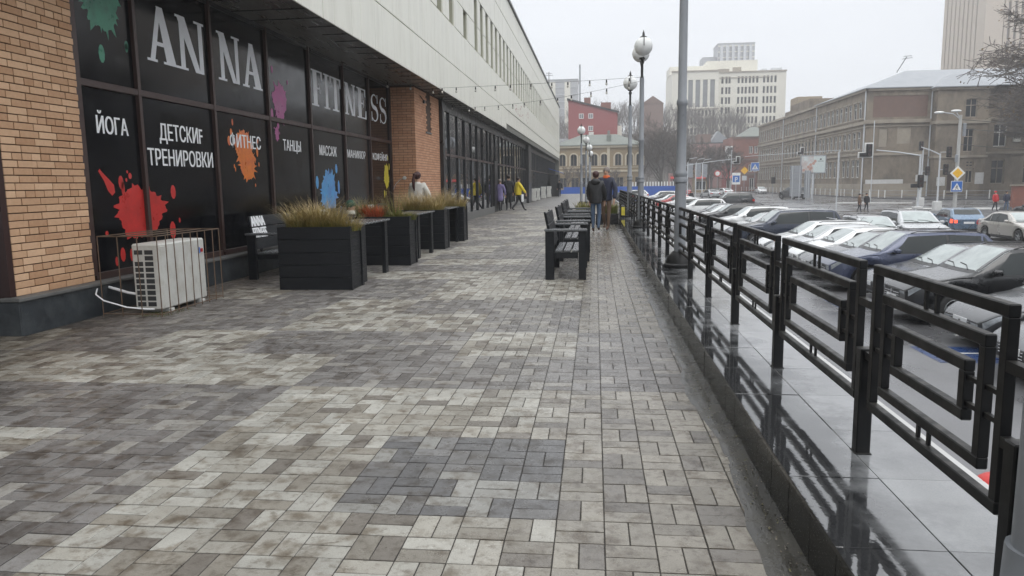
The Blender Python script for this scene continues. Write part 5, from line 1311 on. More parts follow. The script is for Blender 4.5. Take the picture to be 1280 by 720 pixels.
    # wheels
    for xw in (c['wb'] / 2, -c['wb'] / 2 - .02):
        for sd in (1, -1):
            r_ = c['wr']; b = MB(); b.lathe([(r_ * .62, -.10), (r_ * .90, -.105), (r_ * .985, -.085), (r_, -.05), (r_, .05), (r_ * .985, .085), (r_ * .90, .105), (r_ * .66, .10)], (0, 0, 0), 26, 'y', cap=False)
            b.v = [(x_ + xw, y_ + sd * (W - .135), z_ + r_) for x_, y_, z_ in b.v]; wh = b.build('wheel', M['rubber'], root, smooth=True, world=False, ang=50)
            b = MB(); b.lathe([(r_ * .67, .0), (r_ * .67, .095), (r_ * .62, .10), (r_ * .60, .04), (r_ * .58, -.0)], (0, 0, 0), 26, 'y', cap=False); b.lathe([(.055, .03), (.055, .085), (.03, .09)], (0, 0, 0), 12, 'y')
            ns = 10 if kind == 'bigsuv' else 5
            for k in range(ns):
                T = Matrix.Rotation(2 * math.pi * k / ns, 4, 'Y'); wd = .028 if ns == 5 else .013; b.box(-wd, wd, .045, .082, .04, r_ * .63, T=T)
            b.v = [(x_ + xw, (y_ if sd > 0 else -y_) + sd * (W - .135), z_ + r_) for x_, y_, z_ in b.v]; b.build('rim', M['rim'], wh, world=False, smooth=True, ang=30)
            b = MB(); b.lathe([(r_ * .60, -.012), (r_ * .60, 0)], (0, 0, 0), 20, 'y'); b.v = [(x_ + xw, y_ + sd * (W - .135), z_ + r_) for x_, y_, z_ in b.v]; b.build('brake_disc', M['black'], wh, world=False)
    if kind in ('suv', 'bigsuv', 'wagon'):
        for sd in (1, -1):
            b = MB(); yy = ring(mid)[8][0] - .04; b.tube([(rfx - .12, sd * yy, topz(rfx - .12, yy) + .0), (rfx - .28, sd * yy, topz(rfx - .28, yy) + .045), (rr + .25, sd * yy, topz(rr + .25, yy) + .045), (rr + .10, sd * yy, topz(rr + .1, yy))], .014, 6); b.build('roof_rail', M['rim'] if kind == 'bigsuv' else M['trim'], root, smooth=True, world=False)
    b = MB(); b.tube([(rr + .18, 0, ztop(rr + .18)), (rr + .05, 0, ztop(rr + .18) + .16)], .008, 5); b.build('aerial', M['black'], root, world=False)
    return root
protoc = {k: build_car(k) for k in CARS}; usedc = set()
def place_car(kind, loc, yaw, color, label, group=None, name='parked_car', lit=False, extra=None):
    src = protoc[kind]
    if kind in usedc: o = copy_tree(src)
    else: o = src; usedc.add(kind)
    o.location = loc; o.rotation_euler = (0, 0, yaw); o.name = name; tag(o, label, 'car', group)
    def rec(p):
        for ch in p.children:
            for sl_ in ch.material_slots:
                if ch.data and sl_.material == PAINT['dgrey'] or (ch.get('_p')): sl_.link = 'OBJECT'; sl_.material = PAINT[color]; ch['_p'] = 1
                elif lit and ch.name.startswith('tail') and sl_.material == M['tail']: sl_.link = 'OBJECT'; sl_.material = M['tail_on']
            rec(ch)
    return o, rec
todo = []
def car(*a, **k): o, rec = place_car(*a, **k); todor.append((o, rec)); return o
todor = []
NX = 6.72; CG = 'cars parked in a row below the railing'
def park(kind, y, color, label, dx=0.0, yaw=0.0):
    L = CARS[kind]['L']; return car(kind, (NX + dx + L / 2, y, LOT), math.pi + yaw, color, label, CG)
park('sedan', 12.0, 'graphite', 'mid-grey saloon seen through the nearest railing bay, closest of the parked row', -.35)
park('sedan', 14.6, 'dgrey', 'dark grey saloon between the black SUV and the closest parked car', .1)
park('suv', 17.35, 'black', 'black SUV with chrome grille and silver mirror, facing the railing', -.1)
park('wagon', 19.9, 'graphite', 'dark grey estate between the black SUV and the slate-blue crossover', .25)
park('suv', 22.3, 'violet', 'slate-blue crossover with grey side glass facing the railing', -.2)
park('wagon', 24.9, 'dgrey', 'dark grey estate with roof rails beside the slate-blue crossover')
park('hatch', 27.2, 'white', 'white hatchback beside the dark grey estate with rails', .2)
park('hatch', 29.3, 'silver', 'light silver hatchback between two white cars of the parked row', .1)
wcar = park('wagon', 31.6, 'white', 'white estate with roof cross bars, next to the navy SUV')
park('bigsuv', 35.3, 'navy', 'large navy SUV with many-spoked wheels and panoramic roof', -.55)
park('hatch', 38.4, 'red', 'red hatchback half hidden behind the large navy SUV', .5)
park('sedan', 41.2, 'silver', 'silver saloon between the red hatchback and the white SUV', .1)
park('suv', 44.3, 'white', 'white SUV behind the silver saloon')
park('suv', 49.8, 'black', 'black SUV between two white cars further down the row', -.1)
park('sedan', 54.5, 'white', 'small white saloon left of the far black SUV')
park('sedan', 58.5, 'graphite', 'grey saloon with sloping roof in the far half of the row', .3)
park('suv', 65, 'white', 'white crossover at the foot of the tall lamp post', -.2)
park('bigsuv', 84, 'black', 'big black SUV standing apart behind the far parked row', 5.5)
for i, (y, col, kd, lab) in enumerate(((74, 'silver', 'hatch', 'silver hatchback seen between the lamp posts'), (80, 'white', 'sedan', 'white saloon seen between the lamp posts'), (86, 'red', 'hatch', 'red hatchback seen between the lamp posts'), (92, 'white', 'wagon', 'white estate seen between the lamp posts'),
                              (98, 'black', 'hatch', 'black hatchback at the far end of the parked row'), (104, 'white', 'suv', 'white crossover at the far end of the parked row'))):
    o = park(kd, y, col, lab, 0); o.location.z = zg(0, y)
car('sedan', (3.6, 113, zg(0, 113)), 2.9, 'black', 'black saloon in front of the blue hoarding, right of the couple', 'cars by the blue hoarding')
car('suv', (5.9, 117, zg(0, 117)), 3.05, 'white', 'white SUV in front of the blue hoarding, right of the couple', 'cars by the blue hoarding')
G2 = 'cars in the second row of the car park'
car('wagon', (12.5, 35.6, LOT), -PI / 2, 'silver', 'pale estate in the second row, directly behind the tail of the navy SUV', G2)
car('suv', (14.5, 36.2, LOT), -PI / 2, 'silver', 'pale SUV with roof rails in the second row, beside the pale estate', G2)
car('hatch', (20.3, 44.8, zg(0, 45)), PI / 2 - .12, 'blue', 'steel-blue hatchback with lit tail lamps driving away on the road', name='moving_car', lit=True)
car('sedan', (20.75, 39.2, LOT), -PI / 2 + .06, 'beige', 'champagne saloon driving towards the viewer near the right edge', name='moving_car')
car('suv', (29.6, 53.0, zg(0, 53)), PI / 2 + .15, 'dgrey', 'dark car behind the champagne saloon at the right edge', name='moving_car')
car('hatch', (35.4, 166, zg(0, 166)), -PI / 2, 'white', 'small white taxi-like hatchback far down the street', name='moving_car')
car('bigsuv', (29.6, 117, zg(0, 117)), PI / 2 + .35, 'black', 'dark vehicle half hidden behind the grey sign backs', name='moving_car')
# a few more far cars under the traffic lights
for i, (x, y, col) in enumerate(((19.0, 128, 'silver'), (25, 150, 'white'), (17.5, 152, 'red'))): car('sedan', (x, y, zg(0, y)), PI / 2 + .3, col, ('silver', 'white', 'red')[i] + ' car far away below the mast arm of the left traffic light', name='moving_car')
for o, rec in todor: rec(o)
for y_ in (-.75, .55):
    b = MB(); b.bbox(-1.05 + y_ * .9 - .02, -1.05 + y_ * .9 + .05, -.62, .62, 1.56, 1.585, .01); b.build('cross_bar', M['chrome'], wcar, world=False)
t = thing('red_ball', (3.74, 7.12, LOT), 'red rounded object on the asphalt below the railing at the right edge', 'ball')
b = MB(); b.ball((3.74, 7.12, LOT + .2), .2, 18, 12); o = b.build('shell', M['splat_red'], t, smooth=True)
b = MB(); b.lathe([(.202, -.012), (.202, .012)], (3.74, 7.12, LOT + .2), 20, cap=False); b.build('seam', M['black'], t)

# ================================================================= ROAD MARKINGS, ISLAND, FAR PAVEMENT
def sheet(name, pts, mtl, lift=.004, label=None, kind='structure'):
    b = MB(); vs_ = [(x, y, zg(x, y) + lift) for x, y in pts]; b.add(vs_, [tuple(range(len(vs_)))]); return b.build(name, M[mtl], kind=kind)
for k, y in enumerate((12.9, 15.6, 18.7, 21.3, 23.8, 26.3, 28.4, 30.6, 33.6, 36.9, 40, 43, 47, 52)):
    sheet('bay_line', [(7.2, y - .05), (11.6, y - .05), (11.6, y + .05), (7.2, y + .05)], 'white_line')
sheet('blue_marking', [(5.9, 13.2), (7.4, 13.2), (7.4, 14.5), (5.9, 14.5)], 'blue_line'); sheet('white_marking', [(6.3, 13.9), (6.9, 13.9), (6.9, 13.98), (6.3, 13.98)], 'white_line', .008)
sheet('blue_marking', [(6.0, 18.9), (7.2, 18.9), (7.2, 20.2), (6.0, 20.2)], 'blue_line')
def strip(name, x0_, y0_, x1_, y1_, w, mtl='white_line', n=6, lift=.006):
    """painted line that follows the ground's slope"""
    d = Vector((x1_ - x0_, y1_ - y0_)).normalized() * w / 2; b = MB()
    for k in range(n):
        a, c_ = k / n, (k + 1) / n; p = [(lerp(x0_, x1_, a) - d.y, lerp(y0_, y1_, a) + d.x), (lerp(x0_, x1_, a) + d.y, lerp(y0_, y1_, a) - d.x), (lerp(x0_, x1_, c_) + d.y, lerp(y0_, y1_, c_) - d.x), (lerp(x0_, x1_, c_) - d.y, lerp(y0_, y1_, c_) + d.x)]
        b.add([(x, y, zg(x, y) + lift) for x, y in p], [(0, 1, 2, 3)])
    return b.build(name, M[mtl], kind='structure')
for k in range(7): strip('crosswalk_stripe', 18.6 + k * .95, 46.5 + k * .8, 18.6 + k * .95 + 1.1, 50.5 + k * .8, .45)
for k in range(4): strip('crosswalk_stripe', 23.2 + k * 1.0, 36.5 + k * .3, 24.2 + k * 1.0, 40 + k * .3, .45)
strip('lane_line', 22.5, 18, 23.0, 36, .15, n=8); strip('far_crosswalk_band', 31, 79, 48, 76, 3.0, n=10); strip('far_crosswalk_band', 30, 98, 38, 95, 3, n=6)
isl = thing('traffic_island', (27, 62, 0), kind='structure')
ip = [(22.6, 57.5), (23.3, 54.0), (25.0, 52.0), (29, 51.0), (37, 51.5), (55, 54), (55, 70), (40, 71), (32, 72), (26.8, 69.5), (24.2, 64)]
b = MB(); n = len(ip); top = [(x, y, zg(x, y) + .13) for x, y in ip]; b.add(top, [tuple(range(n))]); b.build('island_top', M['island'], isl)
for i in range(n):
    a, c_ = ip[i], ip[(i + 1) % n]; b = MB(); d = (Vector(c_) - Vector(a)).normalized(); nn = Vector((d.y, -d.x)) * .16
    q_ = [a, c_, (c_[0] + nn.x, c_[1] + nn.y), (a[0] + nn.x, a[1] + nn.y)]; za = [zg(*p) for p in q_]
    b.add([(p[0], p[1], z_ - .02) for p, z_ in zip(q_, za)] + [(p[0], p[1], z_ + .14) for p, z_ in zip(q_, za)], [(0, 1, 2, 3)[::-1], (4, 5, 6, 7), (0, 1, 5, 4), (1, 2, 6, 5), (2, 3, 7, 6), (3, 0, 4, 7)]); b.build('kerb_stone', M['conc_l'], isl)
# pavement at the foot of the stone building, with kerb
pave = thing('far_pavement', (36, 100, 0), kind='structure')
b = MB(); seg = [(36.5, 196), (38.6, 150), (39.2, 125), (41.0, 113.0), (46, 106), (70, 98), (110, 92)]; bk = [(44, 196), (44, 150), (44, 130), (44, 124), (52, 122), (72, 124), (110, 120)]
for i in range(len(seg) - 1):
    q_ = [seg[i], seg[i + 1], bk[i + 1], bk[i]]; b.add([(x, y, zg(x, y) + .12) for x, y in q_], [(3, 2, 1, 0)])
    a, c_ = seg[i], seg[i + 1]; b.add([(a[0], a[1], zg(*a) + .12), (c_[0], c_[1], zg(*c_) + .12), (c_[0], c_[1], zg(*c_) - .1), (a[0], a[1], zg(*a) - .1)], [(0, 1, 2, 3)])
b.build('paving', M['island'], pave)
t = thing('pedestrian_fence', (40, 112, -1.4), 'thin pale railing with white posts along the far pavement by the stone building', 'fence')
fp = []
for i in range(len(seg) - 1):
    a, c_ = Vector(seg[i]), Vector(seg[i + 1]); L_ = (c_ - a).length; k = 0
    while k < L_: fp.append(a.lerp(c_, k / L_) + Vector((.5, .35))); k += 2.6
for p in fp: b = MB(); z_ = zg(p.x, p.y) + .12; b.box(p.x - .05, p.x + .05, p.y - .05, p.y + .05, z_, z_ + 1.15); b.build('fence_post', M['win_white'], t)
for zz in (1.05, .55):
    for a, c_ in zip(fp, fp[1:]):
        if (c_ - a).length > 4: continue
        b = MB(); b.tube([(a.x, a.y, zg(a.x, a.y) + .12 + zz), (c_.x, c_.y, zg(c_.x, c_.y) + .12 + zz)], .022, 4, cap=False); b.build('fence_rail', M['pole'], t)

# ================================================================= STONE BUILDING (right)
sb = thing('stone_building', (43.6, 130, -1.4), 'long weathered three-storey stone building with pale sheet-metal roof at the right', 'building')
BX, BY = 41.0, 121.0      # west face x, south face y of the long wing
GZ, EZ = -1.7, 14.9
# west wing: openings on three storeys (three sections)
ops = []
u = 2.2
while u < 74: 
    arch = True
    ops.append((u, u + 1.45, 1.6, 4.3, 0)); ops.append((u, u + 1.45, 6.0, 8.6, 1)); 
    if not (24 < u < 24.1): ops.append((u, u + 1.45, 10.7, 13.1, 2))
    u += 2.15 if int(u / 2.15) % 2 else 2.45
b = MB(); wallgrid(b, (BX, BY, 0), (0, 1, 0), (-1, 0, 0), 0, 76, GZ, EZ, ops, .25, 0, 1)
# higher centre section with stepped gable
b.box(BX + .01, BX + 8, BY + 26, BY + 50, EZ, EZ + .9); b.box(BX - .01, BX + 7, BY + 31, BY + 45, EZ + .9, EZ + 1.9)
b.box(BX + .46, BX + 14, BY + .5, BY + 76, GZ, EZ - .01)
b.build('west_wall', [M['stone'], M['stone_trim']], sb)
for a, b_, c, d, fl in ops: window(sb, (BX, BY, 0), (0, 1, 0), (-1, 0, 0), a, b_, c, d, .25, 'win_white', 'glass_far', 2, 2, .085)
for z0, z1, pr in ((5.0, 5.35, .22), (9.6, 10.1, .30), (9.1, 9.25, .15), (EZ - .35, EZ + .05, .35), (GZ, .6, .12), (5.75, 5.9, .14), (10.45, 10.6, .14)):
    b = MB(); b.box(BX - pr, BX, BY - pr, BY + 76, z0, z1); b.build('cornice', M['stone_trim'], sb)
for a, b_, c, d, fl in ops:
    b = MB(); b.box(BX - .10, BX, BY + a - .15, BY + b_ + .15, d + .05, d + .28); b.box(BX - .13, BX, BY + a - .1, BY + b_ + .1, c - .14, c); b.build('window_surround', M['stone_trim'], sb)
for k in range(10): b = MB(); b.box(BX - .12, BX, BY + 25.6 + k * 2.42 + .1, BY + 25.6 + k * 2.42 + .45, 5.9, 9.1); b.build('pilaster', M['stone_trim'], sb)
# south face (blank bays), projecting pavilion and right wing
b = MB(); wallgrid(b, (BX, BY, 0), (1, 0, 0), (0, -1, 0), 0, 9.9, GZ, EZ, [(.9, 8.8, 10.6, 13.8), (4.6, 6.6, 6.6, 9.2), (2.0, 3.2, 6.2, 8.9)], .12, 0, 0); b.build('south_wall', M['stone'], sb)
b = MB(); b.box(BX + .9, BX + 8.8, BY + .10, BY + .14, 10.6, 13.8); b.build('red_panel', M['stone_red'], sb)
for q_ in ((BX + 4.6, BX + 6.6, BY + .10, BY + .14, 6.6, 9.2), (BX + 2.0, BX + 3.2, BY + .1, BY + .14, 6.2, 8.9)): b = MB(); b.box(*q_); b.build('bricked_up_window', M['stone_trim'], sb)
for z0, z1, pr in ((4.9, 5.25, .22), (9.7, 10.25, .34), (9.2, 9.35, .15), (14.55, 14.95, .35), (GZ, .6, .12)):
    b = MB(); b.box(BX - pr + .001, BX + 9.3, BY - pr, BY, z0, z1); b.build('cornice', M['stone_trim'], sb)
for k in range(9): b = MB(); b.box(BX + .05, BX + 9.4, BY - .05, BY, .95 + k * .44, 1.26 + k * .44); b.build('rusticated_course', M['stone'], sb)
for q_ in ((BX + .3, BX + 5.8, BY - .075, BY - .052, .35, 1.25), (BX + 7.6, BX + 9.2, BY - .08, BY - .055, .9, 1.9)): b = MB(); b.box(*q_); b.build('whitewashed_patch', M['conc_l'], sb)
PX_, PY_ = BX + 9.9, BY - 1.8
b = MB(); wallgrid(b, (PX_ - .5, PY_, 0), (1, 0, 0), (0, -1, 0), 0, 7.2, GZ, EZ - .3, [(4.0, 5.6, 10.2, 12.9), (4.0, 5.4, 5.2, 8.6), (2.0, 3.4, -1.2, 2.6), (4.6, 5.6, .6, 3.8)], .35, 0, 1)
wallgrid(b, (PX_ - .5, PY_ + 1.8, 0), (0, -1, 0), (-1, 0, 0), 0, 1.8, GZ, EZ - .3, [], .3); b.box(PX_ - .1, PX_ + 6.69, PY_ + .4, PY_ + 14, GZ, EZ - .35); b.build('pavilion', [M['stone'], M['stone_trim']], sb)
for a in ((4.0, 5.6, 10.2, 12.9), (4.0, 5.4, 5.2, 8.6), (4.6, 5.6, .6, 3.8)): window(sb, (PX_ - .5, PY_, 0), (1, 0, 0), (0, -1, 0), *a, .35, 'stone_trim', 'glass_far', 2, 2, .10)
b = MB(); b.box(PX_ + 1.5, PX_ + 2.9, PY_ + .3, PY_ + .36, -1.2, 2.6); b.build('door', M['maroon'], sb)
for z0, z1, pr in ((4.3, 4.65, .22), (9.3, 9.8, .3), (EZ - .65, EZ - .29, .35)):
    b = MB(); b.box(PX_ - .5 - pr, PX_ + 6.7 + pr, PY_ - pr, PY_ + 1.6, z0, z1); b.build('cornice', M['stone_trim'], sb)
for k in range(11): b = MB(); b.box(PX_ - .45, PX_ + 6.65, PY_ - .05, PY_, -.9 + k * .46, -.6 + k * .46) if k * .46 - .6 < 4.2 and k not in (1, 2, 3, 4, 5, 6) else b.box(PX_ - .45, PX_ + 1.45, PY_ - .05, PY_, -.9 + k * .46, -.6 + k * .46); b.build('rusticated_course', M['stone'], sb)
for q_ in ((PX_ + .0, PX_ + 1.2, PY_ - .08, PY_ - .052, .2, 1.5), (PX_ + 5.4, PX_ + 6.6, PY_ - .08, PY_ - .052, .4, 2.1)): b = MB(); b.box(*q_); b.build('whitewashed_patch', M['conc_l'], sb)
RX, RY = PX_ + 6.7, BY + 1.6
ops2 = [(2.6 + 4.6 * k, 4.5 + 4.6 * k, z0, z1) for k in range(7) for z0, z1 in ((.4, 4.0), (6.0, 9.3))]
b = MB(); wallgrid(b, (RX, RY, 0), (1, 0, 0), (0, -1, 0), 0, 36, GZ, EZ + .05, ops2, .4, 0, 1); b.box(RX + .01, RX + 36, RY + .45, RY + 13, GZ, EZ); b.build('right_wing', [M['stone'], M['stone_trim']], sb)
for a in ops2: window(sb, (RX, RY, 0), (1, 0, 0), (0, -1, 0), *a, .4, 'win_white' if a[2] > 5 else 'stone_trim', 'glass_far', 2, 2, .11)
for z0, z1 in ((4.9, 5.2), (10.0, 10.4), (14.4, 14.85)): b = MB(); b.box(RX, RX + 36, RY - .25, RY, z0, z1); b.build('cornice', M['stone_trim'], sb)
b = MB(); b.bbox(RX + 5.3, RX + 6.3, RY - .4, RY - .02, 6.6, 7.3, .05); b.build('air_conditioner_box', M['ac'], sb)
for x, y, z0, z1 in ((BX - .18, BY + .15, GZ, EZ), (BX + 9.25, BY - .18, GZ, EZ - .2), (BX - .18, BY + 25.6, GZ, EZ), (BX - .18, BY + 50.4, GZ, EZ)):
    b = MB(); b.tube([(x, y, z0), (x, y, z1)], .10, 6); b.build('downpipe', M['pole_l'], sb)
# metal roofs
b = MB()
def hip(mb, x0, x1, y0, y1, z, h, inx, iny, eave=.5):
    x0 -= eave; x1 += eave; y0 -= eave; y1 += eave
    a = [(x0, y0, z), (x1, y0, z), (x1, y1, z), (x0, y1, z)]; xr0, xr1, yr0, yr1 = x0 + inx, x1 - inx, y0 + iny, y1 - iny
    t_ = [(xr0, yr0, z + h), (xr1, yr0, z + h), (xr1, yr1, z + h), (xr0, yr1, z + h)]
    mb.add(a + t_, [(0, 1, 5, 4), (1, 2, 6, 5), (2, 3, 7, 6), (3, 0, 4, 7), (4, 5, 6, 7), (3, 2, 1, 0)])
    mb.add([(p[0], p[1], z - .12) for p in a] + a, [(0, 1, 5, 4), (1, 2, 6, 5), (2, 3, 7, 6), (3, 0, 4, 7)])
hip(b, BX, RX + 36, BY, BY + 15, EZ + .08, 3.3, 8.5, 7.4); b.build('metal_roof', M['roof_metal'], sb); b = MB(); hip(b, BX, BX + 14, BY + 15.6, BY + 26, EZ + .085, 2.6, 6.9, .2); b.build('metal_roof', M['roof_metal'], sb); b = MB(); hip(b, BX + .5, BX + 14, BY + 50, BY + 76, EZ + .08, 2.0, 6.7, 3); b.build('metal_roof', M['roof_metal'], sb)
b = MB(); hip(b, PX_ - .5, PX_ + 6.7, PY_, PY_ + 7, EZ - .22, 2.1, 3.5, 3.4, .6); b.build('pavilion_roof', M['roof_metal'], sb)
b = MB(); b.tube([(BX + 7, BY + 8, 18.2), (BX + 8.4, BY + 8, 20.6)], .06, 5); b.tube([(BX + 7.6, BY + 7.6, 20.2), (BX + 9.4, BY + 8.3, 20.5)], .04, 4); b.tube([(BX + 7.8, BY + 7.6, 20.6), (BX + 9.3, BY + 8.3, 20.8)], .04, 4); b.build('aerial', M['frame_dk'], sb)
t = thing('brick_wall_stub', (39, 74, -1.6), 'low red brick wall cut off by the right edge behind the pedestrians', 'wall')
b = MB(); b.box(38.4, 56, 74, 74.4, -1.7, .55); b.build('wall', M['redbrick'], t)
b = MB(); b.box(38.3, 56.1, 73.9, 74.5, .56, .68); b.build('coping', M['stone_trim'], t)
t = MB(); qq = random.Random(5)
for k in range(16): x, y = 36.4 + qq.random() * 2.4, 70.5 + qq.random() * 1.8; s_ = qq.uniform(.15, .45); t.ball((x, y, zg(x, y) + s_ * .4), s_, 6, 4, 1.3, 1, .7)
tag(t.build('rubble_heap', M['frame_dk']), 'dark heap of bags beside the low brick wall', 'heap')

# ================================================================= BUILDINGS FAR BEHIND
def block(name, x0, x1, y0, y1, z0, z1, wall, label, wins=(), wd=.3, frame='win_white', glass='glass_far', cols=1, rows=1, fw=.08, cat='building', roof=None, roofz=.3, extra=None):
    t = thing(name, ((x0 + x1) / 2, y0, z0), label, cat)
    b = MB(); wallgrid(b, (x0, y0, 0), (1, 0, 0), (0, -1, 0), 0, x1 - x0, z0, z1, wins, wd, 0, 0)
    for q_ in (((x0, y1), (x0, y0)), ((x1, y0), (x1, y1)), ((x1, y1), (x0, y1))): b.quad((*q_[0], z0), (*q_[1], z0), (*q_[1], z1), (*q_[0], z1))
    b.quad((x0, y0, z1), (x1, y0, z1), (x1, y1, z1), (x0, y1, z1)); b.build('wall', M[wall], t)
    for w_ in wins: window(t, (x0, y0, 0), (1, 0, 0), (0, -1, 0), *w_[:4], wd, frame, glass, cols, rows, fw)
    if roof: b = MB(); b.box(x0 - .25, x1 + .25, y0 - .25, y1 + .25, z1, z1 + roofz); b.build('parapet', M[roof], t)
    return t
# ochre building with arched upper windows
och_x, och_y = -7.6, 148
aw = [(.5 + u_, 1.75 + u_, 4.6, 6.9) for u_ in (0.1, 2.3, 4.3, 6.3, 8.2, 10.9, 13.1, 15.0)]; lw = [(u_ + .4, u_ + 1.9, .2, 2.4) for u_ in (0.2, 2.5, 4.6, 6.8, 8.9, 11.2, 14.9)]
t = block('arched_window_house', och_x, och_x + 16.7, och_y, och_y + 12, -1.6, 8.6, 'ochre', 'two-storey ochre stone house with arched upper windows and grey-green hipped roof', aw + lw, .35, 'stone_trim', 'glass_far', 2, 1, .09)
for a, b_, c, d in aw:
    cx, r_ = och_x + (a + b_) / 2, (b_ - a) / 2
    b = MB(); pts = [(cx + (r_ + .0) * math.cos(math.pi * k / 10), och_y - .02, d - r_ + r_ * math.sin(math.pi * k / 10)) for k in range(11)]
    for sd in (0, 1):
        seg_ = pts[:6] if sd == 0 else pts[5:]; corner = (cx + (r_ + .01) * (1 if sd == 0 else -1), och_y - .02, d + .01); b.add([corner] + seg_, [tuple(range(len(seg_) + 1))])
    b.build('arch_infill', M['ochre'], t)
    b = MB(); 
    for k in range(10):
        a0, a1 = math.pi * k / 10, math.pi * (k + 1) / 10; R0, R1 = r_ + .02, r_ + .28; P_ = lambda rr, aa, yy: (cx + rr * math.cos(aa), yy, d - r_ + rr * math.sin(aa))
        b.add([P_(R0, a0, och_y - .14), P_(R1, a0, och_y - .14), P_(R1, a1, och_y - .14), P_(R0, a1, och_y - .14), P_(R0, a0, och_y), P_(R1, a0, och_y), P_(R1, a1, och_y), P_(R0, a1, och_y)], [(0, 1, 2, 3), (1, 5, 6, 2), (0, 3, 7, 4)])
    b.box(cx - r_ - .28, cx - r_ - .02, och_y - .13, och_y, c, d - r_); b.box(cx + r_ + .02, cx + r_ + .28, och_y - .13, och_y, c, d - r_); b.build('arch_surround', M['ochre_trim'], t)
for z0, z1, pr in ((3.4, 3.75, .2), (8.1, 8.6, .4), (4.2, 4.35, .12)): b = MB(); b.box(och_x - pr, och_x + 16.7 + pr, och_y - pr, och_y, z0, z1); b.build('cornice', M['ochre_trim'], t)
b = MB(); b.box(och_x + 9.9, och_x + 10.4, och_y - .25, och_y, -1.6, 8.1); b.build('pilaster', M['ochre_trim'], t)
b = MB(); hip(b, och_x, och_x + 16.7, och_y, och_y + 12, 8.62, 2.3, 5.4, 5.9, .6); b.build('hipped_roof', M['roof_grey'], t)
b = MB(); b.bbox(och_x + 9.8, och_x + 10.7, och_y + 1.2, och_y + 2.6, 9.0, 10.6, .1); b.bbox(och_x + 10, och_x + 10.5, och_y + 4, och_y + 4.6, 10.4, 11.6, .05); b.build('dormer', M['roof_grey'], t)
# red slanted-roof building behind
t = thing('red_building', (-.5, 188, 6), 'plain dark-red rendered building with sloping roof behind the arched house', 'building')
b = MB(); x0, x1, y0 = -6.6, 5.4, 188
b.poly([(x0, y0, 2), (x1, y0, 2), (x1, y0, 18.3), (x0, y0, 21.6)], (0, 1, 0), 14); b.build('wall', M['maroon_wall'], t)
b = MB(); b.poly([(x0 - .3, y0 - .4, 21.6), (x1 + .3, y0 - .4, 18.2), (x1 + .3, y0 - .4, 18.6), (x0 - .3, y0 - .4, 22.0)], (0, 1, 0), 15); b.build('sloping_roof', M['frame_dk'], t)
for u_ in (2.6, 4.9):
    for z0 in (14.0, 17.0):
        fr = MB(); fr.box(x0 + u_, x0 + u_ + 1.15, y0 - .06, y0 - .003, z0, z0 + 1.2); o = fr.build('window', M['win_white'], t)
        for k in range(2): g_ = MB(); g_.box(x0 + u_ + .12 + k * .5, x0 + u_ + .54 + k * .5, y0 - .075, y0 - .062, z0 + .12, z0 + 1.08); g_.build('pane', M['glass_mid'], o)
b = MB(); b.bbox(x0 + 5.0, x0 + 6.2, y0 - .7, y0 - .02, 12.9, 13.7, .05); b.build('air_conditioner_box', M['ac'], t)
b = MB(); b.box(x1 + .02, x1 + 1.1, y0 + 1, y0 + 13, 2, 15.2); b.build('side_wall', M['white_wall'], t)
b = MB(); b.box(x0 + 3.8, x0 + 5.4, y0 + 5, y0 + 8, 21, 22.6); b.box(x0 + 8, x0 + 10.5, y0 + 5, y0 + 8, 19, 21.3); b.build('chimney', M['redbrick'], t)
b = MB(); b.tube([(-4.1, 205, 5), (-4.1, 205, 32.5)], .22, 8); tag(b.build('chimney_pipe', M['pole']), 'tall thin pipe rising left of the red building', 'chimney')
# far grey block left
w_ = [(1.2 + 2.4 * k, 2.4 + 2.4 * k, z0, z0 + 1.5) for k in range(7) for z0 in [5 + 3 * j for j in range(13)]]
block('grey_apartment_block', -27, -7.5, 330, 345, -2, 45.3, 'grey_wall', 'pale grey apartment tower behind the end of the shop building', [], .3, 'grey_wall', 'glass_mid', roof='grey_wall')
t = bpy.data.objects['grey_apartment_block']; 
for z0 in range(6, 44, 3): b = MB(); b.box(-27, -7.4, 329.75, 329.98, z0 + .02, z0 + .25); b.build('floor_band', M['pole_l'], t)
for k in range(3): b = MB(); b.box(-26 + k * 6.4, -23.5 + k * 6.4, 329.4, 329.98, 4, 44.4); b.build('balcony_stack', M['white_wall'], t)
block('low_grey_building', -34, 2, 262, 275, 6, 16.5, 'grey_wall', 'low grey building at the foot of the grey tower')
# white office building
t = thing('white_office_building', (60, 320, 0), 'large cream-white office building with narrow window pairs and stepped roof', 'building')
wx0, wx1, wy = 48.6, 76.2, 318
ops = []
for g0, cw_ in ((1.2, (0, 1.6, 2.8)), (7.6, (0, 1.5)), (10.5, (0, 1.5)), (13.4, (0, 1.5)), (17.6, (0, 1.5)), (20.5, (0, 1.5))):
    for fl in range(7):
        z0 = 16.5 + fl * 3.95
        if fl == 6: z0 += .2
        for c_ in cw_: ops.append((g0 + c_, g0 + c_ + .9, z0, z0 + 2.7))
W1 = MB(); wallgrid(W1, (wx0 + 1.0, wy, 0), (1, 0, 0), (0, -1, 0), 0, wx1 - wx0 - 1.0, -2, 44.6, ops, .5)
for q_ in (((wx1, wy), (wx1, wy + 26)), ((wx1, wy + 26), (wx0, wy + 26))): W1.quad((*q_[0], -2), (*q_[1], -2), (*q_[1], 44.6), (*q_[0], 44.6))
W1.quad((wx0, wy, 44.6), (wx1, wy, 44.6), (wx1, wy + 26, 44.6), (wx0, wy + 26, 44.6)); W1.build('wall', M['white_wall'], t)
for a in ops: window(t, (wx0 + 1.0, wy, 0), (1, 0, 0), (0, -1, 0), *a, .5, 'white_wall', 'glass_far', 1, 1, .05)
lx0, lx1, ly = 31.0, 49.6, 316.5
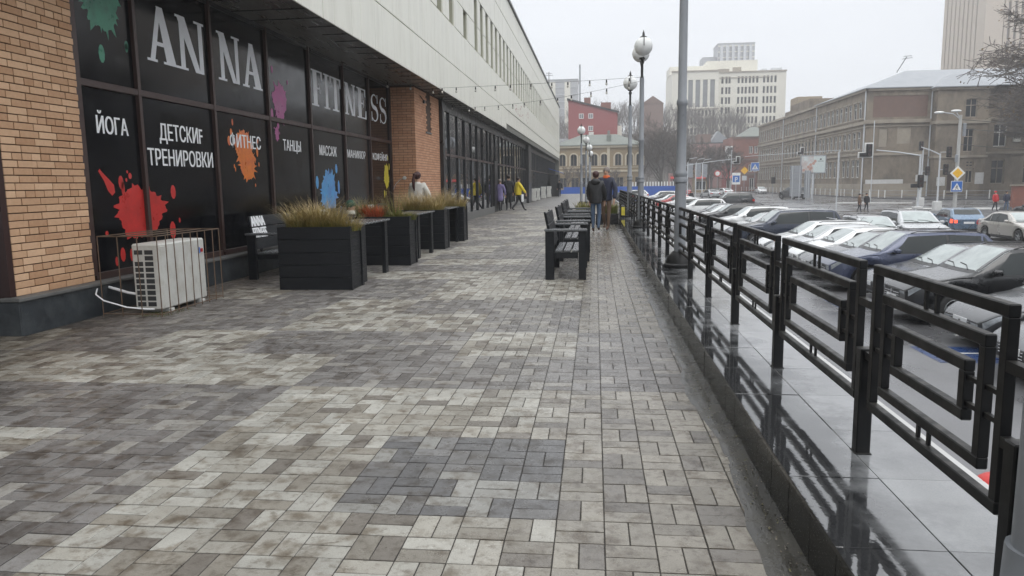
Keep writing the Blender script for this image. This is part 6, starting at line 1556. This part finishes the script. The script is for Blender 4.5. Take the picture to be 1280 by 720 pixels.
ops = [(3.6 + k * 2.9, 5.5 + k * 2.9, 31.2, 42.0) for k in range(5)] + [(3.3 + k * 2.9 + j * 1.4, 4.2 + k * 2.9 + j * 1.4, z0, z0 + 2.7) for k in range(5) for j in (0, 1) for z0 in (16.2, 20.2, 24.2, 27.4) if z0 < 27]
ops += [(3.3 + k * 2.9 + j * 1.4, 4.2 + k * 2.9 + j * 1.4, 27.6, 29.9) for k in range(5) for j in (0, 1)]
b = MB(); wallgrid(b, (lx0, ly, 0), (1, 0, 0), (0, -1, 0), 0, lx1 - lx0, -2, 45.2, ops, .5); b.quad((lx0, ly + 27, -2), (lx0, ly, -2), (lx0, ly, 45.2), (lx0, ly + 27, 45.2)); b.quad((lx1, ly, -2), (lx1, ly + 2, -2), (lx1, ly + 2, 45.2), (lx1, ly, 45.2)); b.quad((lx0, ly, 45.2), (lx1, ly, 45.2), (lx1, ly + 27, 45.2), (lx0, ly + 27, 45.2)); b.build('left_wing', M['white_wall'], t)
for a in ops: window(t, (lx0, ly, 0), (1, 0, 0), (0, -1, 0), *a, .5, 'white_wall', 'glass_mid' if a[3] > 40 else 'glass_far', 1, 1, .05)
b = MB(); b.box(lx0 - .3, lx1 + .3, ly - .4, ly, 30.2, 30.6); b.box(lx0 - .3, lx1 + .3, ly - .4, ly, 45.2, 45.7); b.box(lx1 + .3, wx1 + .2, wy - .4, wy, 44.6, 45.1); b.box(lx1 + .4, wx1 - 6.5, wy - .3, wy, 42.4, 42.7); b.build('cornice', M['stone_trim'], t)
b = MB(); b.box(46, 66.5, 326, 340, 44.6, 50.6); b.box(30.8, 46, 325, 340, 45.2, 48.6); b.build('penthouse', M['white_wall'], t)
b = MB(); b.box(49.6, 54, wy + 1.0, wy + 6, 44.7, 46.3); b.box(56.5, 60, 325.9, 325.97, 45.5, 47.8); b.build('roof_louvres', M['stone_trim'], t)
b = MB(); b.bbox(67.5, 69.5, 322, 326, 44.7, 46.6, .3); b.bbox(71.5, 75.4, 322, 326, 44.7, 46.8, .3); b.build('roof_unit', M['pole_l'], t)
block('grey_tower_block', 65, 84, 420, 436, 30, 73.5, 'grey_wall', 'pale grey high-rise rising behind the white office building', [], roof='grey_wall')
t = bpy.data.objects['grey_tower_block']
for k in range(6): b = MB(); b.box(66 + k * 3, 67.4 + k * 3, 418.8, 419.98, 45, 72.4); b.build('balcony_stack', M['pole_l'], t)
for z0 in range(48, 73, 3): b = MB(); b.box(65, 84, 419.7, 419.97, z0, z0 + .5); b.build('floor_band', M['white_wall'], t)
block('grey_tower_block', 57.5, 66.5, 424, 436, 30, 67.5, 'grey_wall', 'lower shoulder block left of the pale grey high-rise')
# red brick corner house, pink house, small shops
ops = [(u_, u_ + .95, z0, z0 + 1.9) for u_ in (4.3, 5.6, 8.6) for z0 in (8.4, 3.6)] + [(4.6, 5.8, -1.0, 2.0), (8.0, 9.8, -1.2, 2.2)]
t = block('red_brick_house', 36.0, 46.6, 205, 220, -1.6, 12.8, 'redbrick', 'two-storey red brick corner house with white windows and green-grey roof', ops, .3, 'win_white', 'glass_far', 2, 1, .14)
b = MB(); b.bbox(34.6, 36.0, 204.5, 208, 6.6, 10.4, .1); b.build('bay_window', M['win_white'], t)
for k in range(3):
    b = MB(); b.box(34.7 + k * .43, 35.05 + k * .43, 204.46, 204.5, 8.2, 10.0); b.build('pane', M['glass_mid'], t)
b = MB(); b.box(33.5, 36.4, 204, 208.4, 6.1, 6.6); b.build('balcony', M['pole'], t)
for z0 in (6.6, 2.8, 12.3): b = MB(); b.box(35.8, 46.7, 204.75, 204.98, z0, z0 + .5); b.build('brick_band', M['stone_red'], t)
b = MB(); hip(b, 38.5, 46.6, 205, 220, 12.85, 2.8, 4, 6, .4); b.build('roof', M['roof_grey'], t)
ops = [(u_, u_ + 1.2, 5, 7.2) for u_ in (1.5, 4, 6.5, 9)]
t = block('pink_house', 29.5, 41.5, 235, 245, -1.6, 12.6, 'pinkwall', 'faded pink house left of the red brick corner house', ops, .3, 'win_white', 'glass_far', 2, 1, .12, roof='frame_dk')
b = MB(); b.box(31, 35, 236, 241, 12.9, 15.5); b.build('roof_block', M['stone_red'], t)
b = MB(); b.poly([(35, 238, 12.9), (41.5, 238, 12.9), (37.5, 238, 16.5)], (0, 1, 0), 5); b.build('gable', M['roof_metal'], t)
for i, (x0, x1, y0, z1, wl, lab) in enumerate(((24.5, 27.5, 190, 4.0, 'ochre', 'small yellow kiosk under the bare trees'), (31.2, 33.0, 186, 5.0, 'maroon_wall', 'small shop with red awning beside the red brick house'), (19.5, 23.5, 200, 3.5, 'pinkwall', 'low faded shop behind the leftmost mast arm'))):
    t = block('small_shop', x0, x1, y0, y0 + 5, -1.5, z1, wl, lab, [(.3, x1 - x0 - .3, -.8, 1.4)], .2, 'win_white', 'glass_far', 3, 1, .1)
    b = MB(); b.poly([(x0, y0, 2.6), (x1, y0, 2.6), (x1, y0 - 1.2, 2.0), (x0, y0 - 1.2, 2.0)], (0, 0, 1), .08); b.build('awning', M['splat_red'], t)
block('ochre_block', 59.0, 66, 232, 240, 10, 25.5, 'ochre', 'brown-orange block peeping over the stone building')
block('brick_tower_house', 16.2, 23.4, 268, 280, 12, 28.2, 'stone_red', 'brown gabled house on top of the leafless hill')
t = bpy.data.objects['brick_tower_house']; b = MB(); b.poly([(16, 267.8, 28.2), (23.6, 267.8, 28.2), (19.8, 267.8, 30.8)], (0, 1, 0), 12.4); b.build('gable_roof', M['stone_red'], t)
# big ribbed tower at the right edge
t = thing('ribbed_tower', (124, 259, -2), 'tall beige tower with dark vertical grooves rising behind the stone building', 'building')
b = MB(); b.box(123.1, 172.5, 260.6, 288.5, -2, 78); b.build('core', M['beige_dk'], t)
for k in range(9):
    b = MB(); y = 262.5 + k * 3.0; b.box(122.3, 123.2, y, y + 2.2, -2, 78.3); b.build('rib', M['beige_wall'], t)
b = MB(); b.box(122.1, 127.5, 259.0, 262.4, -2, 79); b.build('rib_block', M['beige_wall'], t)
for k in range(20):
    b = MB(); x = 128.1 + k * 1.9; b.box(x, x + 1.05, 259.7, 260.7, -2, 74); b.build('rib', M['beige_wall'], t)
b = MB(); b.box(127.6, 172.5, 259.4, 260.7, 74, 79); b.build('crown_band', M['beige_wall'], t)
for z_ in range(0, 70, 4): b = MB(); b.box(127.7, 171.5, 260.2, 260.65, z_, z_ + .5); b.build('floor_band', M['beige_wall'], t)
# blue hoarding
t = thing('blue_hoarding', (4, 120, -1.5), 'long low blue site hoarding in front of the arched house', 'fence')
k = 0; x = -9
while x < 13: b = MB(); b.box(x + .02, x + 2.0, 120, 120.06, -1.5, .72 if x > -6 else .3); b.box(x - .03, x + .03, 119.94, 120.1, -1.5, .78 if x > -6 else .35); b.build('hoarding_panel', M['bluefence'], t); x += 2.02
x = 40
# pale picket fence under the trees
t = thing('picket_fence', (9, 135, -1.4), 'low pale picket fence above the blue hoarding under the bare trees', 'fence')
for k in range(20): b = MB(); b.box(6 + k * .5, 6.2 + k * .5, 134, 134.06, -1.4, 1.4); b.build('picket', M['win_white'], t)

# ================================================================= HILL
b = MB(); nx_, ny_ = 44, 20; grid = []
for j in range(ny_ + 1):
    row = []
    for i in range(nx_ + 1):
        x = -260 + i * 12; y = 225 + j * 18
        base = max(0, 1 - ((x - 5) / 130) ** 2); t_ = min(1, (y - 225) / 90); z = -1.4 + 24 * base * (t_ * t_ * (3 - 2 * t_)) + 3 * mnoise.noise((x * .02, y * .02, 0)) * t_
        row.append((x, y, z if j else -3))
    grid.append(row)
for j in range(ny_):
    for i in range(nx_): b.quad(grid[j][i], grid[j][i + 1], grid[j + 1][i + 1], grid[j + 1][i])
b.build('hillside', M['hill'], kind='structure', smooth=True)
def hillz(x, y): base = max(0, 1 - ((x - 5) / 130) ** 2); t_ = max(0, min(1, (y - 225) / 90)); return -1.4 + 24 * base * (t_ * t_ * (3 - 2 * t_))

# ================================================================= TREES
def branch(mb, p, d, L, r, lvl, q, twig, droop=.0, leaf=None, seg=3, spread=.55):
    pts = [p]; rad = [r]; dd = d.copy()
    for k in range(seg):
        dd = (dd + Vector((q.gauss(0, .13), q.gauss(0, .13), q.gauss(0, .09) + .05 - droop * (3 - lvl) * .3))).normalized(); pts.append(pts[-1] + dd * (L / seg)); rad.append(max(.027, r * (1 - .55 * (k + 1) / seg)))
    tgt = mb if lvl > 1 else twig
    tgt.tube(pts, rad, 5 if lvl > 2 else 3, cap=False)
    if lvl == 0:
        if leaf is not None and q.random() < leaf[1]:
            for _ in range(leaf[2]):
                c = pts[-1] + Vector((q.gauss(0, .35), q.gauss(0, .35), q.gauss(0, .3))); s_ = q.uniform(.05, .13); a = Vector((q.gauss(0, 1), q.gauss(0, 1), q.gauss(0, 1))).normalized() * s_; e_ = a.orthogonal().normalized() * s_ * .7
                leaf[0].add([c - a, c + e_, c + a, c - e_], [(0, 1, 2, 3)])
        return
    n = {4: 5, 3: 5, 2: 5, 1: 6}.get(lvl, 5)
    for k in range(n):
        u_ = .25 + .75 * (k + q.random() * .6) / n; i = min(seg - 1, int(u_ * seg)); pp_ = pts[i].lerp(pts[i + 1], u_ * seg - i)
        side = Vector((q.gauss(0, 1), q.gauss(0, 1), q.gauss(0, .35))).normalized(); nd = (dd * (1 - spread) + side * spread + Vector((0, 0, .12 - droop))).normalized()
        branch(mb, pp_, nd, L * q.uniform(.52, .72), rad[i] * .55, lvl - 1, q, twig, droop, leaf, seg, spread)
def tree(seed, h, lvl=4, r=.25, droop=0, leaf=None, spread=.55):
    q = random.Random(seed); t = thing('bare_tree'); tr, tw = MB(), MB(); lf_ = MB() if leaf else None
    tr.lathe([(r * 1.5, -.3), (r * 1.1, .4), (r, h * .28)], n=8, cap=False)
    branch(tr, Vector((0, 0, h * .27)), Vector((q.gauss(0, .06), q.gauss(0, .06), 1)).normalized(), h * .42, r, lvl, q, tw, droop, (lf_, leaf[0], leaf[1]) if leaf else None, spread=spread)
    for k in range(3):
        a = q.random() * 6.28; branch(tr, Vector((0, 0, h * (.2 + .06 * k))), Vector((math.cos(a) * .6, math.sin(a) * .6, .75)).normalized(), h * .36, r * .6, lvl - 1, q, tw, droop, (lf_, leaf[0], leaf[1]) if leaf else None, spread=spread)
    tr.build('trunk', M['bark'], t, world=False); tw.build('crown', M['twig'], t, world=False)
    if lf_ and lf_.v: lf_.build('leaves', M['leaf_brown'], t, world=False)
    return t
TG2 = 'bare trees in the distance'
tA = tree(1, 12, 4, .22); tB = tree(2, 14, 4, .26, spread=.5); tC = tree(5, 9, 3, .14)
def put(src, used, loc, s, rz, label, g=TG2):
    o = src if src.name not in used else copy_tree(src); used.add(src.name); o.location = loc; o.scale = (s, s, s); o.rotation_euler = (0, 0, rz); tag(o, label, 'tree', g); return o
us = set()
put(tB, us, (12.2, 142, -1.4), 1.05, 0, 'large bare tree with spreading crown, right of the arched house')
put(tA, us, (15.6, 150, -1.4), 1.15, 1, 'bare tree immediately right of the tall lamp post at its full-width part')
put(tA, us, (9.8, 160, -1.4), 1.1, 2.2, 'bare tree close behind the right corner of the arched house')
put(tC, us, (-5.0, 139, -1.4), .75, 0, 'thin dark young tree in front of the left windows of the arched house')
put(tC, us, (-3.0, 141, -1.4), .8, 2, 'reddish thin tree left of the four globe lamps')
put(tC, us, (3.8, 138, -1.4), .7, 4, 'small bushy tree with few leaves in front of the arched house')
put(tB, us, (24.5, 168, -1.4), .85, 1, 'bare tree with leaning trunk in front of the pink house')
put(tA, us, (29.6, 172, -1.4), .95, 3, 'bare tree with dark trunk beside the red awning')
put(tA, us, (19.5, 175, -1.4), 1.0, .5, 'bare tree right behind the tall lamp post')
put(tB, us, (32, 214, -1.4), .8, 5, 'bare tree between the pink house and the red brick house')
put(tA, us, (16.0, 190, -1.4), 1.1, 4.4, 'bare tree high on the slope left of the white office building')
put(tB, us, (20.5, 200, -1.4), 1.1, 2.9, 'bare tree at the left foot of the white office building')
big = tree(11, 21, 5, .42, droop=.10, leaf=(.30, 1), spread=.68); big.location = (55.8, 94, -1.6); big.scale = (1.3, 1.3, 1.25); tag(big, 'large tree with drooping twigs and a few brown leaves at the right edge', 'tree')
big2 = tree(13, 17, 5, .34, droop=.06, leaf=(.12, 1)); big2.location = (62.5, 114, -1.6); tag(big2, 'dark leafless tree in front of the right wing of the stone building', 'tree')
big4 = copy_tree(big); big4.location = (53.5, 86, -1.6); big4.rotation_euler.z = 2.4; tag(big4, 'bare tree whose branches reach into the upper right corner', 'tree')
big3 = copy_tree(big2); big3.location = (74, 114, -1.6); big3.rotation_euler.z = 2; tag(big3, 'dark leafless tree at the right edge, behind the large drooping one', 'tree')
# hillside wood: one mass of small leafless trees
w1 = MB(); q = random.Random(33); tr0, tw0 = MB(), MB()
def mini(mb, x, y, z, h, q):
    mb.tube([(x, y, z), (x + q.gauss(0, .1), y, z + h * .5)], [.14, .09], 3, cap=False); p0 = Vector((x, y, z + h * .35))
    for k in range(9):
        a = q.random() * 6.28; p = p0 + Vector((0, 0, q.random() * h * .2)); d = Vector((math.cos(a) * q.uniform(.3, .7), math.sin(a) * q.uniform(.3, .7), 1)).normalized(); e1_ = p + d * h * q.uniform(.35, .55); mb.tube([p, e1_], [.07, .025], 3, cap=False)
        for m_ in range(5):
            pp_ = p.lerp(e1_, q.uniform(.3, 1)); d2 = (d + Vector((q.gauss(0, .5), q.gauss(0, .5), q.gauss(0, .3)))).normalized(); e2 = pp_ + d2 * h * q.uniform(.1, .25); mb.tube([pp_, e2], [.04, .02], 3, cap=False)
for k in range(950):
    x = q.uniform(-45, 60) if k % 3 else q.uniform(-180, 190); y = 228 + q.random() ** 1.2 * 90; mini(w1, x, y, hillz(x, y) - .5, q.uniform(7, 13), q)
tag(w1.build('leafless_wood', M['twig']), 'leafless wood covering the hillside', None, None, 'stuff')
# the slope across the car park, seen only as the dark reflection in the shop windows
def eastz(x, y): t_ = max(0, min(1, (x - 78) / 70)); return -1.7 + 34 * t_ * t_ * (3 - 2 * t_) * max(0.0, min(1, (108 - y) / 30)) + 2 * mnoise.noise((x * .03, y * .03, 4)) * t_
b = MB(); grid = [[(76 + i * 12, -150 + j * 13, eastz(76 + i * 12, -150 + j * 13) if i else -3) for i in range(16)] for j in range(21)]
for j in range(20):
    for i in range(15): b.quad(grid[j][i], grid[j][i + 1], grid[j + 1][i + 1], grid[j + 1][i])
b.build('hillside', M['hill'], kind='structure', smooth=True)
w2 = MB()
for k in range(420): x, y = q.uniform(80, 150), q.uniform(-140, 96); mini(w2, x, y, eastz(x, y) - .5, q.uniform(8, 14), q)
tag(w2.build('leafless_wood', M['twig']), 'leafless wood on the slope across the car park', None, None, 'stuff')

# ================================================================= TRAFFIC LIGHTS AND SIGNS
def board(t, name, x, y, z, w, h, mtl, th=.03): b = MB(); b.bbox(x - w / 2, x + w / 2, y, y + th, z, z + h, .008); return b.build(name, M[mtl], t)
M['sig_body'] = M['black']; M['lamp_off'] = mat('dark_signal_lens', (.05, .03, .03), .3); M['red_on'] = mat('red_signal_lens', (.6, .05, .04), .3)
def signal_head(t, x, y, z, side=False, backing=True):
    if backing: b = MB(); b.bbox(x - .33, x + .33, y + .06, y + .09, z - .10, z + 1.05, .01); b.bbox(x - .80, x - .33, y + .061, y + .089, z - .10, z + .34, .01); b.build('backing_board', M['win_white'], t)
    b = MB(); b.bbox(x - .22, x + .22, y - .16, y + .05, z - .03, z + .96, .04); b.bbox(x - .70, x - .23, y - .16, y + .05, z - .03, z + .27, .03) if side else None; h_ = b.build('signal_head', M['black'], t)
    for k in range(3): b = MB(); b.lathe([(.10, -.03), (.10, .02)], (x, y - .17, z + .14 + k * .33), 12, 'y'); b.build('lens', M['lamp_off'], h_)
def mast(px, py, h, ax, az, label, heads, side=False, base=True, gz=None):
    gz = zg(px, py) if gz is None else gz; t = thing('traffic_light', (px, py, gz), label, 'traffic light', 'traffic lights at the crossing')
    b = MB(); b.lathe([(.085, 0), (.07, h)], (px, py, gz), 10); b.build('pole', M['pole_l'], t, smooth=True)
    if base: b = MB(); b.bbox(px - .33, px + .33, py - .3, py + .3, gz - .1, gz + .85, .04); b.build('concrete_base', M['conc_l'], t)
    if ax is not None: b = MB(); b.tube([(px, py, gz + h - .1), (lerp(px, ax, .5), py, lerp(gz + h - .1, az, .5) + .05), (ax, py, az)], [.06, .05, .04], 6); b.build('mast_arm', M['pole_l'], t, smooth=True)
    for hx, hz_, bk_ in heads:
        signal_head(t, hx, py - .1, hz_, side, bk_)
        if not bk_: b = MB(); b.tube([(px, py, hz_ + .45), (hx, py - .05, hz_ + .45)], .03, 5); b.build('bracket', M['pole_l'], t)
    return t
mast(25.2, 62, 4.9, 21.9, 3.62, 'traffic light on the island with a long arm reaching left past the stone corner', [(21.3, 3.15, True), (25.25, .7, False)], True)
mast(31.8, 74, 5.25, 30.1, 4.25, 'traffic light with a short rising arm, right of the long-armed one', [(32.5, 3.3, False), (32.3, 1.7, False)])
mast(35.6, 87, 6.3, None, None, 'traffic light pole between the two armed ones, with a signal high on the pole', [(35.3, 4.4, False), (36.1, 1.7, False)])
mast(39.5, 128, 7.6, 24.5, 5.3, 'far traffic light with a double arm reaching left above the street', [(33.6, 5.6, True)], True, False)
mast(13.8, 118, 5.4, 21.2, 4.7, 'far left traffic light with an arm reaching right over the parked cars', [(21.6, 4.0, True)], True, False)
for i, x in enumerate((14.6, 16.4, 18.0)):
    y = 122 + i * 4; t = thing('street_pole', (x, y, -1.4), ('leftmost', 'middle', 'rightmost')[i] + ' of the three white hooked poles beside the far left mast arm', 'pole', 'white hooked poles')
    b = MB(); b.tube([(x, y, -1.5), (x, y, 4.3), (x + .3, y, 4.9), (x + 1.4, y, 5.1)], [.09, .08, .06, .04], 6); b.build('shaft', M['pole_l'], t, smooth=True)
    b = MB(); b.bbox(x + .05, x + .8, y - .05, y + .05, 2.0, 4.2, .02); b.build('sign_back', M['pole'], t)
def tri(b, x, y, z, s): b.poly([(x - s, y, z), (x + s, y, z), (x, y, z + s * 1.7)], (0, -1, 0), .006)
def crossing_sign(px, py, z, w, label, pole_h=None, gz=None):
    t = thing('crosswalk_sign', (px, py, z), label, 'road sign'); board(t, 'sign_plate', px, py, z, w, w, 'win_white'); 
    b = MB(); b.box(px - w * .46, px + w * .46, py - .008, py - .001, z + w * .04, z + w * .96); b.build('blue_field', M['blue_sign'], t)
    b = MB(); tri(b, px, py - .010, z + w * .16, w * .38); b.build('white_triangle', M['win_white'], t)
    b = MB(); c = w; y_ = py - .018
    for p in (((-.02, .38), (.05, .38), (.05, .54), (-.03, .54)), ((-.03, .40), (.02, .40), (-.10, .20), (-.15, .20)), ((.01, .40), (.06, .40), (.16, .20), (.11, .20)), ((-.02, .53), (.0, .48), (-.12, .38), (-.14, .42)), ((.03, .53), (.05, .48), (.13, .42), (.12, .46))):
        b.poly([(px + a * c, y_, z + d * c) for a, d in p], (0, -1, 0), .004)
    b.lathe([(.045 * c, 0), (.045 * c, .004)], (px + .01 * c, y_ - .004, z + .60 * c), 10, 'y'); b.build('walking_figure', M['black'], t)
    if pole_h: b = MB(); b.tube([(px, py + .06, gz), (px, py + .06, z + w + .1)], .045, 6); b.build('pole', M['pole'], t)
    return t
M['blue_sign'] = mat('blue_sign_field', (.02, .12, .42), .4); M['yellow_sign'] = mat('yellow_sign_field', (.75, .42, .02), .4)
# concrete lamp pole with double lamp, priority and crossing signs
lp = thing('concrete_lamp_pole', (28.4, 63, -1.65), 'grey concrete lamp pole with double lamp head on the traffic island', 'lamp post')
b = MB(); b.lathe([(.16, 0), (.11, 7.9)], (28.4, 63, -1.66), 10); b.build('pole', M['concrete'], lp, smooth=True)
b = MB(); b.tube([(28.3, 63, 6.0), (27.8, 62.9, 6.35), (27.0, 62.8, 6.45)], .04, 5); b.tube([(28.3, 63, 6.1), (28.0, 62.8, 6.4), (27.8, 62.4, 6.5)], .04, 5); b.build('lamp_arm', M['pole_l'], lp)
for x, y, z in ((26.7, 62.75, 6.45), (27.7, 62.2, 6.5)): b = MB(); b.ball((x, y, z), .36, 12, 8, 1.1, .5, .28); b.build('lamp_head', M['globe'], lp, smooth=True)
b = MB(); b.bbox(28.1, 28.3, 62.7, 62.85, 2.6, 3.2, .03); b.bbox(28.6, 28.8, 62.8, 63.0, 4.6, 5.6, .03); b.build('junction_box', M['pole'], lp)
ps = thing('priority_sign', (28.35, 62.75, 1.3), 'yellow and white diamond priority road sign on the concrete lamp pole', 'road sign')
for s_, m_, dy in ((.52, 'win_white', 0), (.36, 'yellow_sign', -.012)):
    b = MB(); b.poly([(28.35 - s_ * 1.1, 62.75 + dy, 1.75), (28.35, 62.75 + dy, 1.75 - s_ * 1.1), (28.35 + s_ * 1.1, 62.75 + dy, 1.75), (28.35, 62.75 + dy, 1.75 + s_ * 1.1)], (0, -1, 0), .01); b.build('diamond_plate' if dy == 0 else 'yellow_field', M[m_], ps)
crossing_sign(28.35, 62.75, .28, .86, 'blue pedestrian crossing sign under the diamond sign on the concrete pole')
crossing_sign(30.3, 148, 3.2, 1.55, 'blue pedestrian crossing sign in front of the red brick house', True, -1.4)
t = thing('parking_sign', (26.9, 140, 0), 'blue parking sign on a white board in front of the far street', 'road sign'); x, y = 25.4, 140
board(t, 'white_board', x, y, .7, 1.5, 2.1, 'win_white'); b = MB(); b.box(x - .6, x + .6, y - .01, y - .001, 1.1, 2.3); b.build('blue_field', M['blue_sign'], t)
b = MB(); yy = y - .02; b.box(x - .22, x - .08, yy, yy + .008, 1.2, 2.0); b.box(x - .079, x + .22, yy + .001, yy + .007, 1.88, 2.0); b.box(x - .079, x + .22, yy + .001, yy + .007, 1.52, 1.64); b.box(x + .12, x + .24, yy + .002, yy + .006, 1.641, 1.879); b.build('letter', M['win_white'], t)
b = MB(); b.tube([(x, y + .05, -1.4), (x, y + .05, 2.8)], .06, 6); b.build('pole', M['pole_l'], t)
b = MB(); b.tube([(x - 1.0, y, -1.4), (x - .9, y, 6.9)], .06, 6); tag(b.build('white_pole', M['pole_l']), 'thin white pole left of the blue parking sign', 'pole')
t = thing('priority_sign', (29.6, 150, 2), 'small yellow diamond sign in front of the red brick house', 'road sign')
b = MB(); x, y, z = 28.75, 150, 3.3; b.poly([(x - .75, y, z), (x, y, z - .75), (x + .75, y, z), (x, y, z + .75)], (0, -1, 0), .02); b.build('diamond_plate', M['yellow_sign'], t)
b = MB(); b.tube([(x, y + .06, -1.4), (x, y + .06, 3.9)], .05, 5); b.build('pole', M['pole'], t)
b = MB(); b.bbox(x - .45, x + .45, y, y + .03, 1.4, 2.3, .01); b.build('plate', M['pole_l'], t)
t = thing('no_entry_sign', (22.5, 148, 1), 'small round red and white road sign among the bare trees', 'road sign')
b = MB(); x, y = 23.65, 150; b.lathe([(.6, -.01), (.6, .01)], (x, y, 2.8), 18, 'y'); b.build('disc', M['splat_red'], t)
b = MB(); b.lathe([(.42, -.01), (.42, .01)], (x, y - .03, 2.8), 18, 'y'); b.build('white_centre', M['win_white'], t)
b = MB(); b.tube([(x, y + .05, -1.4), (x, y + .05, 3.4)], .06, 5); b.build('pole', M['pole'], t)
t = thing('signal_post', (31, 140, 0), 'small black signal lamp on a post between the parking and crossing signs', 'traffic light')
b = MB(); b.tube([(29.6, 130, -1.4), (29.6, 130, 1.2)], .06, 5); b.build('pole', M['pole'], t); b = MB(); b.bbox(29.3, 29.95, 129.8, 130.1, .8, 1.9, .06); b.build('signal_head', M['black'], t)
# billboard with blurred picture
M['bb_pic'] = mat('billboard_picture', (.50, .54, .54), .35, var=.15, vscale=.7, coord='World', dark=(.42, .27, .23), dscale=.9, damt=.85)
M['bb_sky'] = mat('billboard_pale_print', (.52, .58, .57), .35, var=.05, coord='World')
t = thing('billboard', (32.7, 118, 0), 'framed billboard with pale green-grey advertisement in front of the stone building', 'billboard')
b = MB(); b.bbox(30.8, 34.55, 118, 118.2, 2.3, 5.0, .04); b.build('frame', M['pole'], t)
b = MB(); b.box(30.95, 32.7, 117.98, 118.0, 2.45, 4.85); b.build('picture', M['bb_pic'], t); b = MB(); b.box(32.701, 34.4, 117.98, 118.0, 2.45, 4.85); b.build('picture', M['bb_sky'], t)
q = random.Random(2)
b = MB()
for k in range(7): x, z = 31.2 + q.random() * 1.8, 2.7 + q.random() * 1.5; b.lathe([(.22, 0), (.22, .004)], (x, 117.974, z), 12, 'y')
b.build('printed_figures', mat('print_warm', (.45, .26, .21), .4, coord='World'), t, kind='stuff')
b = MB(); b.box(33.6, 33.85, 117.972, 117.978, 4.3, 4.52); b.box(33.3, 34.15, 117.973, 117.978, 4.1, 4.17); b.build('printed_emblem', M['frame_dk'], t)
b = MB(); b.tube([(32.7, 118.1, -1.5), (32.7, 118.1, 2.3)], .14, 8); b.build('post', M['pole_l'], t)
for i, (x0, x1, z0, z1, y) in enumerate(((27.9, 29.5, -1.0, 3.4, 112), (30.0, 30.9, -1.2, 2.7, 112.5))):
    t = thing('sign_back', (x0, y, -1.4), ('wide', 'narrow')[i] + ' grey back of a road sign in front of the dark vehicle', 'road sign')
    n_ = 4
    for k in range(n_): b = MB(); b.bbox(x0, x1, y, y + .05, lerp(z0, z1, k / n_) + .02, lerp(z0, z1, (k + 1) / n_), .01); b.build('panel', M['pole'], t)
    for x in (x0 + .3, x1 - .3): b = MB(); b.tube([(x, y - .06, -1.5), (x, y - .06, z1)], .05, 5); b.build('pole', M['pole_l'], t)
for i, (x, y, z1) in enumerate(((23.2, 75.5, 4.0), (34.9, 100, 8.6))):
    b = MB(); b.tube([(x, y, zg(x, y)), (x, y, z1)], .05, 6); tag(b.build('thin_pole', M['pole_l']), ('thin pale pole in front of the billboard', 'tall thin pale pole right of the billboard')[i], 'pole')
# overhead wires at the right
for i, (a, c_) in enumerate((((28.4, 63, 5.9), (60, 78, 6.6)), ((28.4, 63, 5.2), (60, 78, 5.8)), ((28.4, 63, 4.0), (60, 82, 4.2)))):
    b = MB(); pts = []
    for k in range(13): u_ = k / 12; p = Vector(a).lerp(Vector(c_), u_); p.z -= 1.0 * 4 * u_ * (1 - u_) * .6; pts.append(p)
    b.tube(pts, .025, 4); tag(b.build('overhead_wire', M['black']), ('top', 'middle', 'lowest')[i] + ' dark overhead wire running right from the concrete lamp pole', 'wire', 'overhead wires')

# ================================================================= HAZE
b = MB(); b.box(-330, 420, -90, 640, -6, 100)
hz = b.build('haze', [], kind='stuff')
hm_ = bpy.data.materials.new('thin_haze'); hm_.use_nodes = True; hn = hm_.node_tree; hn.nodes.clear()
oo = hn.nodes.new('ShaderNodeOutputMaterial'); pv = hn.nodes.new('ShaderNodeVolumePrincipled'); pv.inputs['Color'].default_value = (.98, .985, 1, 1); pv.inputs['Density'].default_value = 0.0009; pv.inputs['Anisotropy'].default_value = 0.2
hn.links.new(pv.outputs[0], oo.inputs['Volume']); hz.data.materials.append(hm_)
